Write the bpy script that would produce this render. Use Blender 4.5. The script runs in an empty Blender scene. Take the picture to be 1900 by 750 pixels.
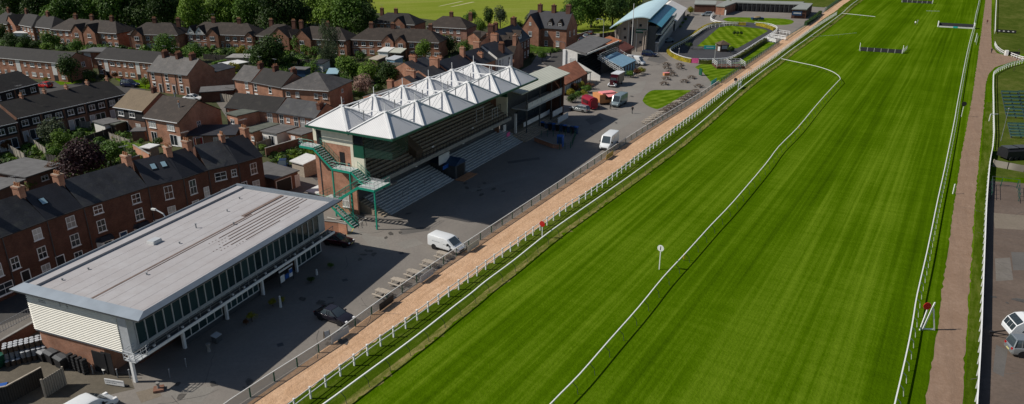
import bpy, bmesh, math, random
from mathutils import Vector, Matrix
R = math.radians
rnd = random.Random(7)
S = bpy.context.scene
COL = S.collection
# ---------------------------------------------------------------- camera model (drone camera 42 m up, looking 21.4 degrees down)
FP, CX, CY, CH = 1380.0, 950.0, 375.0, 42.0
PIT = math.atan(541 / FP)
def P(x, y, z=0.0):
    """where the line of sight measured at photo pixel x, y meets the horizontal plane of height z"""
    u = (x - CX) / FP; v = (CY - y) / FP
    dx, dy, dz = u, math.cos(PIT) + v * math.sin(PIT), -math.sin(PIT) + v * math.cos(PIT)
    t = (z - CH) / dz
    return Vector((dx * t, dy * t, z))
def P2(x, y, z=0.0):
    p = P(x, y, z); return Vector((p.x, p.y))
# ---------------------------------------------------------------- materials
MATS = {}
def newmat(name):
    m = bpy.data.materials.new(name); m.use_nodes = True
    nt = m.node_tree; b = nt.nodes['Principled BSDF']
    return m, nt, b
def N(nt, t, **kw):
    n = nt.nodes.new(t)
    for k, v in kw.items(): setattr(n, k, v)
    return n
def coords(nt, scale=(1, 1, 1), rot=(0, 0, 0)):
    tc = N(nt, 'ShaderNodeTexCoord'); mp = N(nt, 'ShaderNodeMapping')
    mp.inputs['Scale'].default_value = scale; mp.inputs['Rotation'].default_value = rot
    nt.links.new(tc.outputs['Object'], mp.inputs[0]); return mp.outputs[0]
def noise(nt, vec, scale, detail=3, rough=.55):
    n = N(nt, 'ShaderNodeTexNoise'); n.inputs['Scale'].default_value = scale
    n.inputs['Detail'].default_value = detail; n.inputs['Roughness'].default_value = rough
    nt.links.new(vec, n.inputs['Vector']); return n.outputs[0]
def mrange(nt, sock, a, b, c, d, clamp=True):
    n = N(nt, 'ShaderNodeMapRange'); n.clamp = clamp
    for i, v in enumerate((a, b, c, d)): n.inputs[i + 1].default_value = v
    nt.links.new(sock, n.inputs[0]); return n.outputs[0]
def mixc(nt, fac, a, b, mode='MIX'):
    n = N(nt, 'ShaderNodeMix', data_type='RGBA', blend_type=mode)
    for s, v in ((0, fac), (6, a), (7, b)):
        if hasattr(v, 'links') or hasattr(v, 'is_linked'): nt.links.new(v, n.inputs[s])
        elif s == 0: n.inputs[0].default_value = v
        else: n.inputs[s].default_value = (v[0], v[1], v[2], 1)
    return n.outputs[2]
def math_(nt, op, a, b=None):
    n = N(nt, 'ShaderNodeMath', operation=op)
    for i, v in enumerate((a, b)):
        if v is None: continue
        if isinstance(v, (int, float)): n.inputs[i].default_value = v
        else: nt.links.new(v, n.inputs[i])
    return n.outputs[0]
def bump(nt, b, h, st=.3, dist=.05):
    n = N(nt, 'ShaderNodeBump'); n.inputs['Strength'].default_value = st; n.inputs['Distance'].default_value = dist
    nt.links.new(h, n.inputs['Height']); nt.links.new(n.outputs[0], b.inputs['Normal'])
def plain(name, c, rough=.6, var=.12, scale=1.5, metal=0, spec=.4, rand=.08, emis=None):
    m, nt, b = newmat(name)
    v = coords(nt); n = noise(nt, v, scale, 4)
    f = mrange(nt, n, .3, .7, 1 - var, 1 + var)
    oi = N(nt, 'ShaderNodeObjectInfo'); r = mrange(nt, oi.outputs['Random'], 0, 1, 1 - rand, 1 + rand)
    k = math_(nt, 'MULTIPLY', f, r)
    vm = N(nt, 'ShaderNodeVectorMath', operation='SCALE'); vm.inputs[0].default_value = c
    nt.links.new(k, vm.inputs['Scale']); nt.links.new(vm.outputs[0], b.inputs['Base Color'])
    b.inputs['Roughness'].default_value = rough; b.inputs['Metallic'].default_value = metal
    b.inputs['Specular IOR Level'].default_value = spec
    MATS[name] = m; return m
def brickmat(name, c1, c2, mortar, sc=1.0, rand=.15):
    m, nt, b = newmat(name)
    tc = N(nt, 'ShaderNodeTexCoord'); sx = N(nt, 'ShaderNodeSeparateXYZ'); nt.links.new(tc.outputs['Object'], sx.inputs[0])
    cb = N(nt, 'ShaderNodeCombineXYZ'); nt.links.new(math_(nt, 'ADD', sx.outputs[0], sx.outputs[1]), cb.inputs[0]); nt.links.new(sx.outputs[2], cb.inputs[1])
    br = N(nt, 'ShaderNodeTexBrick'); nt.links.new(cb.outputs[0], br.inputs['Vector'])
    br.inputs['Scale'].default_value = sc; br.inputs['Color1'].default_value = (*c1, 1); br.inputs['Color2'].default_value = (*c2, 1); br.inputs['Mortar'].default_value = (*mortar, 1)
    br.inputs['Brick Width'].default_value = .225; br.inputs['Row Height'].default_value = .075; br.inputs['Mortar Size'].default_value = .006
    n = mrange(nt, noise(nt, tc.outputs['Object'], .6, 5), .3, .7, .72, 1.25)
    oi = N(nt, 'ShaderNodeObjectInfo'); r = mrange(nt, oi.outputs['Random'], 0, 1, 1 - rand, 1 + rand)
    vm = N(nt, 'ShaderNodeVectorMath', operation='SCALE'); nt.links.new(br.outputs[0], vm.inputs[0]); nt.links.new(math_(nt, 'MULTIPLY', n, r), vm.inputs['Scale'])
    nt.links.new(vm.outputs[0], b.inputs['Base Color']); b.inputs['Roughness'].default_value = .9
    b.inputs['Specular IOR Level'].default_value = .2
    MATS[name] = m
def tilemat(name, c, row=.3, rough=.7, moss=None, var=.3, spec=.3):
    m, nt, b = newmat(name)
    tc = N(nt, 'ShaderNodeTexCoord'); sx = N(nt, 'ShaderNodeSeparateXYZ'); nt.links.new(tc.outputs['Object'], sx.inputs[0])
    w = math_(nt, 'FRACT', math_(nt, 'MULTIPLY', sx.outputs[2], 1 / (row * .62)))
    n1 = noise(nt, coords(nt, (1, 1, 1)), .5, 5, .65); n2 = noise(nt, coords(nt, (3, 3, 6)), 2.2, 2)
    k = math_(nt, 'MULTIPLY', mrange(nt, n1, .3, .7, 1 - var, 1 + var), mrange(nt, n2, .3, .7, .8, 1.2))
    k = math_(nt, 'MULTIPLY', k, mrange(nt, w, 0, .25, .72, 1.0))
    oi = N(nt, 'ShaderNodeObjectInfo'); k = math_(nt, 'MULTIPLY', k, mrange(nt, oi.outputs['Random'], 0, 1, .82, 1.2))
    vm = N(nt, 'ShaderNodeVectorMath', operation='SCALE'); vm.inputs[0].default_value = c; nt.links.new(k, vm.inputs['Scale'])
    out = vm.outputs[0]
    if moss:
        out = mixc(nt, mrange(nt, noise(nt, coords(nt), 1.1, 5, .7), .52, .72, 0, .65), out, moss)
    nt.links.new(out, b.inputs['Base Color']); b.inputs['Roughness'].default_value = rough; b.inputs['Specular IOR Level'].default_value = spec
    bump(nt, b, w, .25, .04)
    MATS[name] = m
def wavemat(name, c, axis, period, depth=.5, rough=.45, metal=0, dark=.75, spec=.4, var=.06, bst=.6):
    """corrugated or ribbed sheet: ribs repeat every period metres along local axis"""
    m, nt, b = newmat(name)
    tc = N(nt, 'ShaderNodeTexCoord'); sx = N(nt, 'ShaderNodeSeparateXYZ'); nt.links.new(tc.outputs['Object'], sx.inputs[0])
    if axis < 3: s = sx.outputs[axis]
    else: s = math_(nt, 'ADD', sx.outputs[0], sx.outputs[1])
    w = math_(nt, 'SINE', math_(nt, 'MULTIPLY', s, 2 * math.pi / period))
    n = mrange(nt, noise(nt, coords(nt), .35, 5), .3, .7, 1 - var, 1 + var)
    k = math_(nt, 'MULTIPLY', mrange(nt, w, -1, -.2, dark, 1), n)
    vm = N(nt, 'ShaderNodeVectorMath', operation='SCALE'); vm.inputs[0].default_value = c; nt.links.new(k, vm.inputs['Scale'])
    nt.links.new(vm.outputs[0], b.inputs['Base Color']); b.inputs['Roughness'].default_value = rough; b.inputs['Metallic'].default_value = metal
    b.inputs['Specular IOR Level'].default_value = spec
    bump(nt, b, w, bst, depth * .1)
    MATS[name] = m
def leafmat(name, c1, c2, trans=.25):
    m, nt, b = newmat(name)
    g = N(nt, 'ShaderNodeNewGeometry'); tc = N(nt, 'ShaderNodeTexCoord')
    n = noise(nt, tc.outputs['Object'], .55, 3)
    f = math_(nt, 'ADD', math_(nt, 'MULTIPLY', g.outputs['Random Per Island'], .55), mrange(nt, n, .3, .7, -.05, .5))
    oi = N(nt, 'ShaderNodeObjectInfo')
    f = math_(nt, 'ADD', f, mrange(nt, oi.outputs['Random'], 0, 1, -.12, .12))
    col = mixc(nt, f, c1, c2)
    nt.links.new(col, b.inputs['Base Color']); b.inputs['Roughness'].default_value = .65; b.inputs['Specular IOR Level'].default_value = .25
    tl = N(nt, 'ShaderNodeBsdfTranslucent'); nt.links.new(col, tl.inputs[0])
    ms = N(nt, 'ShaderNodeMixShader'); ms.inputs[0].default_value = trans
    out = nt.nodes['Material Output']
    nt.links.new(b.outputs[0], ms.inputs[1]); nt.links.new(tl.outputs[0], ms.inputs[2]); nt.links.new(ms.outputs[0], out.inputs[0])
    MATS[name] = m
def meshmat(name, c, alpha):
    m, nt, b = newmat(name)
    b.inputs['Base Color'].default_value = (*c, 1); b.inputs['Roughness'].default_value = .6; b.inputs['Alpha'].default_value = alpha
    MATS[name] = m
def glassmat(name, c=(.012, .016, .02), rough=.08):
    m, nt, b = newmat(name)
    oi = N(nt, 'ShaderNodeObjectInfo')
    f = mixc(nt, oi.outputs['Random'], c, [min(1, q * 2.5 + .01) for q in c])
    nt.links.new(f, b.inputs['Base Color']); b.inputs['Roughness'].default_value = rough; b.inputs['Specular IOR Level'].default_value = .6
    MATS[name] = m
# racecourse turf, mown in long stripes along the course
TRK = R(31.2)
def turf(name, ca, cb, cc, ang, s1=(.16, .006), s2=(1.1, .02), amt=1.0, sharp=None):
    m, nt, b = newmat(name)
    tc = N(nt, 'ShaderNodeTexCoord'); rr = N(nt, 'ShaderNodeMapping'); rr.inputs['Rotation'].default_value = (0, 0, ang)
    nt.links.new(tc.outputs['Object'], rr.inputs[0])
    def sm(a, bq):
        mp = N(nt, 'ShaderNodeMapping'); mp.inputs['Scale'].default_value = (a, bq, 1); nt.links.new(rr.outputs[0], mp.inputs[0]); return mp.outputs[0]
    broad = mrange(nt, noise(nt, sm(*s1), 1, 2), .35, .65, 0, 1)
    fine = mrange(nt, noise(nt, sm(*s2), 1, 3, .6), .3, .7, 0, 1)
    patch = mrange(nt, noise(nt, tc.outputs['Object'], .06, 4), .35, .65, 0, 1)
    grain = mrange(nt, noise(nt, tc.outputs['Object'], 3.2, 4, .7), .3, .7, 0, 1)
    cross = mrange(nt, noise(nt, sm(.25, 1.1), 1, 3), .35, .65, 0, 1)
    t = math_(nt, 'ADD', math_(nt, 'MULTIPLY', broad, .30), math_(nt, 'MULTIPLY', fine, .38))
    t = math_(nt, 'ADD', t, math_(nt, 'MULTIPLY', patch, .13)); t = math_(nt, 'ADD', t, math_(nt, 'MULTIPLY', grain, .17))
    t = math_(nt, 'ADD', t, math_(nt, 'MULTIPLY', cross, .1))
    if sharp:
        sx = N(nt, 'ShaderNodeSeparateXYZ'); nt.links.new(rr.outputs[0], sx.inputs[0])
        w = mrange(nt, math_(nt, 'SINE', math_(nt, 'MULTIPLY', sx.outputs[0], math.pi / sharp)), -.5, .5, -.12, .12)
        t = math_(nt, 'ADD', t, w)
    r = N(nt, 'ShaderNodeValToRGB'); nt.links.new(t, r.inputs[0])
    e = r.color_ramp.elements; e[0].position = .18; e[0].color = (*ca, 1); e[1].position = .85; e[1].color = (*cc, 1)
    q = e.new(.52); q.color = (*cb, 1)
    nt.links.new(r.outputs[0], b.inputs['Base Color']); b.inputs['Roughness'].default_value = 1; b.inputs['Specular IOR Level'].default_value = 0
    bump(nt, b, grain, .6, .08)
    MATS[name] = m
def ground(name, c1, c2, c3, s1=.15, s2=2.5, st=.3, rough=.9, streak=None):
    m, nt, b = newmat(name)
    tc = N(nt, 'ShaderNodeTexCoord')
    a = mrange(nt, noise(nt, tc.outputs['Object'], s1, 5, .6), .35, .65, 0, 1)
    f = mrange(nt, noise(nt, tc.outputs['Object'], s2, 5, .75), .35, .65, 0, 1)
    col = mixc(nt, a, c1, c2)
    col = mixc(nt, math_(nt, 'MULTIPLY', f, .55), col, c3)
    if streak:
        mp = N(nt, 'ShaderNodeMapping'); mp.inputs['Rotation'].default_value = (0, 0, streak[0])
        nt.links.new(tc.outputs['Object'], mp.inputs[0])
        m2 = N(nt, 'ShaderNodeMapping'); m2.inputs['Scale'].default_value = (streak[1], streak[2], 1); nt.links.new(mp.outputs[0], m2.inputs[0])
        sfac = mrange(nt, noise(nt, m2.outputs[0], 1, 4, .65), .45, .7, 0, streak[3])
        col = mixc(nt, sfac, col, streak[4])
    nt.links.new(col, b.inputs['Base Color']); b.inputs['Roughness'].default_value = rough; b.inputs['Specular IOR Level'].default_value = .2
    bump(nt, b, f, st, .05)
    MATS[name] = m
turf('turf', (.031, .068, .0008), (.060, .120, .0014), (.118, .190, .009), TRK, (.16, .005), (1.5, .014))
turf('verge', (.030, .058, .002), (.055, .092, .005), (.115, .14, .025), TRK, (.3, .03), (1.5, .2))
turf('fringe', (.055, .085, .006), (.13, .14, .03), (.27, .22, .09), TRK, (1.2, .15), (2.5, .6))
turf('lawn', (.050, .105, .003), (.085, .15, .006), (.15, .22, .02), R(50), (.2, .2), (.5, .5), sharp=1.2)
turf('ring_lawn_turf', (.050, .105, .003), (.095, .155, .006), (.16, .23, .02), R(6), (.2, .2), (.5, .5), sharp=1.5)
turf('cricket', (.15, .20, .022), (.185, .225, .032), (.23, .255, .055), R(70), (.05, .015), (.3, .03))
plain('stain', (.085, .078, .07), .6, .3, 2)
plain('wicket', (.42, .40, .20), .9, .1)
turf('rough_grass', (.04, .065, .008), (.065, .09, .014), (.11, .12, .03), TRK, (.1, .05), (.5, .3))
ground('garden', (.028, .045, .010), (.060, .070, .022), (.075, .062, .04), .12, 1.3)
ground('asphalt', (.185, .167, .150), (.245, .222, .198), (.16, .146, .131), .09, 2.2, .2, .85, (R(28), .22, .09, .3, (.26, .235, .205)))
ground('patch_dark', (.115, .108, .10), (.145, .135, .125), (.10, .095, .09), .2, 2.5)
ground('patch_pale', (.215, .20, .18), (.25, .235, .21), (.19, .178, .16), .2, 2.5)
ground('patch_brown', (.19, .16, .125), (.22, .185, .145), (.16, .135, .105), .4, 2.5)
ground('tarmac_right', (.13, .095, .075), (.17, .13, .105), (.09, .07, .055), .16, 2.0, .25, .85, (R(-60), .9, .10, .35, (.10, .08, .07)))
ground('ring_tarmac', (.05, .052, .058), (.065, .065, .07), (.045, .045, .05), .2, 2)
ground('road', (.06, .058, .056), (.085, .08, .075), (.05, .05, .05), .2, 2)
ground('pavement', (.16, .145, .125), (.20, .18, .16), (.12, .11, .1), .3, 2)
ground('sand', (.56, .355, .215), (.66, .44, .28), (.42, .25, .145), .35, 1.6, .9, .95, (TRK, 1.7, .12, .6, (.38, .225, .12)))
ground('dirt', (.255, .170, .118), (.30, .208, .15), (.20, .125, .08), .3, 1.8, .5, .95, (R(27), 1.1, .06, .55, (.19, .128, .09)))
ground('yard', (.11, .095, .072), (.15, .13, .10), (.08, .07, .055), .25, 1.8)
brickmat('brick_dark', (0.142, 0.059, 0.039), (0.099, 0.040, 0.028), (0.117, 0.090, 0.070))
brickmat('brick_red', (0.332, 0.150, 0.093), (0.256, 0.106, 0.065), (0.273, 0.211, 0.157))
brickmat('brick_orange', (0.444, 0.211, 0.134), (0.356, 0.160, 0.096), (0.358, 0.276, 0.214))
brickmat('brick_brown', (0.218, 0.109, 0.074), (0.167, 0.081, 0.055), (0.189, 0.150, 0.119))
brickmat('brick_pink', (0.329, 0.164, 0.126), (0.274, 0.130, 0.096), (0.280, 0.212, 0.170))
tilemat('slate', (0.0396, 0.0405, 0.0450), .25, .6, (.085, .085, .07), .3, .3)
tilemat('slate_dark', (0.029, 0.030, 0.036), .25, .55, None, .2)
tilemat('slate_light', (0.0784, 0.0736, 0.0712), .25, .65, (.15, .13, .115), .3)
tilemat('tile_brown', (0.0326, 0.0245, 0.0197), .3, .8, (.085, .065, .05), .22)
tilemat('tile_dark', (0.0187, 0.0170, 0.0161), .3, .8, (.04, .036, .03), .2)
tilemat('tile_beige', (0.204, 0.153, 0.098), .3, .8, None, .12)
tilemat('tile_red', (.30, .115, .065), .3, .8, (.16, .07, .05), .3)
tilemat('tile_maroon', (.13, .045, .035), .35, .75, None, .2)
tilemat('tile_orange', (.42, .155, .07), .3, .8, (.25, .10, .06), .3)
plain('white', (.80, .80, .79), .45, .05)
plain('white_wall', (.72, .70, .66), .8, .1)
plain('offwhite', (.62, .62, .60), .6, .1)
plain('cream', (.74, .70, .56), .8, .06)
plain('cladding_white', (.82, .79, .70), .5, .04)
plain('grey_metal', (.27, .31, .35), .42, .1, .6, .35)
plain('grey_light', (.46, .48, .50), .5, .08)
plain('grey', (.22, .23, .24), .6, .15)
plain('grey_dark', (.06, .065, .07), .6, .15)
plain('black', (.014, .014, .016), .6, .2)
plain('rubber', (.02, .02, .02), .85, .2)
ground('membrane', (.40, .385, .39), (.44, .43, .435), (.35, .325, .32), .22, .7, .05, .8, (R(0), .08, .5, .22, (.35, .31, .30)))
plain('seam', (.30, .28, .28), .8, .07, .5, 0, .2)
plain('membrane_seam', (.17, .12, .10), .8, .2)
plain('felt', (.115, .112, .11), .85, .2, .9)
plain('felt_green', (.10, .11, .09), .85, .2, .9)
plain('concrete', (.27, .26, .24), .9, .2, .8)
plain('concrete_dark', (.13, .13, .13), .9, .2, .8)
plain('step_grey', (.42, .44, .44), .9, .15, 1.2)
plain('step_brown', (.30, .25, .19), .9, .2, 1.2)
plain('wood', (.30, .235, .175), .85, .2, 3)
plain('wood_grey', (.37, .32, .26), .9, .2, 3)
plain('wood_dark', (.09, .062, .042), .9, .2, 3)
plain('bark', (.06, .045, .03), .95, .3, 2)
plain('green_paint', (.015, .30, .20), .5, .1)
plain('green_dark', (.008, .085, .050), .5, .1)
plain('green_seat', (.055, .13, .12), .6, .2)
plain('teal', (.02, .42, .40), .5, .1)
plain('blue_roof', (.58, .78, .84), .35, .05, .4, .1)
plain('blue_roof_dark', (.07, .32, .44), .4, .08, .4)
plain('blue', (.02, .10, .38), .5, .15)
plain('blue_dark', (.015, .05, .12), .5, .15)
plain('awning_blue', (.22, .38, .50), .6, .1)
plain('red', (.26, .007, .022), .35, .08)
plain('maroon', (.12, .012, .02), .35, .1)
plain('orange', (.55, .24, .09), .6, .1)
plain('pink', (.80, .28, .28), .6, .1)
plain('magenta', (.75, .12, .32), .5, .1)
plain('yellow', (.70, .50, .03), .6, .15)
plain('render_tan', (.33, .275, .23), .9, .1)
plain('roof_grey', (.25, .265, .245), .85, .12, .6)
plain('terracotta', (.42, .20, .10), .85, .15)
plain('skin', (.42, .25, .18), .6, .05)
plain('hair', (.04, .025, .015), .7, .1)
plain('marquee', (.74, .70, .66), .6, .07, .6)
plain('paint_white', (.74, .76, .77), .22, .02, 1, 0, .6, 0)
plain('paint_black', (.022, .020, .028), .10, .02, 1, .2, .7, 0)
plain('paint_maroon', (.06, .006, .012), .15, .02, 1, .2, .7, 0)
plain('paint_silver', (.38, .41, .42), .25, .02, 1, .6, .6, 0)
plain('paint_greyblue', (.20, .255, .275), .25, .02, 1, .2, .6, 0)
plain('paint_navy', (.012, .02, .06), .15, .02, 1, .2, .7, 0)
plain('paint_red', (.50, .015, .015), .2, .02, 1, 0, .6, 0)
plain('lamp_white', (.8, .8, .8), .1, 0)
plain('lamp_red', (.4, .01, .01), .2, 0)
plain('plate', (.6, .55, .2), .4, 0)
plain('marking', (.62, .61, .57), .8, .2, 3)
plain('marking_yellow', (.45, .33, .08), .8, .25, 3)
plain('bracken', (.23, .17, .09), .9, .3, 3)
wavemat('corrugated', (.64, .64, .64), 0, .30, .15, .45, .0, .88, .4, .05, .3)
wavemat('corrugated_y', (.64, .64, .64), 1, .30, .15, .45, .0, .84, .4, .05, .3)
wavemat('cladding', (.78, .76, .68), 2, .16, .6, .5, 0, .55)
wavemat('boards_vertical', (.29, .26, .22), 3, .3, .4, .9, 0, .55, .2, .15)
wavemat('boards_dark', (.055, .05, .045), 3, .3, .4, .9, 0, .55, .2, .15)
wavemat('boards_black', (.030, .028, .030), 2, .2, .5, .7, 0, .6, .2, .15)
wavemat('sheet_pale', (.46, .47, .40), 1, .6, .4, .7, 0, .85)
wavemat('louvre', (.20, .20, .20), 3, .2, .6, .5, 0, .3)
leafmat('leaf_dark', (0.0117, 0.0292, 0.0059), (0.0654, 0.1214, 0.0187))
leafmat('leaf_mid', (0.0282, 0.0704, 0.0094), (0.1301, 0.2401, 0.0280))
leafmat('leaf_bright', (0.0468, 0.1002, 0.0107), (0.2049, 0.3245, 0.0342))
leafmat('leaf_grey', (.035, .055, .025), (.11, .14, .07))
leafmat('leaf_purple', (.018, .008, .010), (.075, .03, .032), .15)
leafmat('leaf_autumn', (.07, .035, .012), (.17, .07, .03))
leafmat('leaf_gold', (.12, .13, .01), (.38, .34, .03))
leafmat('leaf_blossom', (.20, .12, .10), (.52, .36, .28))
leafmat('hedge_leaf', (.03, .045, .01), (.13, .14, .02))
leafmat('hedge_yellow', (.20, .17, .015), (.50, .40, .03))
meshmat('mesh_grey', (.36, .35, .32), .58)
meshmat('mesh_dark', (.04, .05, .045), .5)
meshmat('net_green', (.003, .034, .022), .66)
glassmat('glass'); glassmat('glass_teal', (.010, .024, .026)); glassmat('car_glass', (.022, .030, .036), .04)
glassmat('curtain', (.22, .22, .21), .3)
plain('skylight_glass', (.30, .45, .52), .15, .05)
# ---------------------------------------------------------------- mesh building
class MB:
    def __init__(s): s.v = []; s.f = []; s.m = []
    def face(s, pts, mi=0):
        n = len(s.v); s.v += [tuple(p) for p in pts]; s.f.append(tuple(range(n, n + len(pts)))); s.m.append(mi)
    def raw(s, vs, fs, mi=0):
        n = len(s.v); s.v += [tuple(p) for p in vs]; s.f += [tuple(i + n for i in f) for f in fs]; s.m += [mi] * len(fs)
    def box(s, x0, x1, y0, y1, z0, z1, mi=0):
        s.raw([(x0, y0, z0), (x1, y0, z0), (x1, y1, z0), (x0, y1, z0), (x0, y0, z1), (x1, y0, z1), (x1, y1, z1), (x0, y1, z1)],
              [(0, 3, 2, 1), (4, 5, 6, 7), (0, 1, 5, 4), (1, 2, 6, 5), (2, 3, 7, 6), (3, 0, 4, 7)], mi)
    def hexa(s, lo, hi, mi=0):
        s.raw(list(lo) + list(hi), [(0, 3, 2, 1), (4, 5, 6, 7), (0, 1, 5, 4), (1, 2, 6, 5), (2, 3, 7, 6), (3, 0, 4, 7)], mi)
    def prism(s, poly, z0, z1, mi=0):
        n = len(poly); s.raw([(p[0], p[1], z0) for p in poly] + [(p[0], p[1], z1) for p in poly],
              [tuple(range(n - 1, -1, -1)), tuple(range(n, 2 * n))] + [(i, (i + 1) % n, (i + 1) % n + n, i + n) for i in range(n)], mi)
    def prof_x(s, prof, x0, x1, mi=0):
        """profile of (y, z) points swept along x"""
        n = len(prof); s.raw([(x0, p[0], p[1]) for p in prof] + [(x1, p[0], p[1]) for p in prof],
              [tuple(range(n)), tuple(range(2 * n - 1, n - 1, -1))] + [(i, i + n, (i + 1) % n + n, (i + 1) % n) for i in range(n)], mi)
    def prof_y(s, prof, y0, y1, mi=0):
        n = len(prof); s.raw([(p[0], y0, p[1]) for p in prof] + [(p[0], y1, p[1]) for p in prof],
              [tuple(range(n)), tuple(range(2 * n - 1, n - 1, -1))] + [(i, i + n, (i + 1) % n + n, (i + 1) % n) for i in range(n)], mi)
    def beam(s, a, b, w, h, mi=0):
        a = Vector(a); b = Vector(b); d = (b - a).normalized()
        side = d.cross(Vector((0, 0, 1)))
        side = side.normalized() if side.length > 1e-4 else Vector((1, 0, 0))
        up = side.cross(d).normalized(); sw = side * w / 2; uh = up * h / 2
        s.hexa([a - sw - uh, a + sw - uh, a + sw + uh, a - sw + uh], [b - sw - uh, b + sw - uh, b + sw + uh, b - sw + uh], mi)
    def tube(s, a, b, r, n=6, mi=0, r2=None):
        a = Vector(a); b = Vector(b); d = (b - a).normalized(); r2 = r if r2 is None else r2
        x = d.cross(Vector((0, 0, 1))); x = x.normalized() if x.length > 1e-4 else Vector((1, 0, 0)); y = d.cross(x)
        c = [(math.cos(2 * math.pi * i / n), math.sin(2 * math.pi * i / n)) for i in range(n)]
        s.raw([a + (x * p + y * q) * r for p, q in c] + [b + (x * p + y * q) * r2 for p, q in c],
              [tuple(range(n - 1, -1, -1)), tuple(range(n, 2 * n))] + [(i, (i + 1) % n, (i + 1) % n + n, i + n) for i in range(n)], mi)
    def path(s, pts, r, n=6, mi=0):
        for a, b in zip(pts, pts[1:]): s.tube(a, b, r, n, mi)
    def ell(s, c, r, nu=10, nv=6, mi=0, zmin=-1):
        vs = []; fs = []
        for j in range(nv + 1):
            t = -math.pi / 2 + math.pi * j / nv
            zz = max(math.sin(t), zmin)
            for i in range(nu):
                a = 2 * math.pi * i / nu; vs.append((c[0] + r[0] * math.cos(t) * math.cos(a), c[1] + r[1] * math.cos(t) * math.sin(a), c[2] + r[2] * zz))
        for j in range(nv):
            for i in range(nu): fs.append((j * nu + i, j * nu + (i + 1) % nu, (j + 1) * nu + (i + 1) % nu, (j + 1) * nu + i))
        s.raw(vs, fs, mi)
    def mesh(s, name, mats, smooth=False, origin=None):
        me = bpy.data.meshes.new(name)
        o = origin or (0, 0, 0)
        me.from_pydata([(v[0] - o[0], v[1] - o[1], v[2] - o[2]) for v in s.v], [], s.f)
        for m in ([mats] if isinstance(mats, str) else mats): me.materials.append(MATS[m])
        me.polygons.foreach_set('material_index', s.m)
        if smooth: me.polygons.foreach_set('use_smooth', [True] * len(s.f))
        me.update(); return me
    def build(s, name, mats, parent=None, smooth=False, origin=None, loc=None, rot=0):
        o = bpy.data.objects.new(name, s.mesh(name, mats, smooth, origin)); COL.objects.link(o)
        if origin: o.location = origin
        if loc is not None: o.location = loc
        if rot: o.rotation_euler.z = rot
        if parent: o.parent = parent
        return o
def tag(o, label, cat, group=None, kind=None):
    if label: o['label'] = label
    if cat: o['category'] = cat
    if group: o['group'] = group
    if kind: o['kind'] = kind
    return o
FOOT = []
def foot(o, rot, w, d): FOOT.append((o[0], o[1], math.cos(rot), math.sin(rot), w, d))
def thing(name, label, cat, loc=(0, 0, 0), rot=0, group=None):
    o = bpy.data.objects.new(name, None); COL.objects.link(o); o.empty_display_size = .3
    o.location = (loc[0], loc[1], loc[2] if len(loc) > 2 else 0); o.rotation_euler.z = rot
    return tag(o, label, cat, group)
def inst(me, name, parent, loc, rot=0, scale=None):
    o = bpy.data.objects.new(name, me); COL.objects.link(o); o.location = loc; o.rotation_euler.z = rot
    if scale: o.scale = scale
    if parent: o.parent = parent
    return o
def copy_tree(o, parent=None):
    c = o.copy(); COL.objects.link(c)
    if parent: c.parent = parent
    for ch in o.children: copy_tree(ch, c)
    return c
def sheet(name, poly, z, mat, kind='structure', label=None, cat=None, sub=0):
    """flat ground sheet from world xy points"""
    bm = bmesh.new(); vs = [bm.verts.new((p[0], p[1], z)) for p in poly]; f = bm.faces.new(vs)
    if f.normal.z < 0 or True:
        bm.normal_update()
        if f.normal.z < 0: bmesh.ops.reverse_faces(bm, faces=[f])
    bmesh.ops.triangulate(bm, faces=bm.faces[:])
    me = bpy.data.meshes.new(name); bm.to_mesh(me); bm.free(); me.materials.append(MATS[mat])
    o = bpy.data.objects.new(name, me); COL.objects.link(o); tag(o, label, cat, kind=kind); return o
def ragged(pts, step=.8, amp=.16, seed=1):
    r = random.Random(seed); out = []
    for q, d in walk(pts, step): out.append(q + Vector((-d.y, d.x)) * r.gauss(0, amp) * (1 if r.random() < .8 else 1.8))
    return out
def pxs(l, z=0): return [P2(a, b, z) for a, b in l]
def smoothpath(pts, n=4):
    out = []
    for i in range(len(pts) - 1):
        p0 = pts[max(i - 1, 0)]; p1 = pts[i]; p2 = pts[i + 1]; p3 = pts[min(i + 2, len(pts) - 1)]
        for k in range(n):
            t = k / n
            out.append(0.5 * ((2 * p1) + (p2 - p0) * t + (2 * p0 - 5 * p1 + 4 * p2 - p3) * t * t + (3 * p1 - p0 - 3 * p2 + p3) * t ** 3))
    out.append(pts[-1]); return out
def walk(pts, step, start=0.0):
    """points every step metres along a 2-D path, with the direction there"""
    out = []; need = start
    for a, b in zip(pts, pts[1:]):
        L = (b - a).length
        if L < 1e-6: continue
        d = (b - a) / L
        while need <= L: out.append((a + d * need, d)); need += step
        need -= L
    return out
# ---------------------------------------------------------------- camera, sun, sky
cam = bpy.data.cameras.new('camera'); co = bpy.data.objects.new('camera', cam); COL.objects.link(co)
co.location = (0, 0, CH); co.rotation_euler = (math.pi / 2 - PIT, 0, 0)
cam.sensor_width = 36; cam.lens = 36 * FP / 1900; cam.clip_end = 6000; cam.clip_start = .5
S.camera = co
SUN_EL, SUN_AZ = R(43), R(2)            # light travels towards +x, turned SUN_AZ towards +y
sd = Vector((math.cos(SUN_AZ) * math.cos(SUN_EL), math.sin(SUN_AZ) * math.cos(SUN_EL), -math.sin(SUN_EL)))
sl = bpy.data.lights.new('sun', 'SUN'); sl.energy = 3.6; sl.angle = R(.53); sl.color = (1, .945, .86)
so = bpy.data.objects.new('sun', sl); COL.objects.link(so); so.rotation_euler = sd.to_track_quat('-Z', 'Y').to_euler()
W = bpy.data.worlds.new('World'); S.world = W; W.use_nodes = True
sky = W.node_tree.nodes.new('ShaderNodeTexSky'); sky.sky_type = 'NISHITA'; sky.sun_disc = False
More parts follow.
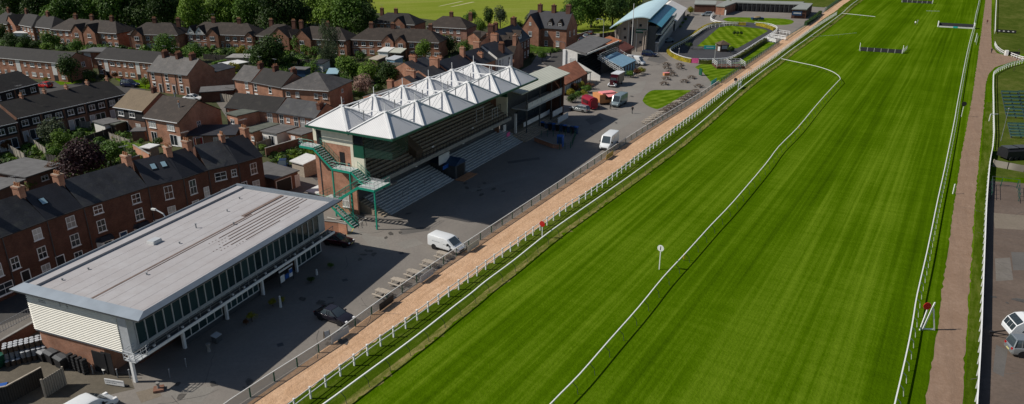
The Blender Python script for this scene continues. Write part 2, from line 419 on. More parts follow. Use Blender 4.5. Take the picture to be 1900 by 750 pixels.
sky.sun_elevation = SUN_EL; sky.sun_rotation = R(-90) ; sky.air_density = 1.0; sky.dust_density = .6
W.node_tree.links.new(sky.outputs[0], W.node_tree.nodes['Background'].inputs[0])
W.node_tree.nodes['Background'].inputs[1].default_value = .050
S.view_settings.view_transform = 'Standard'; S.view_settings.look = 'None'; S.view_settings.gamma = 1
S.view_settings.use_curve_mapping = False; S.view_settings.exposure = .28
# ---------------------------------------------------------------- ground sheets
sheet('ground', [(-1500, -200), (1500, -200), (1500, 1800), (-1500, 1800)], 0, 'garden')
SAND_R = [(402, 850), (537, 750), (640, 674), (716, 619), (760, 590), (801, 565), (890, 503), (980, 437), (1065, 375), (1220, 260), (1340, 170), (1420, 117.5), (1486, 68), (1524, 38), (1551.5, 20), (1578, 0), (1660, -52), (1760, -110)]
SAND_L = [(305, 850), (458, 750), (613, 638.6), (662, 603), (703, 575), (738, 552), (814, 500), (870, 461), (1000, 374), (1127, 290), (1200, 243), (1290, 188), (1335, 155), (1420, 97), (1460, 68), (1501, 44), (1531, 22), (1564, 0), (1650, -52), (1755, -110)]
sr = smoothpath(pxs(SAND_R), 4); sL = smoothpath(pxs(SAND_L), 4)
sheet('turf', sr + pxs([(2500, -110), (2500, 850)]), .008, 'turf')
sheet('sand_track', sL + list(reversed([sr[0]] + ragged(sr[1:-8], .7, .10) + sr[-8:])), .014, 'sand')
# strip between the sand and the running rail
RUN = [(455, 850), (600, 750), (660, 706), (702.5, 675), (743.5, 645), (780, 617.5), (815, 590), (845, 566.5), (875, 543.5), (901.5, 521.5), (954, 482.5), (1020, 430), (1100, 374), (1190, 311), (1290, 236), (1370, 167), (1420, 128), (1440, 114), (1470, 91), (1503, 68), (1562, 25), (1592, 0), (1670, -50)]
runp = smoothpath(pxs(RUN, 1.2), 4)
off = []
for i, q in enumerate(runp):
    d = (runp[min(i + 1, len(runp) - 1)] - runp[max(i - 1, 0)]).normalized(); off.append(q + Vector((d.y, -d.x)) * .95)
off2 = []
for i, q in enumerate(runp):
    d = (runp[min(i + 1, len(runp) - 1)] - runp[max(i - 1, 0)]).normalized(); off2.append(q + Vector((d.y, -d.x)) * .05)
sheet('grass_verge', sr[:-8] + list(reversed(off2)), .012, 'verge')
sheet('worn_fringe', off2 + list(reversed(ragged(off, .6, .16, 3))), .016, 'fringe')
sheet('asphalt', [Vector(p) for p in sL[:-12]] + pxs([(1535, 14), (1500, -4), (1330, -8), (1262, -8), (1180, 20), (1120, 50), (1010, 82), (985, 120), (930, 150), (560, 325), (440, 335), (200, 470), (0, 575), (-350, 730), (-350, 850)]), .006, 'asphalt')
sheet('yard', pxs([(-300, 770), (-300, 700), (0, 640), (66, 608), (176, 690), (240, 694), (250, 722), (120, 752), (60, 860)]), .010, 'yard')
DL = [(1700, 850), (1717, 750), (1742, 598), (1747.5, 540), (1760, 463), (1771.5, 370), (1784, 286), (1804, 180), (1814.6, 106), (1822, 51), (1828.5, 0), (1838, -60), (1845, -110)]
DR = [(1772, 850), (1786, 750), (1798, 540), (1809.5, 370), (1812, 345), (1827, 180), (1829, 155), (1834, 138), (1846, 125), (1880, 114), (1960, 100), (1960, 92), (1900, 106), (1870, 104), (1850, 99), (1840, 88), (1839, 60), (1840, 0), (1846, -60), (1849, -110)]
sheet('dirt_path', ragged(pxs(DL), .9, .045, 4) + list(reversed(ragged(pxs(DR), .9, .045, 5))), .016, 'dirt')
sheet('grass_bank', pxs([(1776, 850), (1789, 750), (1801, 540), (1812, 370), (1815, 345), (1830, 190), (1845, 190), (1843, 269), (1832, 357), (1824, 540), (1814, 730), (1806, 850)]), .012, 'verge')
sheet('grass_field', pxs([(1846, 330), (1847, 190), (1847, 140), (1870, 124), (2100, 80), (2300, 330)]), .012, 'rough_grass')
sheet('grass_paddock', pxs([(1845, 95), (1842, 60), (1848, -40), (2200, -40), (2300, 70), (1960, 88), (1880, 104)]), .012, 'rough_grass')
sheet('tarmac', pxs([(1800, 850), (1814, 730), (1826, 540), (1832, 376), (1837, 336), (1960, 345), (2300, 380), (2300, 850)]), .014, 'tarmac_right')
sheet('ring_walkway', smoothpath(pxs([(1244, 94), (1250, 100), (1268, 107), (1292, 111), (1330, 112), (1362, 104), (1400, 82), (1432, 62), (1438, 54), (1425, 46), (1390, 42), (1335, 43), (1310, 50), (1270, 75), (1250, 87), (1244, 94)]), 3)[:-1], .012, 'ring_tarmac')
sheet('ring_lawn', pxs([(1293, 86), (1334, 51), (1345, 48.5), (1358, 47.5), (1418, 54), (1425, 58), (1368, 90), (1345, 88)]), .018, 'ring_lawn_turf')
sheet('lawn', pxs([(1289, 125), (1302, 118), (1368, 116), (1385, 105), (1421, 77), (1440, 80), (1337, 152), (1319, 152), (1303, 133)]), .016, 'lawn')
sheet('lawn', smoothpath(pxs([(1192, 187), (1198, 176), (1210, 168), (1230, 167), (1279, 167.5), (1276, 172), (1228, 200), (1212, 201), (1198, 194), (1192, 187)]), 3)[:-1], .016, 'lawn')
sheet('lawn', smoothpath(pxs([(1340, 36), (1348, 33), (1361, 32), (1400, 33), (1455, 35), (1473, 40), (1462, 46), (1430, 46), (1383, 41), (1355, 41), (1340, 36)]), 3)[:-1], .016, 'lawn')
sheet('field', pxs([(560, 45), (700, 24), (1000, 62), (1135, 62), (1190, 10), (1200, -40), (1100, -100), (300, -100)]), .008, 'cricket')
sheet('field', pxs([(1290, -2), (1530, 14), (1560, -2), (1650, -60), (1250, -60), (1262, -8)]), .010, 'rough_grass')
for a in ([(812, 12), (818, 11.5), (861, 2.5), (855, 2.5)], [(834, 13), (841, 12.5), (882, 3.8), (875, 3.8)]):
    sheet('wicket_strip', pxs(a), .02, 'wicket')
sheet('wicket_strip', pxs([(884, 18.5), (889, 18), (941, 5), (937, 5)]), .02, 'cricket')
sheet('road', pxs([(-300, 720), (0, 606), (57, 584), (450, 395), (600, 330), (575, 322), (440, 345), (0, 540), (-300, 640)]), .012, 'road')
sheet('pavement', pxs([(-200, 700), (0, 606), (57, 584), (80, 574), (80, 600), (62, 612), (0, 636), (-200, 730)]), .10, 'pavement')
sheet('road', pxs([(1000, 92), (1040, 86), (1052, 96), (1049, 128), (1020, 128), (1006, 115), (1027, 106)]), .012, 'road')
sheet('road', pxs([(1150, 90), (1140, 60), (1080, 75), (1050, 92), (1060, 105)]), .014, 'road')
sheet('road', pxs([(62, 178), (76, 150), (155, 152), (270, 166), (250, 178), (140, 170)]), .008, 'road')
sheet('lawn', pxs([(95, 147), (150, 144), (152, 154), (112, 158)]), .016, 'lawn')
sheet('lawn', pxs([(212, 145), (284, 150), (276, 166), (255, 163), (258, 154), (222, 152)]), .016, 'lawn')
sheet('lawn', pxs([(4, 296), (20, 288), (34, 294), (12, 303)]), .016, 'lawn')
sheet('lawn', pxs([(250, 290), (256, 280), (275, 295), (262, 302)]), .016, 'lawn')
sheet('lawn', pxs([(420, 122), (500, 128), (490, 142), (440, 138), (395, 118)]), .016, 'rough_grass')
sheet('lawn', pxs([(520, 290), (580, 270), (585, 290), (560, 300)]), .016, 'rough_grass')
sheet('paving', pxs([(470, 345), (520, 300), (560, 315), (600, 345), (560, 360)]), .018, 'pavement')
sheet('paving', pxs([(440, 225), (430, 190), (410, 168), (385, 165), (395, 180), (425, 225)]), .018, 'pavement')
# stains, patches and painted marks on the asphalt
def lm(name, pts, w, mat, z=.022):
    q = pxs(pts); mb = MB()
    for a, b in zip(q, q[1:]):
        d = (b - a).normalized(); s = Vector((d.y, -d.x)) * w / 2
        mb.face([(a.x - s.x, a.y - s.y, z), (a.x + s.x, a.y + s.y, z), (b.x + s.x, b.y + s.y, z), (b.x - s.x, b.y - s.y, z)])
        z += .002
    return mb.build(name, mat)
bay = thing('parking_marking', 'white painted disabled bay lines on the asphalt beside the clubhouse', 'road marking', P(660, 405))
mb = MB(); z = .022
for a, b in (((607, 403), (661.5, 417)), ((661.5, 417), (680, 405.5)), ((680, 405.5), (655, 397))):
    a = P2(*a) - P2(660, 405); b = P2(*b) - P2(660, 405); d = (b - a).normalized(); s = Vector((d.y, -d.x)) * .06
    mb.face([(*(a - s), z), (*(a + s), z), (*(b + s), z), (*(b - s), z)]); z += .002
mb.build('bay_line', 'marking', bay)
mb = MB(); c = P2(656, 405) - P2(660, 405)
for i in range(10):
    a0, a1 = R(-60 + 30 * i), R(-60 + 30 * (i + 1))
    mb.face([(c.x + r * math.cos(t), c.y + r * math.sin(t), .03) for r, t in ((.62, a0), (.8, a0), (.8, a1), (.62, a1))])
mb.box(c.x - .1, c.x + .1, c.y + .1, c.y + 1.1, .026, .034); mb.box(c.x - .75, c.x - .1, c.y + .35, c.y + .5, .026, .034)
mb.build('wheelchair_symbol', 'marking', bay)
tag(lm('yellow_line', [(640, 437), (651, 433), (656, 424)], .12, 'marking_yellow'), 'worn yellow line painted beside the low brick wall', 'road marking')
for i, (pl, mt) in enumerate((([(668, 436), (716, 441), (726, 470), (690, 462)], 'patch_pale'), ([(735, 452), (770, 442), (786, 452), (752, 463)], 'patch_pale'), ([(742, 425), (800, 420), (796, 428), (745, 436)], 'patch_dark'), ([(612, 413), (640, 420), (690, 436), (660, 440), (625, 425)], 'patch_pale'),
    ([(300, 736), (330, 712), (400, 720), (372, 748)], 'patch_pale'), ([(252, 728), (292, 718), (300, 735), (262, 748)], 'patch_brown'), ([(870, 352), (980, 322), (984, 326), (876, 357)], 'patch_pale'), ([(940, 300), (1000, 292), (1002, 296), (944, 304)], 'patch_dark'),
    ([(1110, 232), (1180, 205), (1200, 212), (1140, 246)], 'patch_pale'), ([(1085, 222), (1110, 214), (1120, 222), (1096, 232)], 'patch_dark'), ([(1150, 155), (1200, 150), (1190, 172), (1160, 180)], 'patch_pale'), ([(1215, 92), (1240, 112), (1225, 118), (1200, 112)], 'patch_dark'), ([(1225, 30), (1290, 34), (1280, 50), (1230, 55)], 'patch_pale'))):
    sheet('asphalt_patch', pxs(pl), .0085 + .0004 * i, mt)
for i, (pl, mt) in enumerate((([(1846, 480), (1874, 478), (1880, 520), (1848, 522)], 'pavement'), ([(1876, 468), (1960, 470), (1960, 500), (1880, 502)], 'patch_dark'), ([(1842, 395), (1900, 400), (1960, 410), (1960, 430), (1846, 424)], 'patch_brown'), ([(1848, 640), (1870, 650), (1862, 700), (1842, 690)], 'patch_dark'))):
    sheet('tarmac_patch', pxs(pl), .017 + .0004 * i, mt)
crk = random.Random(5)
cm = MB()
for k in range(22):
    if k < 15: x, y = crk.choice(((690, 440), (760, 440), (660, 480), (700, 560), (600, 660), (420, 715), (330, 725), (1050, 240), (1130, 235), (1180, 190))); x += crk.uniform(-40, 40); y += crk.uniform(-14, 14); mt = 0
    else: x, y = 1850 + crk.random() * 45, 400 + crk.random() * 300
    q = P2(x, y); ang = crk.uniform(0, 6.28)
    for s in range(crk.randint(3, 7)):
        n2 = q + Vector((math.cos(ang), math.sin(ang))) * crk.uniform(.5, 1.3); dd = (n2 - q).normalized(); w = Vector((dd.y, -dd.x)) * crk.uniform(.01, .03)
        cm.face([(*(q - w), .0235 + .0001 * k), (*(n2 - w), .0235 + .0001 * k), (*(n2 + w), .0235 + .0001 * k), (*(q + w), .0235 + .0001 * k)]); q = n2; ang += crk.uniform(-.5, .5)
st_ = MB()
for k in range(60):
    x, y = crk.choice(((690, 430), (760, 435), (660, 415), (705, 470), (620, 640), (430, 715), (340, 725), (1080, 235), (1150, 220), (1190, 180), (1200, 130), (1250, 130), (1870, 430), (1870, 560), (1860, 690), (740, 400), (600, 560), (900, 350))); q = P2(x + crk.uniform(-45, 45), y + crk.uniform(-12, 12)); R0 = crk.uniform(.12, .5); an = crk.uniform(0, 3.1); el = crk.uniform(1, 2.6)
    pt_ = []
    for i in range(10):
        t_ = i * .6283; rr_ = R0 * crk.uniform(.6, 1.1); u_, v_ = rr_ * el * math.cos(t_), rr_ * math.sin(t_); pt_.append((q.x + u_ * math.cos(an) - v_ * math.sin(an), q.y + u_ * math.sin(an) + v_ * math.cos(an), .0262 + .0001 * k))
    st_.face(pt_)
tag(st_.build('oil_stains', 'stain'), None, None, kind='structure')
tag(cm.build('cracks', 'patch_dark'), None, None, kind='structure')
for i, (x, y, lab) in enumerate(((700, 420, 'square drain cover on the asphalt near the staircase'), (745, 470, 'drain cover on the asphalt left of the white van'), (640, 520, 'drain cover in the clubhouse shadow'), (520, 640, 'drain cover on the asphalt by the sunlit shadow edge'), (1100, 245, 'drain cover between bins and second white van'))):
    m = MB(); m.box(-.3, .3, -.3, .3, 0, .03); o = m.build('drain_cover', 'grey_dark', loc=(P2(x, y).x, P2(x, y).y, .004), rot=.5); tag(o, lab, 'drain cover')
# ---------------------------------------------------------------- rails and fences
def rail_fence(name, label, cat, path, top, spacing, postmesh, railfn, railmat, extra=None, group=None, limit=100, zpost=0, flip=1):
    o0 = path[0]; t = thing(name, label, cat, (o0.x, o0.y, 0), 0, group)
    mb = MB(); railfn(mb, [Vector((q.x - o0.x, q.y - o0.y, 0)) for q in path]); mb.build('rail', railmat, t)
    ps = walk(path, spacing, spacing * .4); ps.sort(key=lambda q: q[0].length)
    me, pm = postmesh
    for q, d in ps[:limit]:
        inst(me, 'post', t, (q.x - o0.x, q.y - o0.y, zpost), math.atan2(d.y, d.x))
    if ps[limit:]:
        mb = MB(); vs = [v.co.copy() for v in me.vertices]; fs = [tuple(p.vertices) for p in me.polygons]
        for q, d in ps[limit:]:
            M = Matrix.Translation((q.x - o0.x, q.y - o0.y, zpost)) @ Matrix.Rotation(math.atan2(d.y, d.x), 4, 'Z')
            mb.raw([M @ v for v in vs], fs)
        tag(mb.build('post', pm, t), None, None, kind='stuff')
    return t
def simple_rail(z, w, h, lines=(0,)):
    def f(mb, pts):
        for zz in (z,) + tuple(x for x in lines if x):
            for a, b in zip(pts, pts[1:]): mb.beam((a.x, a.y, zz), (b.x, b.y, zz), w, h)
    return f
# posts
mb = MB(); mb.box(-.07, .07, -.07, .07, 0, 1.28); mb.box(-.09, .09, -.09, .09, 1.28, 1.33); POST_W = (mb.mesh('thick_post', 'white'), 'white')
mb = MB(); mb.tube((0, -.62, 0), (0, -.50, .75), .028, 5); mb.tube((0, -.50, .75), (0, 0, 1.14), .028, 5); POST_A = (mb.mesh('angled_post', 'grey_dark'), 'grey_dark')
mb = MB(); mb.tube((0, -.55, 0), (0, -.42, .8), .035, 5); mb.tube((0, -.42, .8), (0, 0, 1.14), .035, 5); POST_AW = (mb.mesh('angled_white_post', 'offwhite'), 'offwhite')
mb = MB(); mb.box(-.06, .06, -.04, .04, 0, 1.08); POST_G = (mb.mesh('green_post', 'green_dark'), 'green_dark')
mb = MB(); mb.box(-.05, .05, -.05, .05, 0, 1.15); POST_SW = (mb.mesh('slim_white_post', 'white'), 'white')
DBL = [(440, 850), (530, 776), (640, 692), (692.5, 652.5), (739, 620), (781.5, 589), (820.5, 560), (856.5, 534), (890, 509), (924, 484), (982, 442), (1020, 415), (1055, 389), (1085, 371), (1122.5, 345), (1165, 313), (1220, 270), (1290, 217), (1360, 162), (1420, 120.5), (1465, 87), (1506, 57), (1553, 27)]
rail_fence('white_post_rail', 'white two rail fence with thick square posts along the right edge of the sand track', 'rail', smoothpath(pxs(DBL), 3), 1.2, 2.04, POST_W, simple_rail(1.17, .05, .09, (.62,)), 'white')
rail_fence('running_rail', 'white plastic running rail on thin angled posts beside the sandy verge', 'rail', runp[:-4], 1.2, 3.1, POST_A, simple_rail(1.2, .13, .11), 'white')
MID = [(930, 850), (1021, 750), (1075, 695), (1130, 632), (1185, 570), (1230, 515), (1270, 472), (1290, 450), (1320, 417), (1360, 375), (1420, 305), (1445, 272), (1480, 237), (1515, 195), (1540, 167), (1556, 150), (1559, 146), (1554, 139), (1540, 131), (1515, 123), (1485, 116.5), (1450, 109)]
rail_fence('running_rail', 'white running rail dividing the turf and hooking left at its far end', 'rail', smoothpath(pxs(MID, 1.2), 3), 1.2, 3.6, POST_A, simple_rail(1.2, .11, .10), 'white')
RGT = [(1625, 900), (1660, 750), (1671, 703), (1685, 641), (1694, 593), (1702, 545), (1721, 462.5), (1740, 370), (1754, 307), (1771.5, 220.5), (1776.6, 190), (1792, 109), (1800.6, 71), (1807, 48), (1811, 25), (1817, 0), (1829, -60)]
rail_fence('running_rail', 'white running rail between the turf and the brown dirt path', 'rail', smoothpath(pxs(RGT, 1.2), 3), 1.2, 2.4, POST_AW, simple_rail(1.2, .12, .11), 'white')
RGS = [(1801, 150), (1806, 110), (1811, 78), (1812, 62)]
rail_fence('rail_spur', 'short spare length of white rail beside the dirt path near the black fence', 'rail', pxs([(1809, 78), (1813, 62)], 1.1), 1.1, 3, POST_AW, simple_rail(1.1, .12, .11), 'white')
# apron fence: white top rail, dark green posts, wire mesh infill
APR = [(300, 850), (430, 750), (613, 632), (640, 612), (703, 566), (738, 541), (814, 489), (866, 455), (1000, 367), (1127, 284), (1200, 236.5), (1290, 182), (1334, 153)]
app = smoothpath(pxs([(a, b) for a, b in APR], 0.55), 3)
t = rail_fence('apron_fence', 'grey topped crowd fence with wire mesh between the asphalt and the sand', 'fence', app, 1.1, 2.9, POST_G, simple_rail(1.1, .09, .08), 'offwhite')
o0 = app[0]
mb = MB()
for a, b in zip(app, app[1:]):
    a = a - o0; b = b - o0; mb.face([(a.x, a.y, .06), (b.x, b.y, .06), (b.x, b.y, 1.04), (a.x, a.y, 1.04)])
mb.build('mesh_panel', 'mesh_grey', t)
def panel_on(path, px0, px1, name, label, cat, mat, z0=.12, z1=1.0, off=.08, txt=None):
    a = P2(*px0, .5); b = P2(*px1, .5); m = (a + b) / 2; d = b - a; L = d.length
    o = MB(); o.box(-L / 2, L / 2, -.02, .02, z0, z1)
    ob = o.build(name, mat, loc=(m.x, m.y, 0), rot=math.atan2(d.y, d.x)); n = Vector((d.y, -d.x)).normalized() * off
    ob.location.x += n.x; ob.location.y += n.y; return tag(ob, label, cat)
panel_on(app, (614, 632), (646, 611), 'advertising_board', 'blank pale grey board on the apron fence below the black car', 'board', 'grey_light')
panel_on(app, (703, 572), (729, 553), 'advertising_board', 'dark board on the apron fence below the nearest picnic table', 'board', 'black')
panel_on(app, (779, 520), (803, 503), 'advertising_board', 'pale board on the apron fence right of the middle picnic tables', 'board', 'grey_light')
panel_on(app, (867, 463), (888, 449), 'advertising_board', 'faded yellow board on the apron fence at the white van', 'board', 'sheet_pale')
panel_on(app, (1124, 293), (1137, 284), 'advertising_board', 'small yellow board on the apron fence below the second white van', 'board', 'marking_yellow')
tag(panel_on(app, (1319, 156), (1329, 150), 'fence_cover', 'turquoise cover draped on the apron fence end by the lawn corner', 'cover', 'teal', .1, 1.25), None, None)
gp = smoothpath(pxs([(1337, 152), (1372, 128), (1420, 96), (1447, 78)], 0.5), 3)
mb = MB(); mb.box(-.05, .05, -.05, .05, 0, 1.3); POST_GR = (mb.mesh('green_steel_post', 'green_dark'), 'green_dark')
t = rail_fence('green_fence', 'green steel railing between the lawn and the far sand track', 'fence', gp, 1.2, 2.5, POST_GR, simple_rail(1.25, .08, .08, (.15,)), 'green_dark')
mb = MB()
for a, b in zip(gp, gp[1:]):
    a = a - gp[0]; b = b - gp[0]; mb.face([(a.x, a.y, .1), (b.x, b.y, .1), (b.x, b.y, 1.2), (a.x, a.y, 1.2)])
mb.build('bar_panel', 'mesh_dark', t)
gp2 = pxs([(1459, 72), (1497, 46), (1522, 30)], .5)
t = rail_fence('green_fence', 'green steel railing in front of the dark hedge by the stable block', 'fence', gp2, 1.2, 2.5, POST_GR, simple_rail(1.25, .08, .08, (.15,)), 'green_dark')
gp3 = pxs([(1530, 20), (1545, 8), (1560, -4)], .5)
t = rail_fence('green_fence', 'farthest green steel railing beside the top of the sand track', 'fence', gp3, 1.2, 2.5, POST_GR, simple_rail(1.25, .08, .08, (.15, .7)), 'green_dark')
# right boundary: white rail with dark boarding behind
RB = [(1806, 850), (1815, 720), (1821, 616), (1824, 540), (1829, 421), (1831.5, 370), (1837, 302), (1843, 269)]
rb = smoothpath(pxs(RB, 1.2), 3)
t = rail_fence('boundary_fence', 'tall white topped fence with dark boarding between the bank and the right hand tarmac', 'fence', rb, 1.2, 2.4, POST_SW, simple_rail(1.2, .12, .12), 'white')
mb = MB()
for a, b in zip(rb, rb[1:]):
    a = a - rb[0]; b = b - rb[0]; d = (b - a).normalized(); s = Vector((d.y, -d.x)) * .12
    mb.beam((a.x + s.x, a.y + s.y, .55), (b.x + s.x, b.y + s.y, .55), .05, 1.08)
mb.build('boarding', 'boards_black', t)
RB2 = [(1843, 269), (1845, 243), (1844.5, 218), (1844, 180), (1843.5, 160), (1844, 134), (1847, 131), (1852.6, 127), (1870, 119), (1899.5, 110.5), (1960, 96)]
rail_fence('paddock_rail', 'white two rail fence curving right along the dirt path junction', 'fence', pxs(RB2, 1.1), 1.1, 1.9, POST_SW, simple_rail(1.15, .10, .12, (.65,)), 'white')
rail_fence('paddock_rail', 'white curved rail fence on the far side of the dirt path junction', 'fence', smoothpath(pxs([(1846, 78), (1850, 86), (1858, 93), (1866, 97)], 1.0), 3), 1.1, 1.5, POST_SW, simple_rail(1.15, .10, .16, (.6,)), 'white')
rail_fence('paddock_rail', 'white rail fence right of the dark gate at the path junction', 'fence', pxs([(1876, 99), (1896, 106), (1930, 112)], 1.0), 1.1, 1.5, POST_SW, simple_rail(1.15, .10, .16, (.6,)), 'white')
rail_fence('paddock_rail', 'straight white rail running away from the black advertising board', 'fence', pxs([(1846.5, 58), (1847.5, 30), (1849, 0), (1853, -60)], 1.0), 1.1, 3, POST_SW, simple_rail(1.15, .14, .2), 'white')
rail_fence('crossing_rail', 'white rail with a red end crossing the far turf from the sand track', 'rail', pxs([(1562, 24.5), (1624, 31)], 1.2), 1.2, 3.5, POST_A, simple_rail(1.2, .13, .12), 'white')
rail_fence('crossing_rail', 'short lone white rail on the far turf left of the black fence', 'rail', pxs([(1719, 20.3), (1743, 20.8)], 1.2), 1.2, 5, POST_A, simple_rail(1.2, .10, .10), 'white')
rail_fence('boundary_tape', 'thin slack white tape crossing the turf before the hurdle', 'tape', pxs([(1503, 68), (1545, 65.5), (1590, 61)], 1.1), 1.1, 30, POST_A, simple_rail(1.1, .05, .05), 'white')
# ---------------------------------------------------------------- windows and doors
WM = {}
def win_mesh(w, h, style='cas', fr='white'):
    k = (round(w, 2), round(h, 2), style, fr)
    if k not in WM:
        m = MB(); t = .07; y0, y1 = -.06, -.004
        m.box(-w / 2, w / 2, y0, y1, 0, t); m.box(-w / 2, w / 2, y0, y1, h - t, h)
        m.box(-w / 2, -w / 2 + t, y0, y1, t, h - t); m.box(w / 2 - t, w / 2, y0, y1, t, h - t)
        if style == 'cas':
            n = 2 if w < 1.7 else 3
            for i in range(1, n): m.box(-w / 2 + w * i / n - .035, -w / 2 + w * i / n + .035, y0, y1, t, h - t)
            m.box(-w / 2 + t, w / 2 - t, y0 + .01, y1, h * .68, h * .68 + .05)
        elif style == 'sash':
            m.box(-w / 2 + t, w / 2 - t, y0 + .004, y1, h * .5 - .04, h * .5 + .04)
            m.box(-.02, .02, y0 + .012, y1, t, h - t)
        elif style == 'lintel':
            m.box(-w / 2 + t, w / 2 - t, y0 + .004, y1, h * .5 - .04, h * .5 + .04)
            m.box(-w / 2 - .12, w / 2 + .12, -.05, -.004, h + .003, h + .32)
        elif style == 'french':
            m.box(-.05, .05, y0 + .004, y1, t, h - t)
        m.box(-w / 2 - .08, w / 2 + .08, -.13, -.004, -.09, -.002)
        p = MB(); p.box(-w / 2 + .03, w / 2 - .03, -.022, -.006, .03, h - .03)
        WM[k] = (m.mesh('window_frame', fr), p.mesh('pane', 'glass'), p.mesh('pane', 'curtain'))
    return WM[k]
def window(par, x, y, z, w, h, style='cas', rot=0, fr='white', curtain=None):
    a, b, c = win_mesh(w, h, style, fr)
    o = inst(a, 'window', par, (x, y, z), rot)
    cu = rnd.random() < .16 if curtain is None else curtain
    inst(c if cu else b, 'pane', o, (0, 0, 0)); return o
DM = {}
def door(par, x, y, z, w, h, mat='blue_dark', rot=0, frame=True):
    k = (w, h, mat, frame)
    if k not in DM:
        m = MB(); m.box(-w / 2, w / 2, -.045, -.004, 0, h, 0)
        if frame:
            m.box(-w / 2 - .1, -w / 2 - .002, -.07, -.004, 0, h + .1, 1); m.box(w / 2 + .002, w / 2 + .1, -.07, -.004, 0, h + .1, 1); m.box(-w / 2, w / 2, -.07, -.004, h + .002, h + .1, 1)
        DM[k] = m.mesh('door', [mat, 'white'])
    return inst(DM[k], 'door', par, (x, y, z), rot)
def chimney_mesh(w, d, h, mat='brick_red', pots=3):
    m = MB(); m.box(-w / 2, w / 2, -d / 2, d / 2, -1.2, h - .25, 0); m.box(-w / 2 - .07, w / 2 + .07, -d / 2 - .07, d / 2 + .07, h - .25, h, 0)
    p = MB()
    for i in range(pots):
        if d >= w: c = (0, -d / 2 + d * (i + .5) / pots)
        else: c = (-w / 2 + w * (i + .5) / pots, 0)
        p.tube((c[0], c[1], h + .002), (c[0], c[1], h + .42), .13, 7, 0, .105)
    return m.mesh('chimney', [mat]), p.mesh('chimney_pots', 'terracotta')
CHM = {}
def chimney(par, x, y, z, w=.55, d=1.1, h=1.3, mat='brick_red', pots=3):
    k = (w, d, h, mat, pots)
    if k not in CHM: CHM[k] = chimney_mesh(*k)
    o = inst(CHM[k][0], 'chimney', par, (x, y, z)); return o, CHM[k][1]
# ---------------------------------------------------------------- houses
def hip_roof(w, d, e, r, ov=.35, hl=True, hr=True, th=.14, run=None):
    m = MB(); run = run or d / 2 + ov
    x0, x1, y0, y1 = -ov, w + ov, -ov, d + ov; ym = d / 2
    a, b, c, dd = (x0, y0, e), (x1, y0, e), (x1, y1, e), (x0, y1, e)
    r0 = (x0 + (run if hl else 0), ym, r); r1 = (x1 - (run if hr else 0), ym, r)
    m.face([a, b, r1, r0]); m.face([c, dd, r0, r1])
    m.face([b, c, r1]); m.face([dd, a, r0])
    lo = [(p[0], p[1], p[2] - th) for p in (a, b, c, dd)]
    for i, (p, q) in enumerate(((a, b), (b, c), (c, dd), (dd, a))):
        j = (i + 1) % 4; m.face([p, lo[i], lo[j], q])
    m.face([lo[0], lo[3], lo[2], lo[1]]); return m
def gable_roof(w, d, e, r, ov=.25, th=.13, xo=.12, ym=None):
    """slab roof, ridge along x"""
    m = MB(); ym = d / 2 if ym is None else ym
    sl = (r - e) / ym; s2 = (r - e) / (d - ym)
    prof = [(-ov, e - ov * sl), (ym, r), (d + ov, e - ov * s2), (d + ov, e - ov * s2 + th), (ym, r + th * 1.2), (-ov, e - ov * sl + th)]
    m.prof_x(prof, -xo, w + xo); return m
def gable_wall(w, d, e, r, ym=None):
    m = MB(); ym = d / 2 if ym is None else ym
    m.prof_x([(0, 0), (0, e), (ym, r - .02), (d, e), (d, 0)], 0, w); return m
